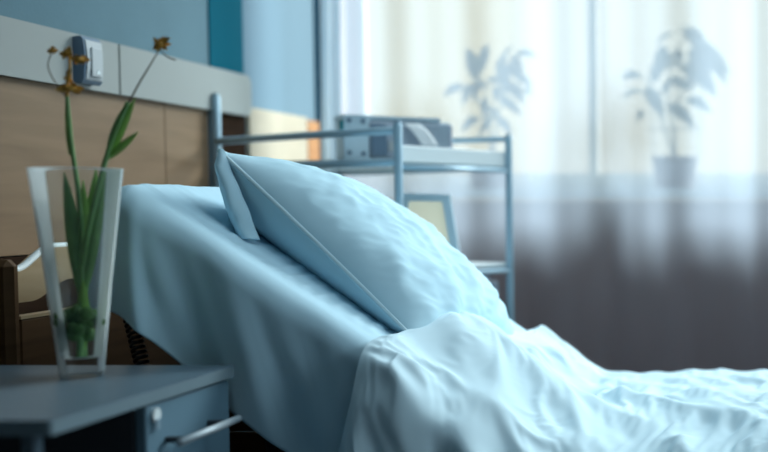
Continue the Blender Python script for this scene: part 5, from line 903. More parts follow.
0,1,-1,-2,8,-4,-1,0,0,-1,0,1,-1,0,1,-1,0,0,0,0,0,0,0,0,1,0,-1,0,1,-1,0,1,0,0,-1,1,-1,0,0,-1,1,0,0,0,1,-1,0,0,0,-2,0,1,1,-1,1,0,0,0,-1,0,0,-1,0,-1,1,-2,0,0,3,4,1,-4,1,3,-2,-1,-8,9,-1,-10,-6,-3,1,4,4,5,8,6,-5,4,3,3,6,-1,-8,-4,-4,-3,-2,-3,-2,-3,-2,-2,1,3,1,1,0,2,1,
0,-1,4,-8,9,-4,1,0,-1,0,0,-1,1,1,-1,1,-1,0,-1,1,-1,0,1,1,-1,0,0,1,-1,0,0,0,0,0,0,0,1,-1,0,0,0,0,0,0,0,0,0,-1,1,-2,-1,1,0,2,-1,0,1,0,-1,0,-1,0,-2,0,-3,2,2,-1,1,-1,2,8,1,-4,1,1,-1,-8,4,0,-4,-3,-3,-2,3,3,4,7,13,5,3,0,-9,-1,9,-4,-2,-2,-4,-3,-4,-2,-4,-3,-3,-1,1,1,0,0,-3,
1,-1,0,0,2,-3,2,-1,-1,1,-1,1,0,-1,0,0,2,-2,1,-1,1,0,0,-1,2,0,0,-1,0,0,0,-1,0,1,0,-1,0,1,0,1,-1,0,0,0,0,0,0,1,1,3,-1,-4,0,-1,1,1,-1,1,1,0,0,0,-1,-1,-2,-3,-4,2,0,2,4,-7,1,11,-1,2,-6,1,1,2,1,-2,-3,-1,-3,-2,-3,-3,6,5,6,6,7,0,-6,12,2,-1,-2,-3,-4,-6,3,-5,-6,-7,3,2,-1,-2,1,
0,1,-2,2,-1,0,0,-1,0,0,1,-1,1,1,1,-2,-1,3,-2,0,0,0,0,1,-2,1,0,0,0,0,0,0,1,-1,0,-1,1,0,0,0,0,0,1,0,-1,0,-1,0,6,1,-2,-1,-1,0,-1,-1,1,-1,1,0,0,-1,0,-3,-1,-1,1,-2,-2,0,-3,1,13,-8,0,2,5,8,4,0,0,-1,-1,-4,-3,-4,-4,-4,-5,-2,0,3,9,7,4,-3,3,2,1,1,2,1,-9,7,0,-2,-18,4,5,-4,-4,
0,0,0,0,-1,1,-2,1,1,0,0,1,-1,-1,0,1,1,-1,2,-1,-1,0,0,-1,1,0,0,0,0,0,0,1,-1,0,0,0,0,0,1,-1,0,0,0,1,-1,0,1,1,-5,1,2,1,0,-1,1,0,-1,0,-1,0,1,-1,1,0,-1,1,-4,-1,-1,-3,1,5,-16,-1,10,-7,1,9,9,7,5,5,3,1,-3,-4,-5,-4,-4,-5,-4,-3,-4,6,5,2,0,2,-3,-2,1,6,8,-4,2,0,1,-18,7,4,-6,
1,-1,-1,4,-5,1,1,-1,2,0,0,-1,0,0,0,1,0,-1,-1,3,-1,-1,0,0,-1,2,0,-1,-1,1,0,0,0,0,0,2,-2,1,-1,1,-1,0,0,-1,2,0,-2,-1,0,3,1,0,-2,0,0,0,0,0,0,-2,-1,1,0,2,2,-4,1,-1,-3,-1,-3,-4,9,-14,-1,-10,2,-2,8,11,6,7,7,6,5,3,-1,-3,-6,2,-6,-7,-5,-8,-1,5,-4,1,8,-5,-2,-1,2,5,5,3,3,-6,-8,7,-2,
0,-1,1,1,-2,0,0,2,-1,0,0,0,0,2,-1,-1,0,1,-1,-1,2,0,-1,0,0,-2,1,1,1,-1,0,0,0,0,1,-1,1,-1,0,0,2,-1,-2,1,-1,0,1,0,0,-3,1,1,2,-1,-1,1,1,1,0,1,-1,1,0,0,-2,5,-1,-3,-2,-1,-1,-1,-1,-13,-15,3,-2,7,-9,-1,13,4,5,7,7,8,7,4,3,-9,7,0,-7,-7,-9,-9,2,0,4,-2,-2,-2,0,1,3,8,4,1,-8,1,-1,
0,0,0,1,-2,1,1,-1,0,0,0,0,1,-1,0,0,-1,1,1,-1,-1,1,0,0,0,0,-1,0,0,1,0,0,1,0,-1,0,0,2,0,-2,-1,2,0,-2,2,-2,1,0,3,-1,-1,0,2,1,0,0,-2,-1,0,-1,1,0,1,1,6,-3,-1,-1,3,-2,0,-5,0,-10,-7,1,-5,-7,4,-4,-10,10,3,-2,8,6,8,8,7,9,-4,3,6,-1,-4,0,-12,-8,-10,7,3,-1,-2,0,1,-1,9,2,-4,-2,-1,
0,0,0,2,-2,1,-1,0,0,0,0,1,-1,-1,1,0,0,-1,1,0,1,-1,0,1,1,-1,0,0,0,0,0,0,-1,0,0,1,0,-1,0,1,0,-1,2,-1,-2,4,-3,4,-3,0,0,0,-2,1,0,1,1,-1,-1,2,1,3,2,2,-4,0,0,5,1,-1,-7,12,-15,0,0,2,-2,-8,-2,-3,5,-25,4,1,-3,1,3,6,7,8,9,6,2,5,3,-7,3,-2,-1,2,0,0,-2,-3,-2,0,-6,2,0,-4,-1,
0,0,-1,2,-6,7,-2,1,-1,0,0,-1,1,0,-1,1,0,0,0,1,-1,2,0,-1,-1,0,1,0,0,-1,0,0,0,1,0,-2,2,-1,1,0,1,-1,0,3,-1,-1,4,-5,0,0,0,0,0,1,0,-2,-1,1,1,0,0,0,1,0,1,2,4,3,-4,-1,11,-3,2,-4,2,9,9,-15,1,-18,-18,1,-14,-2,0,3,-2,0,4,5,7,7,7,3,3,5,6,5,3,1,2,0,-2,-4,-5,-8,-6,2,2,-8,1,
1,0,-3,-1,12,-8,-2,0,2,-1,0,0,0,0,2,-2,0,1,-1,0,0,0,0,0,1,0,-1,0,0,0,0,0,1,-2,-1,5,-2,1,0,0,0,0,-2,1,2,-2,-2,1,0,0,1,0,0,-1,0,0,2,-1,0,0,2,1,-1,2,0,2,1,-3,4,12,-3,-8,6,4,4,13,-16,-2,-13,10,4,-6,-11,-11,-12,-9,-2,4,-1,1,0,2,3,6,7,6,8,7,5,3,-1,-1,-1,-3,-5,-3,-2,0,-2,-3,-1,
0,0,2,-8,11,-4,-1,2,-2,0,0,0,0,1,-2,2,-1,0,0,0,0,0,1,1,-2,0,-1,1,0,0,3,-2,-2,-1,6,-4,0,1,-1,0,-2,2,4,-3,-1,3,-2,-2,1,1,-1,1,0,-1,0,2,-1,1,1,0,-2,-2,2,-2,4,5,3,3,1,-10,2,8,0,6,5,-6,0,11,0,-1,-11,0,-4,-6,-9,-11,-9,-10,-4,-2,2,0,2,3,5,7,6,7,5,2,3,1,0,1,-1,-1,-1,-1,-2,-2,-3,
1,0,-1,-1,2,-8,11,-4,0,0,0,0,0,-1,2,-1,1,-2,0,0,0,0,1,-1,1,-1,2,-1,0,3,-4,0,-1,7,-5,0,0,-1,0,0,3,0,-3,1,0,-1,2,0,0,-1,3,-2,0,0,0,-1,0,0,0,0,0,-1,-3,5,4,-2,-2,-4,1,10,4,-1,1,4,2,-3,18,2,-3,-7,-1,-2,2,0,-1,-7,-9,-11,-11,-8,-7,-3,-1,1,4,6,-1,3,7,4,0,1,1,2,3,2,3,-1,-1,-6,3,
1,-1,-4,8,-9,12,-8,0,1,0,0,0,0,2,-2,0,1,-1,0,1,0,-1,-1,0,1,1,-1,0,1,-2,1,0,5,-6,0,0,1,1,-1,2,-2,0,0,0,0,-1,1,2,-1,1,-3,1,1,0,0,-1,0,0,1,0,0,-3,3,2,-4,-4,-2,8,2,-3,-2,2,-3,13,-4,14,2,0,0,-1,0,2,1,1,-5,7,1,-3,-14,-10,-9,-7,-6,-2,-1,1,-3,0,4,-7,5,0,2,1,3,5,5,0,-1,4,0,
0,-1,2,4,-8,3,-1,1,0,1,0,0,-1,-1,1,0,1,0,-1,2,0,0,-1,0,-1,0,0,1,0,0,-1,3,-4,1,0,2,-1,-2,2,-1,0,0,2,1,0,-1,-1,-1,1,-1,0,0,0,1,-2,2,0,0,-1,0,-1,3,4,-9,-5,0,7,-5,-2,-2,3,5,7,-7,4,-1,2,2,2,3,0,1,1,4,9,-7,-7,8,-2,0,-5,-7,-7,-7,-7,-9,3,-1,-1,-6,-9,-4,-2,4,5,6,11,-9,1,7,23,
0,-2,2,1,-7,6,-1,2,-1,0,0,0,0,0,-1,0,1,1,2,-2,0,0,-1,1,-1,0,1,0,0,-1,1,-2,2,0,1,-2,-1,2,-1,-1,3,-1,-2,1,0,0,0,0,-1,1,0,2,-1,-1,4,-3,-1,0,0,1,0,4,-9,-1,0,3,-8,-2,1,6,-3,-5,-4,9,2,-2,-5,1,-1,-1,-2,-3,-4,8,14,10,3,4,6,5,1,-2,-12,-9,-4,-5,-4,-7,-11,10,7,11,13,-20,4,-4,-27,12,10,15,2,
-1,1,1,-2,8,-8,3,-1,0,-1,0,0,0,0,4,-1,-3,1,0,-2,1,0,4,-3,0,-1,2,-1,-1,0,1,0,-1,0,-1,1,2,-2,0,2,-3,0,2,-2,0,1,0,1,0,0,2,-2,0,0,-2,3,-2,1,0,-1,1,-5,1,0,1,-6,-1,4,-2,-9,-2,-1,5,1,1,-7,-8,-3,0,1,1,4,12,6,1,8,10,-6,12,-4,0,0,6,-10,1,2,0,2,3,6,2,-4,-31,7,-13,-7,15,7,5,-1,2,
1,-2,1,-1,3,-3,1,0,1,0,-1,0,3,-2,-1,1,1,-2,-1,1,0,1,-2,2,-1,1,-2,0,1,1,-1,0,0,0,2,-1,-1,0,0,-1,0,3,-2,0,0,0,1,0,1,-1,-1,0,0,0,2,-2,5,-5,0,1,0,0,0,-1,-4,-1,-1,-6,-3,1,1,-3,0,2,-3,-12,-9,-2,1,3,10,9,5,-2,5,5,3,1,-2,1,0,-3,8,9,8,4,4,2,-1,-7,-10,-20,15,9,-1,1,-1,-2,7,-9,-2,
1,-1,-1,0,3,-3,2,0,-1,0,2,0,0,1,-2,0,1,-1,0,-2,0,1,-1,0,3,-1,-1,1,0,-1,0,1,0,0,-1,0,0,1,0,-1,2,-3,0,0,2,0,0,-1,-1,1,-1,1,1,0,-2,1,-2,6,-4,-1,0,1,1,1,0,0,-3,-1,-2,-2,3,-9,-8,9,-7,-11,-2,1,3,4,4,2,0,2,-2,9,-3,-1,0,-1,2,7,3,22,2,3,-1,-5,-7,-10,-5,15,4,-4,2,1,0,1,-8,15,-15,
2,-1,-2,0,2,-2,1,0,1,1,-2,1,-1,1,-1,0,0,1,-2,1,-1,-1,1,1,0,1,1,-1,-1,0,1,0,0,0,-1,0,2,-1,0,0,-1,0,0,2,-1,0,-1,0,0,-1,1,1,-1,0,0,0,0,1,-2,1,0,1,0,1,1,0,0,-2,-1,-5,-10,5,2,-3,-2,-8,-1,3,2,2,-1,-1,1,4,13,-29,2,2,4,6,6,13,13,1,-1,-3,-2,-3,-4,3,7,0,-3,2,0,2,4,4,0,-15,2,
2,-1,-1,-1,1,2,-2,1,0,0,1,0,-2,-1,1,0,-1,2,1,-1,0,-2,0,2,-2,1,0,0,0,1,0,-1,0,0,1,0,-1,0,0,0,0,1,0,0,-1,0,0,1,1,-1,0,-2,0,0,1,-1,0,-2,3,-2,1,0,0,1,4,1,3,2,-1,-3,5,-8,-3,1,-4,-2,3,4,4,5,7,12,-15,-14,-19,26,-4,-5,-6,6,11,6,1,-2,-1,-2,-1,0,1,2,-2,-2,1,-1,1,-1,-1,-2,-1,4,4,
2,-1,-2,0,0,1,1,0,0,0,0,-1,0,1,-1,1,-1,0,2,1,-1,0,0,-3,2,-1,0,0,1,-1,0,0,1,0,0,0,-1,1,0,1,-1,-1,0,-1,1,1,0,0,-1,1,-1,0,2,-1,-1,0,1,-1,1,1,-3,0,0,4,1,1,1,0,1,9,-11,4,5,-7,13,-7,5,-3,4,5,6,-12,9,1,-9,-28,-9,7,17,9,4,0,-2,-1,-1,0,-1,-1,-1,-1,-2,-1,-2,-1,-1,0,-1,1,3,-5,-5,
0,-1,0,0,1,1,-1,1,0,-1,0,0,1,0,0,-1,1,0,-1,1,1,1,-3,2,-2,0,1,0,-1,0,-1,1,0,0,0,0,2,-1,0,-1,0,0,1,0,-1,0,0,-1,0,1,0,0,-1,0,0,0,-1,1,1,0,1,-1,3,-1,0,2,1,3,4,-4,1,12,-12,4,-6,33,-2,-11,6,-4,-18,-5,-10,-16,-7,7,22,14,6,2,-1,-1,-2,-1,-2,-2,-2,-1,-1,-1,0,-1,0,0,-1,-2,0,2,-19,4,4,
0,-1,0,-1,1,2,1,-1,-1,1,0,0,-1,0,0,0,0,1,0,-1,1,0,2,-2,-1,1,-1,0,-1,1,1,0,-1,0,1,0,-1,0,0,0,1,0,0,-1,0,-1,1,0,1,-2,0,2,0,2,-3,0,0,0,1,0,1,0,0,-3,-1,1,1,3,4,-3,13,-7,-1,19,1,-18,0,22,-18,-19,3,-15,-8,10,18,18,8,3,-1,-3,-3,-4,-3,-4,-2,-1,0,-1,2,0,1,1,1,1,0,-3,-6,-20,3,0,2,
0,1,-2,-1,1,2,0,-1,1,-1,0,0,1,-1,0,0,1,-1,0,1,-1,0,0,1,3,-3,-1,0,2,-2,0,-1,0,2,-1,1,-1,-1,0,2,-1,0,-1,1,0,0,0,1,-2,2,1,-2,0,0,1,-2,0,-1,0,1,1,0,-3,3,3,-2,8,-3,-8,15,-5,-9,22,-10,-6,3,10,-22,-9,16,-24,-1,23,25,8,1,-2,-5,-6,-4,-3,-2,-1,-1,0,0,0,2,-1,0,0,0,-2,-2,-15,-6,-4,6,4,-1,0,
2,0,-2,-2,0,3,-1,0,0,0,0,1,-1,0,0,1,-1,0,1,-1,0,0,0,0,-1,2,-2,2,-1,0,-1,1,1,-2,1,-1,0,1,1,-2,1,0,1,-1,0,1,-1,0,2,-2,-1,2,0,-1,1,-2,-2,1,0,-1,0,3,3,1,-6,7,-10,-3,16,-8,-9,8,-8,4,3,6,-18,-1,20,-32,12,39,2,-14,-12,-12,-13,13,4,4,3,2,1,2,0,0,0,-3,-1,-2,-1,1,2,2,14,4,1,-3,-11,-10,-4,
3,4,-4,-5,1,2,0,0,-1,0,1,-1,0,0,1,-1,0,0,-1,1,1,0,0,-1,0,1,3,-6,2,2,-1,-2,3,0,-2,2,-1,0,-1,0,-1,2,-1,0,1,-1,0,-1,0,0,3,-2,-1,0,1,0,3,-1,0,2,1,0,-1,-4,2,-10,-1,13,-14,-2,10,10,-3,-15,3,0,4,15,-40,16,29,-32,-14,-6,-1,2,21,-21,-3,-1,12,1,-1,-4,1,4,8,1,-1,0,-1,-2,-2,-6,10,11,10,6,-2,13,-12,
2,5,0,-8,-1,3,-1,0,1,0,-1,0,0,0,0,0,-1,0,2,0,0,-1,0,0,0,0,-1,2,-1,-1,1,4,-5,1,1,-2,1,0,0,1,1,-2,1,0,-1,-1,0,1,-1,5,-4,0,3,-1,1,4,-2,0,0,0,-1,-2,-1,-1,-1,0,8,-13,3,5,5,-11,-6,8,4,7,10,-42,18,10,-18,9,20,-13,-9,-8,-19,3,2,9,-25,2,5,10,11,0,-8,-1,-1,-1,1,0,0,5,-5,-1,14,14,21,-1,-8,
1,2,7,-8,-5,4,0,0,-1,1,-1,0,0,0,0,0,0,0,-2,3,-1,1,-1,0,0,0,0,3,-2,-1,1,-2,2,0,-1,1,0,0,0,0,-1,0,0,0,0,0,1,-1,1,-3,1,0,4,1,0,0,0,-1,-2,-1,-1,0,0,2,0,5,-3,7,0,-2,-9,3,0,6,11,7,-46,31,19,2,-1,1,-30,9,4,9,-13,-11,-14,-17,4,15,-3,-4,-12,-6,-3,0,0,2,4,5,6,6,2,0,-9,0,9,21,8,
2,-2,5,6,-17,7,0,-1,0,0,0,1,0,0,0,0,0,0,0,-3,3,0,1,-2,-1,1,1,0,1,0,-2,0,0,-1,1,-1,1,0,0,-1,1,1,0,-1,0,1,0,0,0,-1,-1,1,0,-1,-1,1,1,0,0,-2,2,-1,-1,1,8,6,3,-7,-6,-6,-2,2,29,5,-13,-42,44,11,-4,-3,-1,-4,10,0,-3,-11,7,1,-3,-9,-23,-24,-5,-4,-1,2,4,4,9,20,13,7,5,2,3,4,2,-1,-3,-17,9,
-1,0,1,8,5,-14,1,0,1,0,1,0,0,0,0,0,0,1,0,-1,-2,1,0,1,3,-3,-1,-1,1,1,1,-2,-2,0,-1,1,-1,1,2,2,-1,0,-1,1,0,0,0,0,-1,0,1,-1,-5,1,0,0,0,2,2,5,-4,-1,0,7,-1,-3,-9,1,4,2,5,11,-23,-18,-5,51,12,-16,-10,-7,-7,-5,-2,0,1,1,-4,-4,-3,0,15,-3,-2,-2,1,2,3,7,-4,-17,-11,-7,-7,-5,-3,0,0,2,0,0,10,
-19,4,3,7,8,-4,2,1,-1,-1,0,-1,1,0,-1,1,0,-1,0,1,-1,-1,1,1,-2,2,0,0,-1,1,0,1,2,0,0,0,0,-1,-2,-1,0,-1,1,0,0,1,-1,0,0,1,0,0,-1,0,0,0,0,-1,0,-4,2,0,-1,-9,-5,-3,5,4,4,7,4,-8,3,12,15,8,-1,6,3,3,4,2,1,1,5,5,5,1,0,-4,-4,-10,-8,-7,-6,-4,-2,-5,4,3,-2,-3,-3,-4,-2,2,5,4,3,2,-1,
1384,25,24,25,28,29,19,8,5,3,2,3,2,3,3,3,4,3,2,2,2,3,3,3,3,4,3,5,9,13,16,16,15,13,13,12,6,2,-3,-3,0,5,3,-1,0,5,5,-1,-1,4,5,1,-4,-4,-5,-3,-2,-2,-3,-7,-7,-2,3,3,3,0,-2,-1,-1,-2,-5,-9,-14,-21,-38,-51,-40,-28,-28,-28,-27,-28,-27,-27,-28,-27,-27,-27,-28,-27,-27,-27,-28,-27,-27,-28,-27,-27,-27,-28,-27,-27,-27,-28,-27,-27,-28,-27,-27,-27,-28,
24,-1,1,0,2,1,0,-8,-3,0,-7,-4,2,0,0,0,0,1,2,2,3,2,3,3,3,2,3,1,-2,-4,-6,-4,-6,-6,4,-9,5,-4,11,3,3,0,1,5,4,0,-2,4,2,-2,-4,-3,0,-2,-2,-4,-5,-4,-1,5,3,-1,-5,2,-9,7,-8,2,1,3,-10,11,-8,17,0,-3,2,-1,0,0,1,3,2,0,1,-1,-2,-1,1,0,0,1,3,1,1,2,1,0,0,1,-1,-1,-1,-1,-2,-4,-3,-3,-4,-2,-1,
4,1,1,0,1,1,-2,-12,-1,2,11,0,-6,-1,-2,0,-2,0,0,0,0,0,0,0,0,0,1,2,1,0,3,-4,-3,9,-6,2,1,-1,0,2,-2,-4,-1,2,1,-4,0,1,2,-1,1,-2,3,1,-1,0,0,-1,0,0,1,0,5,-7,4,1,2,-8,0,2,0,1,-1,3,-3,-3,-2,1,-1,3,0,0,0,2,-1,-1,0,-2,-1,1,1,1,0,0,1,0,-1,0,1,-1,0,1,0,0,-1,0,0,-1,0,-1,1,
4,0,0,1,1,1,-2,0,-5,-7,-1,7,4,-1,0,-2,-1,-2,-1,-1,0,0,0,-1,1,1,0,1,0,2,-5,-1,10,-4,-3,4,-1,0,-2,3,4,1,-5,-4,-1,1,6,-10,2,3,-4,11,-9,0,4,-2,0,2,1,-3,-1,1,-1,-1,10,-8,-3,9,-3,-3,0,0,-1,3,-6,1,-3,-1,2,-2,4,-1,-1,-1,1,0,0,1,1,-1,0,0,0,0,0,0,0,0,0,0,1,-1,0,0,0,0,-1,0,0,1,-1,
1,1,1,0,1,0,1,5,-5,2,-10,-7,5,1,1,1,0,0,-1,-1,-1,-1,0,2,1,1,0,-2,-1,-2,0,6,-6,3,-1,2,-6,11,-7,2,3,-2,5,-4,-2,3,2,2,-12,2,8,-5,8,-3,-7,1,-1,0,-1,2,-2,0,-3,11,-5,-5,9,-9,10,-14,18,-10,0,1,-2,-6,1,0,0,2,-4,5,-2,-2,-1,1,0,1,1,1,1,0,-1,1,-1,0,1,0,-1,1,0,0,-1,-1,0,-1,1,-1,1,0,1,
0,0,0,1,0,1,0,6,4,-3,1,-4,-16,0,1,0,1,0,0,2,-1,1,-1,-1,-1,0,1,1,0,0,3,-4,2,-3,4,-1,-1,2,1,-1,-1,9,-8,4,-1,5,-3,0,1,-11,3,3,-2,-1,5,-3,-1,-1,0,-1,2,-1,3,-6,0,6,-7,4,1,0,4,-5,1,2,-1,-4,-2,1,0,-1,2,-6,6,-2,-1,-1,2,1,0,1,1,0,0,-1,0,0,0,0,1,0,-1,0,-1,-1,-1,0,0,2,0,1,2,
-3,1,0,0,0,-1,-1,-3,-1,-5,1,8,11,-1,-2,-3,-2,-3,-2,0,0,-2,1,0,0,-1,0,-1,1,0,-2,1,-1,1,-1,0,1,2,2,0,2,-7,13,-6,-1,-4,3,-1,-2,6,-12,6,-2,6,-3,1,0,-1,-1,0,0,-1,-1,0,2,1,0,0,-1,1,4,-6,5,0,-5,1,-4,1,0,1,-3,2,-7,7,-1,0,0,2,1,1,-1,0,-1,0,0,0,0,0,-1,-1,1,-1,-1,0,-1,1,0,0,2,1,2,
-4,0,0,-1,-2,1,-3,-5,0,3,5,-9,0,1,3,1,0,1,1,-2,-1,2,0,0,-1,1,0,1,-2,-2,1,0,0,-2,2,0,0,2,3,3,-7,7,-9,9,-3,2,-3,-4,2,-2,7,-13,12,-3,2,0,-1,-1,-1,0,-1,-1,-1,1,1,1,0,2,-1,0,3,-3,4,-1,-4,-3,-1,1,1,-1,0,-3,2,-5,7,1,0,0,1,0,0,-1,1,0,0,0,-1,0,-1,-1,-1,-1,-1,0,1,0,1,1,1,1,1,
-7,0,-1,-1,0,0,-2,-2,3,-1,-3,10,-7,2,-6,0,1,0,0,1,2,1,0,0,1,0,0,-1,0,-4,0,2,0,-1,0,1,0,0,6,-3,8,-11,5,-5,9,-8,2,1,-2,-3,-3,7,-3,4,1,1,-1,-1,-1,-2,1,0,-2,0,-2,4,2,0,-1,0,4,0,4,-4,-4,-4,-1,2,0,-2,-1,0,-1,2,-3,7,1,1,-1,-1,0,0,0,1,0,-1,0,-2,-1,0,-2,0,1,0,0,1,1,1,1,2,0,
-9,-1,-1,0,0,1,-2,0,-2,3,0,-4,11,-8,5,-1,-3,-1,0,0,1,-1,2,2,1,-1,-1,0,-2,-1,-2,2,0,-1,-1,0,2,1,1,5,-8,11,-10,1,3,2,-2,0,0,-2,0,-5,2,3,4,1,0,-2,-3,0,-1,0,0,0,-1,1,4,1,-3,0,5,13,0,-16,-4,-3,0,-1,0,0,-1,0,1,1,2,-3,6,0,-1,0,0,1,0,-1,-1,0,-1,-1,-1,-2,1,0,1,1,1,1,1,1,1,0,0,
-11,-1,1,-1,0,1,-3,1,0,5,-3,4,-8,9,-7,0,2,0,-1,-1,-1,2,3,2,0,0,-1,-1,-1,-1,-2,0,0,0,-1,0,2,-1,3,2,4,-11,13,-7,-5,10,-8,9,-1,-1,-8,3,0,3,1,2,-1,-2,-1,-3,0,0,-1,0,-1,0,-2,-2,5,3,1,-1,-6,7,-3,-4,0,-1,0,1,0,0,1,1,1,2,-6,5,2,0,-1,0,0,0,-1,-2,-2,-1,-1,2,0,1,1,1,1,0,1,2,1,0,0,
-12,1,-1,-1,0,1,-2,1,1,2,0,0,5,-9,4,5,-1,-1,-4,1,1,5,-6,3,2,0,-2,-2,0,-1,-2,-1,0,-1,-1,0,3,0,1,1,2,1,-12,15,-3,-5,7,-4,1,-3,4,3,-3,-3,4,0,2,-2,-2,-2,-1,0,0,-2,5,-9,8,-7,4,3,-1,-1,-4,0,5,-6,-1,1,0,0,1,1,1,1,0,-1,4,-8,5,2,1,-2,0,-1,-1,-2,-2,0,1,2,1,1,0,0,1,2,0,1,0,1,0,
-12,0,0,0,-2,2,-5,4,1,1,1,0,-1,7,0,-4,-1,-5,8,3,4,-13,6,2,0,0,-2,-2,-2,1,-1,-3,-1,1,-1,-1,1,1,1,2,-2,-3,4,-8,12,-1,-4,3,-3,7,2,-8,1,0,2,-3,5,-1,2,-5,-1,1,-1,0,-3,9,-13,2,-6,26,-16,-2,-4,-1,3,0,1,0,-1,0,2,2,1,0,1,-1,-2,4,-9,4,3,0,-1,-2,-1,-1,0,1,0,1,1,1,0,0,1,0,2,0,2,1,0,
-12,0,-1,-1,1,-1,12,-8,0,-3,6,-8,2,-3,-1,0,-1,18,2,-1,-12,8,0,1,1,-2,-2,-3,-1,0,-1,-4,-1,0,0,-2,0,3,1,2,-3,1,-5,0,-2,11,-1,-2,7,-9,2,1,0,4,-3,0,1,3,0,0,-4,1,-3,1,-1,-1,-4,6,-4,0,-5,2,-1,-2,1,4,1,0,1,0,2,2,1,0,-2,0,0,-3,5,-8,-1,5,-2,-1,-1,2,1,0,1,-1,0,0,1,2,-1,2,1,2,1,0,-2,
-12,-1,0,0,-2,2,4,9,-11,2,-4,4,-9,0,1,1,14,-6,-5,1,10,9,-6,0,-10,4,0,-3,-1,0,-2,-4,-2,1,0,0,-2,1,2,1,0,-3,0,0,1,0,9,-2,-1,8,-13,6,-3,-1,1,1,-1,3,2,3,-4,0,-3,5,-5,-1,-2,-3,12,-16,-7,6,1,-5,5,5,2,1,0,2,0,1,1,0,-1,-1,-2,0,-3,5,-5,-4,5,-1,0,-1,2,1,1,0,-1,-1,0,0,3,1,3,1,0,-2,-3,
-14,0,-1,1,0,1,3,-4,14,-17,6,-2,-1,1,2,8,-13,1,6,9,6,-4,1,-4,-7,3,2,-3,-4,-1,-1,-4,-4,1,3,2,-3,0,-1,0,-2,3,0,1,2,2,3,4,-10,1,13,-15,6,-3,-1,3,-3,4,1,4,-1,-2,-1,-3,10,-11,-2,6,-11,-11,6,-1,2,-3,6,6,3,0,1,1,0,0,0,0,0,-2,-2,-1,1,-3,5,-2,-6,4,0,0,0,1,1,-1,-1,-1,0,1,2,4,1,0,-2,-2,-1,
-15,0,0,0,1,-1,4,-2,3,-1,-6,-4,10,1,1,-11,4,5,7,-4,0,8,4,-12,0,1,3,1,-7,-2,-4,-1,-7,3,5,3,0,-3,0,-2,0,-3,2,1,4,-1,5,-5,14,-16,-1,16,-15,5,-2,1,1,0,1,4,2,-3,0,-3,1,-9,10,-13,-4,8,-18,-2,15,-4,7,7,2,0,1,0,1,-1,-1,-1,-1,-1,-1,-1,0,1,-2,2,0,-5,2,1,0,-1,0,-1,0,1,2,3,2,1,-1,-1,-1,-3,-1,
-15,-1,1,0,3,-2,0,5,-11,17,-15,2,-7,-1,0,6,8,11,-2,-5,8,-3,0,-7,-1,-7,7,3,-5,-1,-6,2,-7,-2,6,5,6,0,-5,-3,1,-2,-1,1,-2,6,0,10,-7,4,-16,0,20,-15,3,2,2,-2,0,0,6,-4,3,-4,1,1,-5,0,-1,-16,11,-2,-10,10,4,4,3,1,0,0,0,-1,-1,-2,-1,1,0,0,-1,-1,-1,-3,2,1,-3,1,-1,0,-1,0,1,3,3,2,2,-1,-1,-2,-3,0,1,
-16,1,0,0,1,-3,1,2,1,-8,22,-11,0,-2,0,4,11,-9,-5,14,-10,-9,10,4,-4,-9,-1,4,-1,0,-5,3,-4,-3,3,6,6,2,4,-10,4,-3,-3,0,3,-9,4,3,-1,-2,3,-13,1,23,-13,3,0,1,-1,-2,1,3,0,-1,-2,5,-6,-4,-8,10,-12,0,13,-7,3,2,1,2,0,2,-1,-1,-1,-1,0,0,2,1,-1,-3,-3,-1,-3,1,2,-1,1,0,0,2,2,2,3,1,0,-2,-3,-2,0,2,2,
-15,0,0,0,0,1,-3,2,3,1,-10,24,-9,-1,4,11,-11,-9,13,-9,-8,10,-3,3,0,-9,-3,0,4,0,-3,2,0,-2,7,-3,6,6,1,-10,1,11,-7,-2,-4,4,-15,7,-6,8,2,-4,-10,2,24,-14,4,-1,-1,-1,0,2,0,-1,-4,3,-1,0,3,-5,5,-7,-6,4,-1,4,1,-2,2,1,1,-1,-1,0,0,1,0,1,-1,-2,-4,-3,-1,-1,2,2,2,2,2,2,1,2,0,0,-3,-3,0,0,1,1,0,
-14,0,0,0,0,1,-3,2,2,3,2,-12,24,-6,11,-9,-10,12,-8,-10,5,-6,2,2,-7,4,-5,-1,6,1,0,0,1,0,2,-1,3,9,-1,4,-19,12,6,-3,-6,-2,-6,-1,0,-5,2,8,-6,-8,2,25,-13,0,0,0,0,1,1,0,-7,1,1,4,-5,-7,2,6,4,-10,0,3,1,1,0,0,0,0,-1,1,0,-1,1,-2,-1,-2,-1,-2,-1,2,0,3,2,3,3,1,2,0,-2,-4,-2,0,0,1,1,0,-1,
-15,1,-1,0,0,0,3,-2,5,1,3,2,-14,23,-11,-6,15,-8,-11,15,-1,-5,-11,0,0,3,-10,1,7,3,2,-3,2,2,-1,-1,1,4,2,7,2,-22,22,-2,-5,-9,11,-24,18,-1,-5,-6,6,-7,-8,4,23,-1,-2,-3,-3,0,1,-1,-1,-3,3,-8,0,9,0,1,-7,-1,-2,1,2,-1,1,0,0,0,0,-1,0,0,-2,-1,-2,-2,0,3,2,1,2,0,2,3,1,2,0,-3,-3,-1,-1,0,0,1,-1,-1,-2,
-14,-1,0,-1,0,3,3,-1,3,2,-1,5,1,-15,0,5,-4,3,12,-13,-9,-1,-5,7,3,-4,1,0,6,3,5,-11,8,1,-1,-1,-1,-1,0,3,7,3,-18,18,-2,-6,-3,9,-19,14,1,-2,-13,2,-5,-7,5,16,3,0,-1,-2,0,1,0,-4,-2,2,1,-1,0,-2,0,0,-3,0,0,2,0,0,0,-1,-1,-1,-1,-1,-1,-2,-1,2,2,3,3,1,1,1,1,-1,0,-1,-2,-1,0,-1,0,0,0,-1,-2,-2,-2,
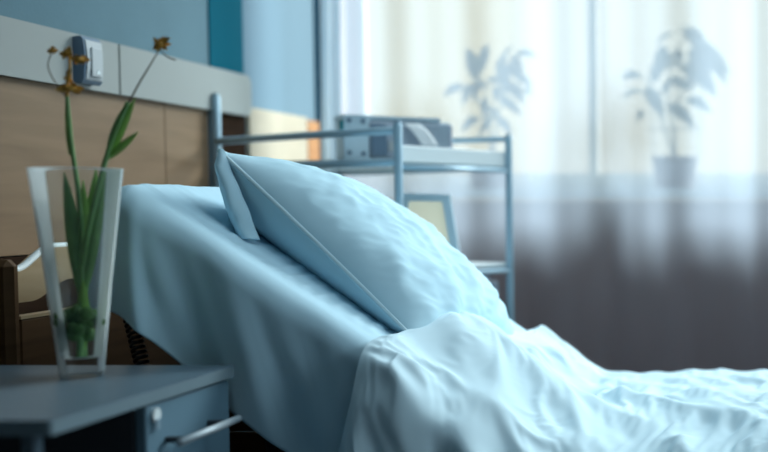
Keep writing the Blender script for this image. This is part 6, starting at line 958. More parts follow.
-16,0,0,1,2,4,0,-1,-2,4,3,-4,5,5,-2,4,2,-4,-10,-10,2,-7,3,-3,7,-1,0,2,3,0,10,-2,0,-3,-2,0,-3,-3,-7,-5,8,-1,8,-5,14,3,-7,-6,15,-20,1,-1,6,-10,1,-5,-5,6,14,5,0,0,-1,0,-1,-1,2,0,-2,-2,-1,-1,-1,1,-1,-1,1,0,0,-1,-2,-1,0,-2,-1,-2,-1,1,1,2,3,1,2,2,1,0,-1,-2,-2,-2,0,0,0,1,0,-1,-1,-2,-2,-2,0,
-15,0,2,3,2,1,-1,-3,0,-6,5,6,-5,4,6,-4,0,-8,3,0,-5,-1,-7,-3,11,2,0,1,-1,0,5,3,0,-2,-3,0,4,-12,-10,0,0,3,5,4,-8,10,-5,10,-8,14,-3,-5,-10,4,-8,2,-3,-4,4,11,7,2,0,-1,-2,2,-3,-2,-2,0,0,-1,0,2,1,-2,-1,0,-2,-2,-2,0,-1,0,-2,0,1,0,2,2,0,3,0,1,-1,-1,-1,0,-1,-2,-1,1,1,0,0,-1,-2,-3,0,0,3,
-7,2,1,2,1,-4,-4,3,-12,1,-5,5,12,-9,4,6,-2,3,-9,0,0,-1,1,-1,-2,5,2,-2,-3,0,-1,9,3,-2,-7,1,-3,-14,10,-7,-6,7,7,-7,7,-9,11,-5,5,0,-2,0,1,-5,3,-8,-1,-1,0,3,7,4,3,1,2,1,-1,-3,-2,-2,-1,0,1,3,0,-3,-2,0,-2,-4,-1,0,1,1,0,0,-1,1,0,0,1,-1,0,-1,1,1,0,0,0,0,1,-3,0,1,-1,-1,-2,0,0,2,1,
5,1,2,1,-3,-8,-10,2,1,-7,-2,-5,2,17,-14,3,1,-9,-5,-2,0,3,3,5,6,3,2,-3,-2,0,2,4,2,1,-8,3,-6,3,-14,11,3,-1,-12,12,-9,6,-8,5,-1,0,11,1,-1,-5,-5,0,-5,-2,0,2,4,5,3,2,2,2,-2,-1,-1,-2,-1,-1,1,1,1,-3,-4,0,-2,-2,-1,0,2,1,1,-1,-1,-1,0,-1,0,-1,1,1,1,1,1,-1,0,0,-2,4,-2,-2,-1,-2,1,0,1,0,1,
11,0,0,-2,-3,-6,-5,-1,-1,-2,-4,-1,-3,-3,15,-18,-1,14,1,0,-2,-8,3,2,4,-3,0,-1,-2,1,0,0,2,6,-5,-3,-3,0,8,-12,-2,0,5,1,2,-3,5,-6,3,4,-5,12,4,4,-12,-8,-1,-4,-2,2,3,2,1,2,4,2,7,-5,-3,-1,-1,-1,-2,2,3,-3,-4,-3,0,1,-1,1,-1,1,0,0,0,-1,-1,-2,-1,1,1,2,1,1,1,0,0,0,1,-2,0,-4,-1,1,-1,1,0,1,0,
9,-1,-2,-1,-3,-3,1,-1,-1,0,1,-1,-4,-7,-7,14,-9,1,-1,-4,-2,7,1,1,-1,0,2,-4,-4,-4,4,1,0,-6,13,-11,0,3,2,13,3,2,-13,-4,-1,1,2,-1,1,-2,9,-12,4,-5,19,7,-20,-4,-4,-2,-2,2,4,1,3,4,3,8,-6,-3,-1,-2,-3,2,3,-2,-5,-1,0,2,0,-2,0,0,0,0,-1,0,-1,1,2,1,1,0,0,2,0,1,0,1,-3,-5,0,0,-2,0,1,0,1,-1,-2,
5,-1,-2,-2,-1,-1,2,0,0,2,1,-2,-1,3,-5,-14,10,-2,8,2,-1,-2,-5,-5,-5,6,-4,-3,-2,-3,-8,-3,2,3,0,14,-10,1,4,2,4,4,11,-22,4,-2,4,6,-3,2,-6,11,-14,2,-10,2,30,-18,-5,-5,3,-2,-3,3,1,5,1,6,8,-7,-3,-1,-3,1,3,-4,-3,0,0,-2,2,-2,-2,-1,0,-1,1,0,2,5,2,2,1,0,0,-2,0,0,-3,-3,-2,-1,-3,2,0,1,0,-1,-1,-1,2,
2,-2,-1,-1,-1,2,2,0,-3,4,-2,-2,6,-7,-8,6,-4,5,9,4,4,-4,-6,-6,-4,-4,-3,-2,-2,-3,0,8,20,3,-31,-4,10,-4,0,4,5,-4,-2,13,-16,2,-2,9,-4,-3,8,-2,8,-5,-8,-3,-6,32,-20,2,-9,-6,3,2,1,3,-2,5,7,7,-7,-2,-3,1,0,-3,-4,-1,1,0,-2,0,-3,-1,0,1,1,3,2,1,2,3,1,1,-1,-1,-3,-4,-2,-2,-1,0,-1,3,0,-1,-1,-1,-1,2,2,
-1,-1,0,0,0,1,3,-4,3,5,-4,6,-21,1,9,13,-1,-5,-14,17,-4,2,-1,-3,-3,-1,-2,-1,-2,-3,3,14,-33,0,35,-25,-3,7,-2,-2,3,8,1,-10,9,-14,1,0,13,1,-15,0,8,0,2,-5,-3,-6,33,-26,-7,10,-4,-2,2,-3,15,-13,4,10,3,-6,0,2,-3,-7,-3,0,-3,2,0,-1,-1,0,0,2,2,1,3,1,2,-1,0,-1,-1,-3,-3,-2,0,-1,1,1,0,0,1,-2,-1,-1,1,2,4,
-3,0,0,1,2,1,-2,-4,11,-12,11,-7,1,9,-8,-4,-10,0,25,-13,-1,-7,13,1,-1,-2,0,0,1,3,13,-39,14,18,-34,30,-20,-4,4,2,-6,4,0,9,-11,5,-13,-3,6,5,9,0,-9,7,1,-1,-8,3,-8,28,0,-27,10,-4,-1,-2,4,5,-12,7,10,0,1,-1,-6,-9,-3,0,0,-1,1,1,3,-1,2,1,0,2,0,1,0,-2,-2,-2,-1,-1,-3,-1,0,3,2,1,2,-2,0,-1,-2,2,1,3,3,
-3,2,1,-1,-1,-1,-1,4,0,-3,-8,1,8,4,6,-22,8,6,-3,-16,2,6,-5,19,1,1,2,-1,6,8,-28,21,14,-34,25,-38,22,-14,-3,0,8,-8,9,-7,9,-10,-1,-9,-7,7,6,4,13,-4,1,2,1,-20,7,-3,0,21,-24,11,-6,-1,0,-5,13,-10,10,6,-4,3,-7,-10,-3,1,2,1,0,1,2,5,1,1,1,-1,0,-2,-3,-1,-2,0,-3,-3,0,1,-1,4,3,1,0,-2,0,0,1,1,2,2,0,
0,-1,-1,-2,-1,1,0,5,-2,3,0,8,2,-26,0,9,7,4,-22,25,-4,-12,-5,-6,20,2,2,5,10,-11,11,9,-10,4,-18,3,-23,12,-10,-2,-1,10,-7,9,-7,6,-8,-7,-5,-3,6,5,2,16,-1,-8,-4,2,-12,1,17,-6,2,-11,4,-3,1,-1,-5,12,-3,5,-1,1,-5,-7,-2,1,1,2,2,5,3,-2,-1,3,1,-1,-3,-1,0,-1,-1,-4,-2,-1,0,0,4,-1,4,0,-2,-1,0,2,2,2,2,-1,-2,
-2,-1,-2,0,0,0,3,1,-5,11,2,-9,-7,7,-2,7,-2,-10,2,3,-2,5,-4,-5,-7,16,5,5,0,15,4,-12,-14,-15,0,11,5,-11,2,-5,-3,0,10,-3,5,-5,1,-4,-8,-4,0,5,2,1,17,2,-5,4,-11,4,-4,-6,5,-2,-6,10,-11,-1,1,-8,7,3,2,-1,-1,-3,-2,0,2,2,3,4,1,0,1,-6,0,2,0,-1,-1,-1,-2,-1,0,0,2,2,-1,0,-1,0,-1,0,-1,3,3,3,-1,-1,-2,
-4,-1,0,0,1,2,4,-2,0,-8,2,-1,6,2,-1,-6,-4,0,16,-12,0,4,-1,-6,-2,-3,11,7,-9,-8,-3,0,6,28,-10,-5,-3,-2,-3,-2,-3,-3,-3,10,2,0,0,1,-2,-6,-7,-1,4,-1,3,17,3,-10,4,-15,-3,16,2,-9,-2,0,-10,1,1,0,-10,8,-1,0,4,-2,0,3,2,1,3,-1,0,1,-1,1,-2,-1,2,-1,-1,0,0,-2,2,3,0,0,1,-1,-5,-2,3,-1,2,1,1,0,2,0,-2,
-4,-1,0,3,1,2,4,-5,5,1,-4,-1,-1,0,3,4,1,0,-9,-8,12,0,-4,-5,-5,0,2,7,9,5,5,2,4,-12,1,-4,-6,-3,-1,-2,-2,-4,-2,-4,6,6,0,4,2,-1,-3,-12,-3,2,-2,4,18,3,-6,-1,-7,-9,4,17,-5,-15,-10,9,3,-1,-4,-7,2,-1,2,2,5,0,1,3,-2,-2,-1,-1,1,2,2,-1,0,2,0,-2,0,2,-1,-1,0,1,-1,-2,0,2,-1,2,0,0,0,0,-1,-1,0,
-3,1,2,2,2,3,-5,3,-3,-3,1,1,-1,0,-2,-4,-3,0,1,15,-6,-1,0,-2,-4,-4,2,2,8,7,1,-5,4,-10,4,2,1,-4,-2,-1,-4,-5,-5,-2,2,6,3,-4,-2,-2,-3,9,-3,-3,-2,-2,4,19,4,-10,2,3,-1,-11,-10,-6,20,-8,-7,-4,-4,-4,16,-10,1,9,5,0,1,-3,-2,-1,-1,0,1,2,0,2,0,0,1,0,0,0,-1,0,-1,-1,0,1,2,1,0,1,0,-1,-1,-2,-1,-2,-2,
1,2,2,1,-1,-1,-2,-5,-1,6,-2,0,1,0,0,-1,1,0,1,-9,-1,3,5,2,-3,-3,-3,1,-5,8,8,8,-6,9,1,0,-3,-4,-9,-5,-1,1,-3,-5,-3,5,4,5,2,-1,-6,-11,2,4,0,-4,-5,3,19,8,-15,-6,-4,-1,16,-2,-12,12,-5,-1,1,-9,-12,7,0,9,6,0,-3,-4,-1,-1,1,2,1,0,1,-1,1,0,0,1,-1,-1,0,-1,1,0,1,2,1,0,0,-1,-1,0,-1,-1,-3,-1,-1,
5,1,0,-1,-1,-3,-3,7,-1,-2,0,0,0,-1,0,-1,-2,-1,-2,4,0,3,3,3,0,-4,-6,-4,-1,-10,3,5,3,4,4,-2,9,6,4,-13,-9,-5,6,2,-2,-7,3,0,0,4,7,1,-15,-2,2,0,-3,-8,-2,17,12,-2,-1,-2,-8,1,0,-4,8,-2,-2,6,1,-19,-2,10,3,-1,-2,-1,-1,0,1,1,1,0,-1,1,-2,1,-1,-1,0,0,0,0,1,1,2,1,-1,-1,-1,0,0,-1,0,-2,0,-1,-1,
5,0,-1,-3,-1,-2,-1,1,1,1,3,2,-2,-1,-2,1,0,-2,-1,2,9,3,0,0,1,-4,-5,-5,-4,-3,-9,-1,4,6,7,6,-7,-5,-2,24,1,-13,-12,-4,-1,2,6,3,-1,-3,-2,2,11,-11,-2,1,1,-1,-8,-7,11,4,1,3,-5,2,6,0,-2,-1,2,-3,-8,2,-3,0,1,1,2,2,2,1,-1,0,0,0,0,-1,0,-1,-1,-1,-1,0,0,2,2,2,-1,-1,-1,-1,1,-1,0,-1,-1,0,0,-2,-1,
4,-2,-2,-2,-1,0,0,2,1,3,0,-2,-1,-1,-2,0,2,1,0,-3,-3,0,4,3,3,3,0,-4,-3,-2,-4,-8,-3,0,7,9,-1,2,-1,-15,15,15,1,-3,-4,-4,-12,4,5,2,-2,-4,-4,6,-3,-3,-1,0,5,1,-16,-1,2,1,15,2,-3,-2,-1,1,-2,-2,9,-8,-5,0,2,1,2,3,2,1,-1,-1,-2,-1,0,-1,0,-2,-1,-1,0,1,2,2,0,0,-1,-1,0,0,-1,1,-1,-1,0,-1,-2,0,1,
1,-2,-2,-1,0,0,5,-1,2,0,2,-1,5,-4,-4,-7,-4,1,6,4,-5,-1,-2,1,2,3,3,2,1,0,1,1,-4,-2,-7,2,9,-2,0,-1,-17,-3,3,2,2,3,10,0,2,-7,3,1,-3,-3,0,2,-1,-3,-4,0,13,1,-3,-3,-10,6,-2,5,0,0,1,4,-4,2,-4,-2,1,2,2,2,1,0,-1,-3,-1,-1,-1,0,-1,0,-1,0,1,1,2,0,0,-1,0,-1,-1,0,1,-1,-1,0,-2,-1,0,1,1,
-3,-1,0,0,1,2,4,-2,0,0,2,4,-1,2,-4,-3,-3,1,2,0,-3,-3,-1,-1,-3,-2,-1,4,5,2,1,-4,-2,-2,2,1,8,1,3,2,0,-5,-5,-2,-3,-3,-3,2,3,19,-1,-3,-4,-6,-6,-1,3,2,-1,-5,-3,4,5,-1,3,-8,6,-2,0,3,-1,2,2,3,-2,-5,1,2,1,1,0,-2,-2,-2,-1,0,0,0,0,-1,0,1,2,2,0,0,-1,-2,0,0,0,0,-2,-1,0,-1,-1,1,0,2,2,
-4,0,0,2,2,5,-1,-4,-1,-2,-1,3,3,-1,9,-4,-3,-3,0,-6,16,-4,-9,-2,-3,-2,-1,-5,-2,-1,4,9,5,2,1,-1,1,1,-1,-2,1,0,1,2,3,1,0,-1,1,-9,-5,1,2,2,-2,-5,-2,3,2,-1,-2,1,3,5,-4,1,-4,-1,1,-1,2,2,2,3,-4,0,1,1,1,-3,-3,-1,1,0,-1,0,0,0,0,0,2,2,1,-1,0,-1,-1,0,-1,0,-1,-1,0,0,-1,-1,1,0,2,1,2,
-4,2,2,3,3,0,-1,-1,4,0,-5,-4,-1,11,-3,3,-3,-5,-6,11,-6,-5,6,-2,0,-1,-3,-1,-3,-2,-7,-4,0,1,3,4,3,22,4,1,-3,-5,-5,-5,-5,-2,-2,-3,-1,10,9,2,1,1,-1,-5,-5,-2,0,0,-3,-4,-3,3,8,2,0,0,-1,0,1,0,1,-1,0,0,2,0,-3,-2,-2,0,0,1,1,0,0,1,1,2,1,0,0,0,0,-2,0,-2,-1,0,-1,0,-1,0,0,1,1,1,1,1,1,
0,1,2,2,1,0,-2,5,-14,2,9,1,0,-5,3,4,0,-5,-6,-8,1,19,-5,-2,3,2,1,1,-1,-2,-4,-6,-2,0,1,2,4,-5,-9,2,13,6,2,0,-1,-3,-2,-4,-5,-9,1,4,4,3,5,4,-3,-5,-1,3,2,0,-2,-3,-3,1,3,0,0,-1,1,0,1,-2,0,0,-2,-1,-1,-1,-1,-1,1,2,1,1,1,1,1,1,0,1,-1,0,-3,-1,-1,0,0,-2,1,-1,0,0,2,1,1,2,1,0,0,
1,2,1,1,0,0,-3,-1,0,-4,-4,-2,0,5,7,-5,3,3,-3,5,5,-9,2,-1,5,3,2,0,1,1,0,-3,-14,-5,-5,-1,5,-6,24,-1,-20,-3,1,2,2,2,1,3,5,3,0,-3,-3,-2,-1,1,3,0,-4,-3,-3,-2,0,0,2,5,4,4,0,0,-2,-1,-1,2,0,-3,-2,-1,0,-2,0,1,1,3,2,1,1,0,0,0,0,-1,-2,-2,-1,0,-1,0,-1,0,-1,1,1,1,2,2,2,1,1,1,0,
1,1,2,0,0,-1,-4,2,7,2,-3,-5,-3,-5,3,12,3,-1,-9,1,-12,10,1,3,-7,-3,3,5,-2,5,6,0,0,-14,-6,-4,-4,18,-4,5,3,6,-6,-4,0,1,-1,0,-3,-5,0,5,4,2,0,-1,0,-1,-1,-3,1,1,0,0,-1,-2,-1,2,5,2,-2,-1,-2,0,-1,-1,-3,-1,0,0,2,1,2,1,1,0,0,0,0,-1,-1,-2,-1,-1,0,0,-1,-1,0,0,0,0,2,3,1,2,1,2,0,0,-3,
1,0,0,0,0,-2,-5,-6,2,2,3,12,-2,-5,-8,1,-3,10,7,-17,3,-5,17,4,4,-1,-9,-6,3,-5,-1,10,3,1,-8,-7,-6,-4,10,9,13,-14,2,1,-2,-3,-2,-3,-2,0,0,2,4,4,3,4,0,1,0,0,-2,-3,-2,-2,-2,-3,0,1,1,0,5,0,-3,0,-1,0,0,0,-2,2,1,2,1,-1,-1,0,-1,0,-1,-1,-2,0,-1,0,0,-1,0,-1,-1,1,1,2,2,1,3,3,2,-1,0,-3,-3,
-1,1,-1,0,-1,1,-6,8,3,-3,-1,2,-2,2,-2,-6,9,-5,-2,12,-4,0,-10,4,8,6,-1,2,-7,-2,-5,-2,6,5,-1,-7,-6,-7,-5,1,17,12,4,-1,-5,-3,-1,-1,-3,-4,-1,-3,-3,-2,0,0,2,0,-1,-1,1,2,2,1,1,1,0,-2,0,4,-2,-2,2,-1,2,2,0,-1,2,1,1,0,-1,-1,-1,-1,-1,-1,-1,-1,0,0,1,0,-2,-1,-1,0,1,0,2,2,3,3,2,0,1,0,-2,-2,-2,
-2,-1,1,1,0,2,4,-1,0,3,-3,-7,12,2,-6,-2,-7,-2,10,-2,6,4,1,-3,-12,2,16,-1,-3,-3,0,-12,-2,8,4,0,-5,-3,-1,3,-10,7,7,-7,2,-1,-1,-1,1,10,5,2,2,1,-1,-1,-3,0,0,-2,-4,-4,-2,-1,1,0,0,-1,-3,-3,0,2,-3,0,3,5,3,2,0,0,-1,-2,-2,-2,-2,-1,0,-1,0,1,1,0,-1,-1,-1,-2,0,1,1,3,2,3,2,1,-1,0,-1,-1,-1,-1,-1,
-3,2,2,0,1,-1,-7,5,-4,0,10,0,-11,4,9,-2,-3,-2,-1,2,6,-6,0,-1,7,0,-9,4,12,0,-4,2,-3,-11,3,5,0,-4,-8,-6,-1,3,9,13,1,-5,-5,-1,2,-4,-4,0,4,-3,0,2,-6,2,0,1,2,2,-1,0,-2,0,0,1,3,0,-2,-2,-1,1,1,3,4,1,-1,-2,-2,-2,-1,-1,0,0,0,1,1,0,0,-1,-1,-3,-1,1,0,2,3,3,2,1,0,0,-1,-2,-3,-2,0,1,0,
2,1,0,1,-1,-1,10,-13,5,4,-16,1,5,1,3,4,0,-1,-4,0,-3,2,2,3,-1,-3,4,1,-6,6,-3,1,-1,6,-1,-2,1,-2,-2,-4,-1,2,-9,9,1,0,2,3,6,0,-4,-6,-16,-2,2,1,21,5,8,1,-6,-4,-4,-4,-1,0,-2,-1,0,1,0,1,2,-1,-1,2,5,1,2,1,-2,-2,-3,-2,-1,-1,0,0,0,0,-2,-2,-2,-1,-1,1,3,4,4,1,0,0,-1,-3,-1,-3,-2,0,-1,-1,2,
4,1,0,-1,-1,-1,5,6,-3,-9,1,2,3,-3,-7,5,7,3,1,-5,-7,-1,0,1,2,1,-1,-3,6,-1,8,1,0,-3,-4,-2,0,1,-1,-1,-3,-4,3,-3,3,3,6,-1,-12,-10,-4,0,8,4,7,4,-13,1,12,4,-7,0,1,-1,-2,-2,0,1,0,3,2,3,-1,0,-1,-1,-3,-1,-2,-3,0,0,1,3,3,2,1,0,-1,-3,-2,-2,-2,-1,3,4,4,3,1,0,0,-2,-2,-2,-3,0,-1,-3,0,1,1,
6,-1,-1,-1,-1,-3,-1,-10,-1,6,15,-3,-6,-6,2,2,5,6,-8,1,2,-2,-2,-1,-2,-1,-1,1,-1,1,7,-4,2,0,4,2,0,-1,1,0,-1,-4,-4,-4,7,5,-9,-10,-2,4,5,1,4,5,-2,-8,15,4,-7,3,11,1,1,-1,-2,-2,-3,-3,-5,-6,3,1,2,1,0,-3,-4,-3,-1,-1,1,2,1,1,2,2,2,-1,-1,-2,-3,-3,-1,3,3,3,5,1,0,0,-1,-2,-2,-2,-1,-3,-1,1,0,0,1,
5,-1,-2,-1,-4,-1,-1,2,4,5,-6,-3,-2,3,2,-2,-2,2,11,2,1,-4,-4,-2,-2,0,2,0,0,1,-4,8,3,3,0,-1,-2,-2,-1,2,-1,-1,-1,-1,-4,-1,-1,0,-3,0,2,2,-1,-3,-4,5,-6,0,0,3,7,4,-2,-7,-2,-2,-1,0,2,5,-1,1,4,2,0,-4,-5,1,0,2,0,0,3,2,0,0,-2,-2,-1,-1,-2,0,3,3,3,3,-1,0,-1,-2,0,-1,-2,-1,-1,0,1,1,1,1,-1,
2,-2,-3,-3,-3,4,-1,7,2,-7,1,1,8,-1,-2,-3,-6,-6,2,7,9,5,-1,-3,-4,-3,-4,-2,-3,-2,0,2,6,3,-4,3,2,4,1,-1,0,0,-5,-4,1,3,6,-2,-1,-1,0,0,-2,-2,-3,-1,-5,-7,-6,-3,3,13,7,11,1,-3,0,-1,1,-3,0,-4,0,1,1,-2,-1,0,2,0,1,3,1,1,2,-1,-2,-4,-6,-2,2,5,5,3,1,0,-1,-2,-2,-2,-3,-2,0,1,1,2,1,1,0,0,-1,
-3,-3,-1,0,3,-1,1,5,-6,-2,0,11,3,6,-8,3,-8,-5,6,0,-2,5,7,0,-3,-2,-3,-2,0,0,-3,-2,-2,2,15,0,-3,-5,0,-2,1,0,3,-1,-5,2,3,6,2,-2,-2,-1,-2,-1,-2,-4,-2,-4,-2,-2,-2,-8,4,13,2,10,1,0,-4,-3,-1,5,-4,-4,0,0,2,0,1,2,3,1,1,0,-2,-3,-4,-1,4,1,2,1,0,0,3,-2,-2,-2,-3,-2,-1,0,0,1,2,1,2,-1,-1,-1,0,
-7,0,0,0,4,-2,5,-1,0,5,1,-9,-3,10,13,-16,7,-9,-11,-5,2,2,9,9,7,-2,-5,2,0,-1,0,0,-2,1,-6,3,0,0,-5,-3,0,4,3,3,0,-2,2,6,8,3,-4,-4,-2,-3,4,1,-4,-1,0,1,-1,-1,-2,-9,5,-6,-1,6,0,6,1,-9,-1,3,-1,4,1,1,-1,2,1,1,-1,-3,-5,-4,-1,0,-2,3,3,5,5,2,-5,-1,-3,-2,-2,0,0,2,2,1,0,1,-2,-1,-1,0,1,
-7,1,2,0,2,-1,4,-1,1,-4,-2,2,0,-9,0,24,-9,7,-11,-2,-3,-1,-4,0,8,3,4,-4,-4,1,6,-2,-5,0,-2,0,5,4,1,-1,-2,-2,-1,1,1,-1,1,2,1,-5,-1,2,3,2,-7,-4,2,1,-2,-4,-2,-3,-1,-1,2,6,11,-5,3,-3,-2,11,1,-8,3,3,2,0,0,0,0,-2,-3,-4,-3,-1,0,2,1,2,3,0,0,0,1,-4,-2,-2,2,1,3,1,1,0,-1,-3,0,0,1,1,-1,
-4,0,1,2,0,0,4,-3,0,-2,1,-3,0,4,2,-6,14,-5,8,-10,-3,-2,-3,2,-4,4,0,1,5,2,-11,2,12,-6,-4,-8,-2,4,9,7,-2,-5,-7,0,5,5,3,0,-13,4,-1,-5,-3,1,5,2,0,3,0,4,2,2,0,2,0,0,-12,3,2,-1,2,-2,-6,9,3,1,-1,-1,-1,0,-3,-2,-3,-2,0,0,0,2,3,1,1,0,-3,-2,-1,0,0,2,1,2,1,1,-1,-2,-1,1,0,1,-1,0,0,
-2,1,1,0,0,5,-1,0,-6,8,3,-7,-6,-9,-2,2,12,12,-9,7,-6,-3,-2,-5,2,-8,5,4,3,-8,14,3,-9,1,1,2,-8,-3,4,2,4,-3,-2,-4,0,1,9,-8,22,-1,-5,-7,-7,-2,3,4,2,-2,1,-4,-2,1,1,1,4,-5,10,0,-1,1,-5,-7,17,-2,-2,0,-1,-1,-2,-4,-3,-3,-2,0,0,2,2,1,0,1,0,0,0,-2,-2,1,2,1,3,2,0,-2,0,0,-1,-1,0,0,1,-1,1,
0,0,1,2,2,0,-1,-5,14,-3,-6,6,0,1,-10,0,0,2,10,-13,1,-3,-3,1,-12,17,3,-4,-11,14,-5,-4,-2,2,5,-1,11,-8,-12,-3,7,7,3,-1,-6,5,-11,21,-6,-5,6,6,3,-2,1,3,-2,-3,-4,2,2,-2,-2,-4,-10,18,-6,-2,3,1,4,4,-12,6,1,-1,-5,-3,-1,-1,-3,-2,-1,-1,1,1,3,1,2,-2,0,0,0,0,0,0,2,3,0,0,-1,1,-1,0,-1,0,-1,2,-1,0,1,
1,2,1,1,-1,-1,-2,9,-11,-9,1,2,3,9,8,-4,-21,5,11,11,-11,-5,-3,-6,4,-10,8,-5,13,-6,-1,-2,6,2,-2,8,-1,7,-4,-15,-6,6,13,-1,0,-7,3,-12,11,9,3,8,8,2,-6,-10,-7,-4,-3,-7,-5,-1,2,6,21,-21,3,4,3,-1,1,2,0,8,0,-9,-6,-1,-3,-1,2,-1,1,1,0,1,-1,1,1,5,-3,-3,0,1,2,2,1,-1,0,1,0,-1,-2,-1,0,0,0,1,1,0,0,
4,1,-1,-1,-3,-1,-2,-5,-3,10,3,2,4,-15,-4,-2,10,-2,1,9,11,-3,9,1,-3,-8,-25,11,-5,-1,0,8,1,-2,0,-2,4,-11,2,8,-4,-3,6,14,-9,-1,-10,13,-22,7,10,4,-5,-2,-1,0,5,5,4,6,6,4,-1,-4,-28,7,5,6,-11,1,-5,8,-1,4,-1,-9,-3,-1,0,-1,0,4,1,1,1,-1,1,0,1,-1,3,0,-3,0,1,0,4,2,0,-2,-3,-2,-1,-1,1,0,2,0,1,0,1,
3,-2,-2,-1,-2,1,-2,-4,12,0,1,1,-1,1,-3,-2,-2,-2,-5,1,14,9,-12,-9,-1,2,13,-4,-1,0,2,-4,-3,2,4,2,-15,16,10,3,-1,-12,-2,-8,10,-15,18,-30,21,1,1,4,10,8,-1,-9,-1,0,3,-1,-3,-12,-6,-3,15,6,3,-15,-2,-1,11,-21,20,-8,-2,-4,-1,-1,1,2,2,0,3,1,-1,1,1,1,-1,0,-2,1,2,1,1,4,-1,-1,-2,-4,-2,-2,-1,2,1,3,0,-1,0,1,2,
-1,-3,0,-1,-2,4,-1,7,-9,-1,1,3,5,-1,8,-6,-4,-1,2,5,-9,-9,4,7,4,3,-2,-1,0,-1,-5,-4,5,6,4,-9,21,-2,-12,-3,-5,12,-22,-4,-1,28,-27,13,-9,-1,-1,-1,0,16,9,11,-1,-4,-7,1,1,7,4,2,-1,-4,-13,-4,9,1,-18,1,-11,6,0,3,0,3,1,4,1,0,-2,0,2,2,1,0,-1,-2,-1,0,2,4,3,0,-2,-3,-3,-3,-1,0,2,1,2,-1,0,0,1,2,1,
-5,0,0,1,5,-4,-4,0,12,-5,-4,1,2,11,-15,3,2,0,3,-11,-1,21,1,-3,-6,-6,-1,-3,-2,-2,0,12,3,-1,-9,26,-7,-15,-4,-2,3,-6,10,-11,16,-19,25,-3,0,-5,-4,-3,7,-7,0,1,-3,9,4,-4,-5,-5,8,-2,9,-6,-1,6,-6,-13,4,9,-11,-7,3,6,8,0,1,-3,-3,0,2,2,2,1,1,0,-1,-1,1,2,2,1,0,-2,-3,-3,-3,0,1,3,2,0,0,0,1,-1,1,1,2,
-4,0,0,-1,3,-2,0,12,-8,0,-4,-3,-4,10,13,-9,-4,-1,-5,14,7,-7,-11,-2,1,5,1,-5,-3,2,16,-6,-7,-6,24,-11,-3,-4,4,4,5,-4,-17,9,-13,23,-9,17,0,-7,0,-12,-10,-1,-1,-1,14,-7,-1,3,3,14,-11,13,-20,-8,-4,-1,3,20,0,-9,-2,-5,0,11,7,-3,-3,-3,1,0,0,2,2,2,0,-1,1,2,2,2,1,-2,-3,-4,-3,-2,1,1,1,1,1,1,-1,1,0,1,1,1,1,
-5,1,0,1,1,-5,19,-14,-2,0,1,-1,3,-11,15,8,-9,-3,-2,-8,-1,11,-2,3,2,1,-10,2,3,14,-19,-1,1,21,-16,-2,5,10,0,-4,-14,-1,24,3,-7,-13,4,-13,12,12,-16,13,-15,-15,-1,18,1,10,9,1,-2,-8,4,-24,-7,4,5,11,1,-15,2,5,2,-5,2,7,-3,-2,0,1,0,1,1,0,-1,0,2,2,4,1,1,0,-1,-2,-3,-1,-2,1,1,0,0,0,0,0,0,0,0,1,1,5,-1,
-3,1,0,2,0,10,-11,-6,0,3,3,-2,-3,8,-5,6,-3,0,3,11,-3,-13,11,-1,-8,-7,4,5,4,-4,-7,1,14,-20,-3,-1,7,-4,6,-6,14,16,-5,-1,2,-10,-12,1,-10,10,18,-4,-2,-5,-6,-11,1,2,14,1,-5,5,-13,-5,8,7,7,-17,-4,6,7,4,10,-11,1,-7,-2,1,1,2,1,2,2,1,3,-5,-3,0,5,2,0,0,-2,-2,-1,1,0,1,1,0,2,-1,0,-1,0,-2,-1,2,3,-1,1,
1,1,2,0,-3,0,-6,4,8,-1,-4,-3,-1,-4,-1,6,1,7,5,-33,-4,0,12,10,9,-1,5,8,-5,-23,8,7,-16,3,1,8,-7,10,-11,20,4,-15,-16,-2,1,4,8,1,-2,-10,5,13,11,-3,5,-13,-3,5,-8,3,8,-16,-7,14,10,-1,-16,7,3,3,-5,-1,-2,10,-7,-8,-1,3,2,2,4,3,2,1,-3,4,3,-6,0,-3,-1,-3,-1,-1,1,-1,2,1,2,2,-1,0,-2,-1,0,3,3,6,-1,-4,-5,
5,-1,0,-2,-5,2,-7,15,-9,-5,2,2,-4,-4,-3,0,31,-8,-27,5,-3,3,0,11,7,7,1,-20,-4,8,1,-7,5,2,1,-7,-7,13,14,-6,-18,2,17,-7,6,-2,-2,1,2,10,-4,-19,11,14,-14,7,-10,-13,-1,-6,13,-5,22,2,-4,-10,13,3,-4,-10,2,4,8,-6,-7,-7,1,2,5,4,5,5,4,-1,-3,-3,-1,0,-6,-6,-3,0,4,2,-2,0,-1,-1,-2,1,1,1,2,4,3,2,4,-6,-3,-2,-2,
4,-1,-3,-2,3,-4,12,-9,-5,8,-4,-1,1,7,10,-4,-15,-5,5,5,0,-1,8,-17,6,6,-13,7,1,0,0,-2,-2,-2,-3,-2,12,-12,-8,12,16,5,-17,14,-6,5,3,-4,8,-13,-13,11,-6,10,15,-12,6,-17,-15,4,2,20,-1,1,-8,17,-2,-9,-1,12,0,-2,-12,2,-6,-3,4,6,4,4,1,-2,-4,-1,1,-1,-3,3,-6,4,1,0,-4,4,-2,-2,-1,0,0,-1,0,1,4,0,1,-1,-3,-1,-1,-1,0,
0,-3,0,1,1,-2,2,-6,13,-6,0,6,12,-11,-33,-2,16,9,14,0,12,-3,-27,5,-8,8,12,2,-5,-7,2,-1,-3,-2,5,-3,-16,-4,6,-8,4,14,14,-2,3,-2,-7,14,-17,-5,7,-4,5,-6,15,12,-21,8,-14,-8,-11,1,12,7,15,-3,3,7,4,-5,-5,-2,-6,-2,-3,5,8,4,1,-2,-5,-4,-4,-1,1,0,1,2,4,2,3,2,-3,-5,0,-2,-1,-2,0,0,1,2,-2,-1,-1,0,-2,-1,1,0,-2,
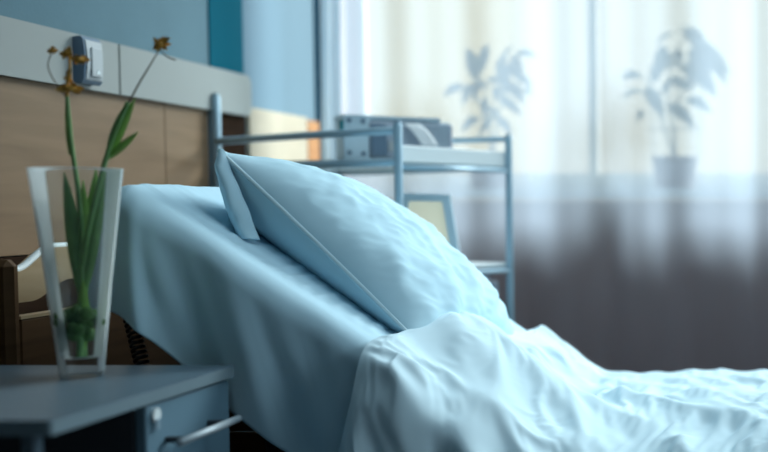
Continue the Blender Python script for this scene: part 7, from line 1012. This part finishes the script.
-3,0,0,0,2,-3,2,8,-8,-1,15,3,-34,-8,13,2,3,-2,15,15,-7,-14,4,-9,-2,-5,-1,14,-2,14,-1,-2,-3,-4,-17,-4,4,5,2,-1,8,-20,5,4,12,-4,12,-8,8,2,2,-7,2,3,-11,5,9,-14,2,-5,-7,6,-14,0,3,-2,16,3,4,0,-8,8,0,-4,4,7,1,-1,-2,-3,-3,-4,-1,-1,-1,3,2,3,3,3,0,-2,-1,-4,-1,0,0,2,0,2,0,-2,-1,0,-1,-1,-1,0,-3,0,0,
-3,0,1,1,0,-2,1,0,-2,14,-2,-20,2,5,7,-7,-3,0,-8,11,10,11,-6,-10,-8,-8,16,-3,12,-6,-7,-7,-2,-2,7,5,11,-1,-2,-2,-23,9,1,10,-5,7,-7,-1,8,6,2,-4,-9,-7,-3,8,5,2,8,-8,-7,-10,2,-3,-3,20,-7,3,1,6,8,-15,-3,10,4,4,-4,-2,-3,-4,-1,-1,-1,1,4,6,1,0,-2,-2,-2,-4,-1,0,1,3,3,1,1,-1,-1,-1,-1,-1,0,-1,0,-1,0,0,1,
-2,1,0,1,0,2,-4,-2,12,-2,-21,1,15,5,-12,4,-10,6,-6,-8,4,10,11,-4,7,-11,-11,-1,9,3,-4,5,4,-2,12,-2,-20,-5,0,0,17,6,-8,-4,-8,1,6,12,-13,-2,10,12,-6,-10,2,-5,4,11,-3,6,-7,-5,2,9,-10,-6,-9,-5,-2,7,-8,12,4,5,8,-1,-5,-4,-3,-1,0,2,5,2,-1,-5,1,1,1,-3,-3,-1,1,2,3,2,2,1,-1,-1,-1,-1,0,0,-1,-1,0,1,2,2,1,
0,1,2,1,-1,-2,-3,4,1,-15,7,14,-1,-12,5,3,-4,-7,-5,-9,-7,-1,19,23,-13,15,-12,-7,-8,8,11,2,-12,15,-19,-6,8,9,3,7,-2,-15,2,-5,9,8,0,-19,5,2,-8,8,-2,1,-9,-5,2,12,4,1,15,-2,4,-22,4,-10,0,4,1,-21,19,-3,-1,12,-6,4,-4,-3,0,2,1,1,-1,1,2,4,2,-5,-6,-3,1,3,3,2,1,1,0,-1,0,-1,0,-1,-1,-1,0,2,1,2,2,1,1,
5,1,0,-1,-2,-1,-1,5,-13,4,11,-10,-5,6,1,0,-5,-1,-2,-4,-7,0,-7,20,21,-6,-7,-6,-4,-6,2,12,5,-4,-3,1,12,2,0,-7,-13,9,7,3,-3,-9,-9,14,-4,2,0,-3,5,-3,-6,3,0,-3,7,10,0,5,-17,3,0,-3,0,-6,-9,11,1,-10,19,-7,6,-13,-1,5,1,0,2,2,3,7,1,-5,-10,-5,1,3,2,2,0,1,1,0,-1,0,-1,0,-2,0,0,1,1,2,2,2,4,-1,-2,
8,0,-1,-2,-1,-1,3,-7,-2,10,-11,0,4,0,1,-3,4,-5,0,1,-2,-4,-2,-6,-2,17,9,-6,-5,-4,11,-7,9,-6,0,6,0,-5,-2,-6,17,1,-4,-9,-8,1,11,1,9,-1,-4,-15,1,4,0,-8,1,1,1,3,6,2,0,12,0,-4,-5,-4,-3,9,-18,8,7,-17,2,10,4,-4,0,4,0,7,4,-7,-8,-5,0,3,2,1,1,0,1,0,0,-1,0,-2,0,0,0,1,1,2,1,1,2,3,-2,0,-2,
8,-1,-3,-1,-1,3,0,-12,11,-4,1,2,-3,3,3,1,-11,7,3,0,2,-5,-11,-13,12,-4,15,10,-7,-8,-12,-3,2,13,5,6,-13,-3,1,15,-8,-5,-8,3,7,-2,-1,0,-6,9,-9,12,-1,1,4,0,-1,0,-1,0,-4,5,8,-12,-11,7,-11,7,23,-25,8,19,-30,6,4,5,0,2,4,-3,10,-2,-10,-5,0,2,2,1,0,0,0,0,1,-1,-1,0,-1,1,0,1,2,2,1,1,4,1,-1,-4,-1,-2,0,
5,-1,-2,-1,0,2,-1,-3,-3,3,2,-3,5,2,-1,-7,15,3,-5,1,-4,-1,-3,-9,-13,1,3,18,15,4,-12,-9,-10,-8,22,-7,-3,4,5,-15,0,-2,12,0,-7,4,-2,-11,13,-3,15,-15,4,6,5,3,4,-4,-4,-4,-3,-13,-7,-3,18,-16,21,14,-30,13,17,-17,5,-3,1,0,5,1,-6,15,-9,-8,-1,0,2,2,1,2,-1,-1,-1,0,-1,0,0,0,1,2,2,2,1,0,1,-1,-4,-2,-1,0,2,0,-1,
2,1,-2,-1,0,3,-3,0,0,-1,-4,7,1,0,-4,12,0,2,1,8,-8,-4,-2,-2,-7,-7,10,-13,16,3,6,-2,-13,-6,-11,11,6,-2,-13,7,0,12,-8,-6,6,-1,-8,4,-6,1,18,15,-1,-3,-1,-5,-20,1,-1,-3,-6,-1,3,9,-7,28,1,-31,20,5,-18,-10,7,19,-2,2,-2,-5,20,-15,-5,3,3,1,1,0,0,-3,0,-1,0,-1,-1,1,1,1,3,2,1,1,0,-1,-2,0,1,0,-1,-3,-1,-3,2,
1,0,0,-1,1,0,-1,2,0,-9,8,0,0,0,8,-1,-2,-4,19,-1,-1,-5,-3,1,2,-6,-15,2,1,5,4,-9,18,-10,-9,-13,3,1,10,2,7,-15,-2,6,-2,-4,4,1,1,15,-4,0,-13,4,-2,-6,0,-9,-1,2,5,8,8,5,13,-11,-22,16,-10,-13,-3,21,14,-10,2,-2,-3,25,-17,-3,1,-4,-3,6,0,1,-2,-1,-2,1,2,0,1,0,2,2,1,1,0,-2,-2,-1,0,-1,0,0,4,0,-6,-1,4,
1,2,4,-5,-1,1,-1,2,-7,5,-1,2,4,2,-1,-1,0,5,-6,11,11,-2,-5,0,1,5,-9,-15,-15,-1,13,16,-9,2,8,-7,-4,4,-7,2,-14,5,4,0,0,1,2,4,1,-7,2,8,-8,-12,-4,5,5,1,0,4,4,7,4,8,-11,-14,1,-17,-5,5,15,-1,6,-6,0,4,33,-24,-4,0,-1,-1,6,-6,-3,-6,2,2,2,1,0,4,1,2,0,1,0,-1,-2,-2,-1,-1,2,1,0,0,-3,0,2,8,-1,
7,-1,0,3,-9,2,3,-2,5,3,3,2,0,0,-2,1,1,0,0,-7,17,7,-4,-9,3,-17,-4,7,-6,0,-10,13,0,7,-7,4,-2,-8,0,-4,12,7,-4,-2,1,3,3,1,-1,-7,-9,6,0,-1,1,3,7,6,2,2,-9,1,2,-14,-15,-8,-1,15,10,9,5,-3,-28,-6,14,38,-23,-2,0,1,-1,0,-6,-1,0,0,-5,-3,0,1,13,-2,1,1,1,-2,-2,-3,-1,3,2,4,2,2,2,0,0,1,1,-2,-2,
8,-1,-2,1,2,-4,4,12,5,2,1,-1,-1,-2,0,0,0,0,0,0,-5,10,4,-8,-28,4,5,2,5,1,3,-3,11,0,1,1,0,-3,-11,7,-1,-7,3,2,3,1,1,-1,-3,-5,-2,-4,18,-1,-1,3,4,1,-4,-21,14,-6,-12,-18,-1,8,26,7,2,-5,-17,-17,17,12,8,-19,1,4,2,1,3,1,1,0,1,2,4,2,0,-3,-16,-1,-2,-2,-2,0,0,1,1,-3,1,0,2,1,1,2,0,0,0,-2,11,
-37,2,4,5,8,1,3,1,-7,-10,-8,-6,-4,-1,0,-2,-2,-5,-4,-2,5,9,10,0,-1,-6,-1,8,7,-1,-2,0,10,11,6,2,4,8,15,-11,-8,-1,-1,-3,-7,-8,-10,-10,-7,-5,-3,4,20,6,-6,-5,2,10,14,17,-12,-9,-3,14,7,3,-16,-5,-1,-5,-9,-2,-12,4,-6,5,2,-6,-2,-1,-1,1,0,2,2,3,0,2,1,2,0,0,0,-1,-2,-1,-1,-1,1,2,0,-3,-6,-5,-6,-6,-3,-2,-3,0,-10,)


def cloth_points():
    nu, nv = 91, 111
    lo = (-0.83980, 1.85943, -0.05672)
    out = [[[0, 0, 0] for _ in range(nv)] for _ in range(nu)]
    for c in range(3):
        prev = [0] * nv
        for i in range(nu):
            row = [prev[j] + CLOTH[(c * nu + i) * nv + j] for j in range(nv)]
            prev = row; acc = 0
            for j in range(nv):
                acc += row[j]; out[i][j][c] = lo[c] + acc * .0005
    return out


CP = cloth_points()
for k_ in range(1, 38):                       # on to the foot of the bed
    CP.append([[2 * CP[90][j][0] - CP[90 - k_][j][0], CP[90 - k_][j][1], CP[90 - k_][j][2]] for j in range(len(CP[0]))])
NCU, NCV = len(CP) - 1, len(CP[0]) - 1
dv_ = obj('duvet', MB().grid(lambda u, v: Vector(CP[round(u * NCU)][round(v * NCV)]), NCU, NCV), 'duvet', smooth=True, loc=(0, 2.4, .6))
md = dv_.modifiers.new('smooth', 'SUBSURF'); md.levels = 2; md.render_levels = 2
tag(dv_, 'rumpled pale blue duvet pulled over the lower half of the bed', 'duvet')

# ------------------------------------------------------------------ coiled cord
mbc = MB()
pa, pb = P(124, 292, 2.075), P(143, 368, 2.045)
pb = pa + (pb - pa) * 1.7
pts = []
nt_ = 26
ax = (pb - pa).normalized(); s1 = Vector((0, 1, 0)); s2 = ax.cross(s1).normalized(); s1 = s2.cross(ax)
for i in range(nt_ * 10 + 1):
    a = 2 * math.pi * i / 10
    pts.append(pa + (pb - pa) * (i / (nt_ * 10)) + (s1 * math.cos(a) + s2 * math.sin(a)) * .0105)
mbc.tube(pts, .0032, 6)
mbc.tube([pa + Vector((.075, .065, -.002)), pa + Vector((.03, .035, .018)), pa], .0035, 8)
cc = obj('coiled_cord', mbc, 'rubber', smooth=True, loc=pa)
tag(cc, 'black coiled cord hanging under the head end of the bed behind the cabinet', 'cord')

# ------------------------------------------------------------------ bedside cabinet
ZTB = .762
bc = thing('bedside_cabinet', 'grey-blue bedside cabinet with a drawer, standing beside the bed', 'cabinet', (-1.14, 1.7, 0))
TX0, TX1, TY0, TY1 = -1.345, -.920, 1.458, 1.962
def rrect(x0, x1, y0, y1, r, z, n=6):
    pts = []
    for (cx, cy, a0) in ((x1 - r, y1 - r, 90), (x1 - r, y0 + r, 0), (x0 + r, y0 + r, -90), (x0 + r, y1 - r, 180)):
        for k in range(n + 1):
            a = math.radians(a0 - 90 * k / n)
            pts.append((cx + r * math.cos(a), cy + r * math.sin(a), z))
    return pts


obj('cabinet_top', MB().prism(rrect(TX0, TX1, TY0, TY1, .005, ZTB - .018)[::-1], (0, 0, .018)), 'table', bc)
obj('edge_band', MB().prism(rrect(TX0 - .001, TX1 + .001, TY0 - .001, TY1 + .001, .006, ZTB - .0195)[::-1], (0, 0, .0175)), 'tableedge', bc)
DX, DY0, DY1 = -.926, 1.692, 1.954
obj('carcass', MB().box(((DX - .018 + TX0 + .02) / 2, (DY0 + DY1) / 2, .40), (DX - .018 - TX0 - .02, DY1 - DY0, .68), bev=.002), 'cavity', bc)
zt_ = .738
for i, hgt in enumerate((.165, .165, .32)):
    z1_ = zt_ - sum((.169, .169, .32)[:i])
    d_ = obj('drawer', MB().box((DX - .008, (DY0 + DY1) / 2, z1_ - hgt / 2), (.017, DY1 - DY0, hgt), bev=.0025), 'drawer', bc)
    hz_ = z1_ - .060
    obj('handle', MB().tube([(DX + .034, DY0 + .03, hz_), (DX + .032, DY1 - .035, hz_)], .0062, 12), 'chrome', d_, smooth=True)
    for y in (DY0 + .055, DY1 - .075):
        obj('handle_post', MB().tube([(DX, y, hz_), (DX + .034, y, hz_)], .005, 8), 'cavity', d_)
    if i == 0:
        obj('lock', MB().tube([(DX - .001, DY0 + .022, .722), (DX + .006, DY0 + .022, .722)], .0105, 16), 'white', d_)
        obj('key_plate', MB().box((DX + .0065, DY0 + .022, .708), (.002, .010, .016)), 'grey', d_)
b = MB()
for (x, y) in ((-.968, 1.495), (TX0 + .03, 1.495)):
    obj('leg', MB().box((x, y, .372), (.020, .02, .744), bev=.003), 'table', bc)
obj('plinth', MB().box(((DX - .018 + TX0 + .02) / 2, (DY0 + DY1) / 2, .03), (DX - .05 - TX0 - .02, DY1 - DY0 - .03, .06)), 'cavity', bc)

# ------------------------------------------------------------------ vase with withered flowers
vc = P(82, 373, 1.835); vc.z = ZTB
va = obj('glass_vase', MB().lathe((vc.x, vc.y, ZTB + .001), [(0, 0), (.031, 0), (.032, .004), (.033, .02), (.046, .15), (.066, .330), (.0665, .332),
         (.063, .332), (.062, .325), (.042, .15), (.029, .035), (.026, .030), (0, .030)], 56), 'vase', smooth=True, loc=(vc.x, vc.y, ZTB))
tag(va, 'tall flared clear glass vase on the bedside cabinet', 'vase')
fl_root = thing('withered_flowers', 'withered flowers with long green stems in the glass vase', 'flowers', (vc.x, vc.y, ZTB + .034))
Yv = vc.y


def vp(px, py, dy=0.0): return P(px, py, Yv + dy)


def curve(pts, n=8):
    out = []
    q = [pts[0]] + pts + [pts[-1]]
    for i in range(1, len(q) - 2):
        for k in range(n):
            t = k / n
            a, b_, c_, d_ = q[i - 1], q[i], q[i + 1], q[i + 2]
            out.append(.5 * ((2 * b_) + (c_ - a) * t + (2 * a - 5 * b_ + 4 * c_ - d_) * t * t + (3 * b_ - a - 3 * c_ + d_) * t ** 3))
    out.append(pts[-1]); return out


def stem(pts, r0, r1, m_):
    c_ = curve(pts)
    o = obj('stem', MB().tube(c_, [r0 + (r1 - r0) * i / (len(c_) - 1) for i in range(len(c_))], 8), m_, fl_root, smooth=True)
    return o


base_l, base_r = vp(80, 358, -.004), vp(84, 358, .006)
stem([base_l, vp(82, 300), vp(82, 240, .005), vp(78, 190), vp(71, 140), vp(67, 96)], .0055, .0028, 'stemd')
stem([base_r, vp(82, 305, .01), vp(86, 245), vp(99, 185, -.01), vp(112, 140), vp(128, 102)], .0055, .0035, 'stemd')
stem([vp(128, 104), vp(140, 82), vp(152, 62), vp(160, 48)], .0017, .0009, 'drystem')
stem([vp(67, 98), vp(55, 82), vp(48, 66), vp(52, 52)], .0012, .0008, 'drystem')
stem([vp(67, 96), vp(68, 80), vp(70, 64), vp(68, 54)], .0026, .0016, 'wither')
stem([vp(160, 50), vp(168, 57), vp(176, 60)], .0009, .0012, 'drystem')
# blades
for (a, b_, w, m_) in ((vp(81, 295), vp(64, 172), .026, 'stemd'), (vp(83, 300), vp(83, 180, .01), .024, 'stem'), (vp(85, 290), vp(106, 165), .018, 'stemd'),
                       (vp(84, 285, .012), vp(96, 168, .014), .026, 'stem'), (vp(104, 162), vp(135, 98, .004), .016, 'stem'), (vp(106, 160), vp(138, 132), .012, 'stem'),
                       (vp(108, 150), vp(125, 105, .01), .016, 'stemd'), (vp(70, 155), vp(66, 95, .004), .010, 'stem'), (vp(82, 350), vp(83, 280, -.008), .022, 'stem')):
    obj('leaf_blade', MB().leaf(a, b_, w, fold=.5, side=Vector((1, .25, 0))), m_, fl_root, smooth=True)
# knot of cut stems in the lower part of the vase
b = MB()
for i in range(40):
    a = random.uniform(0, 6.28); r = random.uniform(.0, .030)
    p = Vector((vc.x + r * math.cos(a), vc.y + r * math.sin(a), vp(82, 322).z + random.uniform(-.022, .02)))
    b.ball(p, random.uniform(.008, .012), 8, 6)
obj('moss_clump', b, 'moss', fl_root, smooth=True)
# withered blooms
for (px, py, r, sq) in ((52, 50, .0055, (1, 1, .9)), (68, 53, .0085, (1, 1, 1.0)), (80, 60, .008, (1.3, 1, .8)), (69, 76, .006, (.8, .8, 2.0)),
                        (70, 88, .0105, (1.4, 1.2, .6)), (160, 45, .008, (1.3, 1, 1.1))):
    b = MB(); c_ = vp(px, py)
    b.ball(c_, r * .72, 10, 7, sq)
    for k in range(7):
        a = 2 * math.pi * k / 7 + px
        d_ = Vector((math.cos(a) * sq[0], .7 * math.sin(a * 1.7), math.sin(a) * sq[2]))
        b.leaf(c_ + d_ * (r * .2), c_ + d_ * (r * 1.35), r * .9, n=5)
    obj('withered_bloom', b, 'wither', fl_root, smooth=True)
obj('withered_petal', MB().leaf(vp(156, 50), vp(170, 38), .014, droop=.004), 'wither', fl_root, smooth=True)

# ------------------------------------------------------------------ trolley
A25 = math.radians(25)
e_ = Vector((math.sin(A25), math.cos(A25), 0)); l_ = Vector((-math.cos(A25), math.sin(A25), 0)); up = Vector((0, 0, 1))
T0 = Vector((-.962, 2.985, 0)); TWD, TLN = .455, .665


def tp(a, b_, z): return T0 + l_ * a + e_ * b_ + up * z


tr = thing('trolley', 'blue-grey tubular steel equipment trolley behind the bed, in front of the curtain', 'trolley', tp(TLN / 2, TWD / 2, 0))
TR = .0112
posts = {}
for (a, b_, zt) in ((0, 0, 1.248), (0, TWD, 1.238), (TLN, 0, 1.345), (TLN, TWD, 1.225)):
    o = obj('post', MB().tube([tp(a, b_, .075), tp(a, b_, zt - .006), tp(a, b_, zt)], [TR, TR, TR * .7], 14), 'metal', tr, smooth=True)
    obj('post_cap', MB().tube([tp(a, b_, zt), tp(a, b_, zt + .004)], TR * .8, 12), 'grey', o)
    wb = MB()
    c_ = tp(a, b_, .037)
    wb.tube([c_ - e_ * .012, c_ + e_ * .012], .036, 20)
    w_ = obj('caster_wheel', wb, 'rubber', tr)
    [obj('caster_fork', MB().box(c_ + up * .02 + e_ * q_, (.03, .004, .06), (l_, e_, up)), 'grey', w_) for q_ in (.0165, -.0165)]
ZR = 1.228
# near long rail bends a little lower towards its far end
obj('top_rail', MB().tube([tp(0, 0, ZR), tp(TLN * .5, 0, ZR - .006), tp(TLN, 0, ZR - .014)], .0105, 12), 'metal', tr, smooth=True)
obj('top_rail', MB().tube([tp(0, TWD, ZR), tp(TLN, TWD, ZR)], .0085, 12), 'metal', tr, smooth=True)
# shelves: white tray with raised edge at the short end, steel side bars
def shelf(z, lip, name):
    o = obj(name, MB().box(tp(TLN / 2, TWD / 2, z), (TLN - .02, TWD - .02, .012), (l_, e_, up)), 'white', tr)
    obj('shelf_edge', MB().box(tp(.004, TWD / 2, z + lip / 2 - .004), (.008, TWD - .03, lip), (l_, e_, up), bev=.002), 'white', o)
    for b_ in (0, TWD):
        obj('shelf_bar', MB().tube([tp(0, b_, z - .004), tp(TLN, b_, z - .014)], .0105, 12), 'metal', tr, smooth=True)
    for a in (.0, TLN):
        obj('end_bar', MB().tube([tp(a, 0, z - .016), tp(a, TWD, z - .016)], .0075, 12), 'metal', tr, smooth=True)


shelf(1.150, .044, 'top_shelf')
shelf(.858, .012, 'middle_shelf')
shelf(.24, .012, 'bottom_shelf')
obj('drawer_box', MB().box(tp(.14, TWD * .68, .782), (.24, .24, .06), (l_, e_, up), bev=.004), 'deviced', tr)
obj('drawer_hanger', MB().box(tp(.14, TWD * .68, .826), (.20, .20, .032), (l_, e_, up)), 'deviced', tr)

# ---- device on the top shelf
A31 = math.radians(31)
dl = Vector((math.cos(A31), math.sin(A31), 0)); dd = Vector((-math.sin(A31), math.cos(A31), 0))
D0 = Vector((-1.143, 3.11, 1.158))
dvc = thing('recording_unit', 'boxy blue-grey recording unit with a paper strip, standing on the top trolley shelf', 'medical device', D0 + dl * .14 + dd * .07)
def dp(a, b_, z): return D0 + dl * a + dd * b_ + up * z
DA = (dl, dd, up)
obj('housing', MB().box(dp(.145, .085, .055), (.29, .13, .108), DA, bev=.004), 'device', dvc)
obj('side_plate', MB().box(dp(.028, .008, .0605), (.066, .012, .121), DA, bev=.002), 'device', dvc)
obj('lid', MB().prism([dp(-.002, .018, .1095), dp(-.002, .15, .1095), dp(-.002, .15, .124), dp(-.002, .018, .121)], dl * .262), 'device', dvc)
obj('front_panel', MB().box(dp(.177, .012, .055), (.226, .018, .096), DA, bev=.004), 'deviced', dvc)
obj('dark_bay', MB().box(dp(.088, .005, .055), (.040, .014, .088), DA, bev=.002), 'switch', dvc)
obj('socket_plate', MB().box(dp(.122, .001, .038), (.020, .008, .028), DA, bev=.001), 'switchl', dvc)
for (a, z) in ((.010, .105), (.046, .104), (.010, .018), (.046, .016)):
    obj('screw', MB().tube([dp(a, .003, z), dp(a, -.001, z)], .006, 12), 'switch', dvc)
obj('teal_clip', MB().box(dp(-.008, .012, .092), (.010, .02, .026), DA, bev=.002), 'teal', dvc)
for k in range(7):
    obj('panel_rib', MB().box(dp(.205 + .011 * k, .0025, .06), (.003, .003, .075), DA), 'device', dvc)
pp = MB()
pp.grid(lambda u, v: dp(.150 + .045 * u + .045 * v, -.004 - .026 * v, .100 - .060 * v + .008 * math.sin(v * 3.1)), 6, 14)
o = obj('paper_strip', pp, 'paper', dvc, smooth=True); solidify(o, .001)

# ---- framed monitor on the middle shelf
mroot = tp(.085, .20, .867)
mo = thing('monitor', 'small grey-framed monitor with a beige face on the middle trolley shelf', 'monitor', mroot)
fx = Vector((1, .12, 0)).normalized(); fy = Vector((-.12, 1, 0)).normalized()
C0 = Vector((mroot.x, mroot.y, mroot.z))
def mp_(x, y, z): return C0 + fx * x + fy * y + up * z
outer = [(-.080, 0), (.095, 0), (.066, .196), (-.062, .200)]
inner = [(-.060, .030), (.068, .030), (.046, .176), (-.044, .178)]
b = MB()
for i in range(4):
    j = (i + 1) % 4
    q = [outer[i], outer[j], inner[j], inner[i]]
    b.prism([mp_(x, -.03, z) for x, z in q], fy * .03)
obj('bezel', b, 'device', mo)
face_ = obj('face_panel', MB().prism([mp_(x, -.018, z) for x, z in inner], fy * .008), 'beige', mo)
_b = M['beige'].node_tree.nodes['Principled BSDF']; _b.inputs['Emission Color'].default_value = (.9, .82, .6, 1); _b.inputs['Emission Strength'].default_value = .28   # glow added to brighten the beige face
bk = [mp_(x * .98, .0, z * .98 + .001) for x, z in outer]; fr = [mp_(x * .75, .13, z * .8 + .006) for x, z in outer]
obj('back_housing', MB().add(bk + fr, [(0, 1, 2, 3), (7, 6, 5, 4), (0, 4, 5, 1), (1, 5, 6, 2), (2, 6, 7, 3), (3, 7, 4, 0)]), 'deviced', mo)

# ------------------------------------------------------------------ plants on the sill
PYD = 4.13


def pot_plant(name, label, px, pw_top, pw_bot, ptop, leaves, stems, nrand, box_, seed, canes):
    rnd = random.Random(seed)
    base = P(px, 190, PYD); base.z = SILL
    k = PYD / F
    root = thing(name, label, 'plant', base, 'plants on the window sill')
    hz_ = P(px, ptop, PYD).z - SILL
    r1, r0 = pw_top * k / 2, pw_bot * k / 2
    pt = obj('pot', MB().lathe((base.x, base.y, SILL + .001), [(0, 0), (r0, 0), (r1 * .96, hz_ - .022), (r1, hz_ - .022), (r1, hz_), (r1 - .006, hz_), (r1 - .008, hz_ - .015), (0, hz_ - .015)], 28), 'pot', root, smooth=False)
    obj('soil', MB().lathe((base.x, base.y, SILL + .001), [(0, hz_ - .012), (r1 - .008, hz_ - .013), (r1 - .009, hz_ - .018), (0, hz_ - .018)], 24), 'soil', pt)
    for s_ in stems:
        pts = curve([P(x, y, PYD + dy) for x, y, dy in s_])
        obj('stem', MB().tube(pts, [.005 - .003 * i / len(pts) for i in range(len(pts))], 7), 'leaf', root, smooth=True)
    for (a, b_, w) in leaves:
        y0 = PYD + rnd.uniform(-.05, .05); y1 = y0 + rnd.uniform(-.035, .02)
        obj('leaf', MB().leaf(P(*a, y0), P(*b_, y1), 1.2 * w * k, droop=.012, side=Vector((rnd.uniform(.6, 1), rnd.uniform(-.5, .5), rnd.uniform(-.4, .8)))), 'leaf', root, smooth=True)
    x0, x1, y0_, y1_ = box_
    for i in range(nrand):
        for _ in range(20):
            ax_, ay_ = rnd.uniform(x0, x1), rnd.uniform(y0_, y1_)
            if ((ax_ - (x0 + x1) / 2) / ((x1 - x0) / 2)) ** 2 + ((ay_ - (y0_ + y1_) / 2) / ((y1_ - y0_) / 2)) ** 2 < 1: break
        an = rnd.uniform(-.6, 3.7); L = rnd.uniform(12, 22)
        yy = PYD + rnd.uniform(-.06, .07)
        a = P(ax_, ay_, yy); b_ = P(ax_ + L * math.cos(an), ay_ + L * abs(math.sin(an)) * .9, yy - rnd.uniform(-.02, .03))
        obj('leaf', MB().leaf(a, b_, rnd.uniform(7, 12) * k, droop=.010, side=Vector((1, rnd.uniform(-.6, .6), rnd.uniform(-.4, .8)))), 'leaf', root, smooth=True)
    if canes:
        for (x, dy) in ((650, .03), (703, .03), (676, -.05)):
            p0 = P(x, ptop + 3, PYD + dy * .6); p0.x = base.x + (p0.x - base.x) * .85
            obj('support_cane', MB().tube([p0, P(x, 62, PYD + dy)], .0016, 6), 'cane', root)
        rc = P(676, 129, PYD); ring = [Vector((rc.x + .095 * math.cos(t * math.pi / 14), rc.y + .05 * math.sin(t * math.pi / 14), rc.z)) for t in range(29)]
        obj('support_ring', MB().tube(ring, .0014, 6, cap=False), 'cane', root)
    return root


pot_plant('potted_plant', 'bushy potted plant with drooping leaves and support canes behind the curtain on the right', 675, 46, 38, 157,
          [((641, 76), (621, 79), 8), ((645, 93), (622, 99), 10), ((645, 112), (637, 122), 7), ((646, 88), (664, 119), 13), ((668, 105), (695, 129), 13),
           ((686, 100), (711, 112), 10), ((690, 36), (727, 84), 17), ((702, 42), (731, 76), 13), ((690, 62), (716, 96), 16), ((676, 36), (689, 26), 8),
           ((672, 32), (655, 46), 8), ((664, 46), (655, 84), 13), ((684, 30), (706, 52), 15), ((690, 50), (712, 70), 18), ((668, 80), (692, 92), 10),
           ((700, 84), (714, 96), 10), ((676, 64), (660, 72), 8), ((688, 66), (704, 88), 13), ((660, 64), (650, 84), 9), ((696, 60), (722, 72), 14)],
          [[(675, 160, 0), (673, 130, 0), (668, 100, .01), (672, 60, 0), (686, 36, 0)], [(674, 158, .01), (660, 115, .01), (648, 84, 0), (644, 74, 0)],
           [(672, 110, .01), (684, 90, .01), (690, 62, .01)]], 14, (655, 715, 34, 92), 3, True)
pot_plant('potted_plant', 'paler potted plant with pointed leaves behind the curtain, above the trolley', 491, 44, 36, 160,
          [((464, 86), (443, 97), 8), ((476, 80), (467, 48), 12), ((480, 72), (488, 44), 9), ((500, 66), (515, 45), 9), ((515, 56), (537, 57), 7), ((518, 78), (532, 88), 8),
           ((479, 118), (461, 132), 8), ((474, 84), (462, 106), 9), ((480, 80), (474, 104), 9), ((486, 98), (484, 120), 8), ((500, 98), (522, 116), 12),
           ((505, 84), (524, 104), 13), ((500, 62), (506, 96), 14), ((512, 62), (522, 84), 14), ((494, 116), (478, 138), 7), ((498, 118), (512, 138), 8)],
          [[(491, 164, 0), (490, 130, 0), (486, 98, 0), (480, 70, 0)], [(492, 162, .01), (498, 120, .01), (506, 84, 0), (514, 54, 0)], [(490, 130, 0), (478, 100, .01), (466, 86, 0)]],
          12, (470, 522, 52, 116), 9, False)
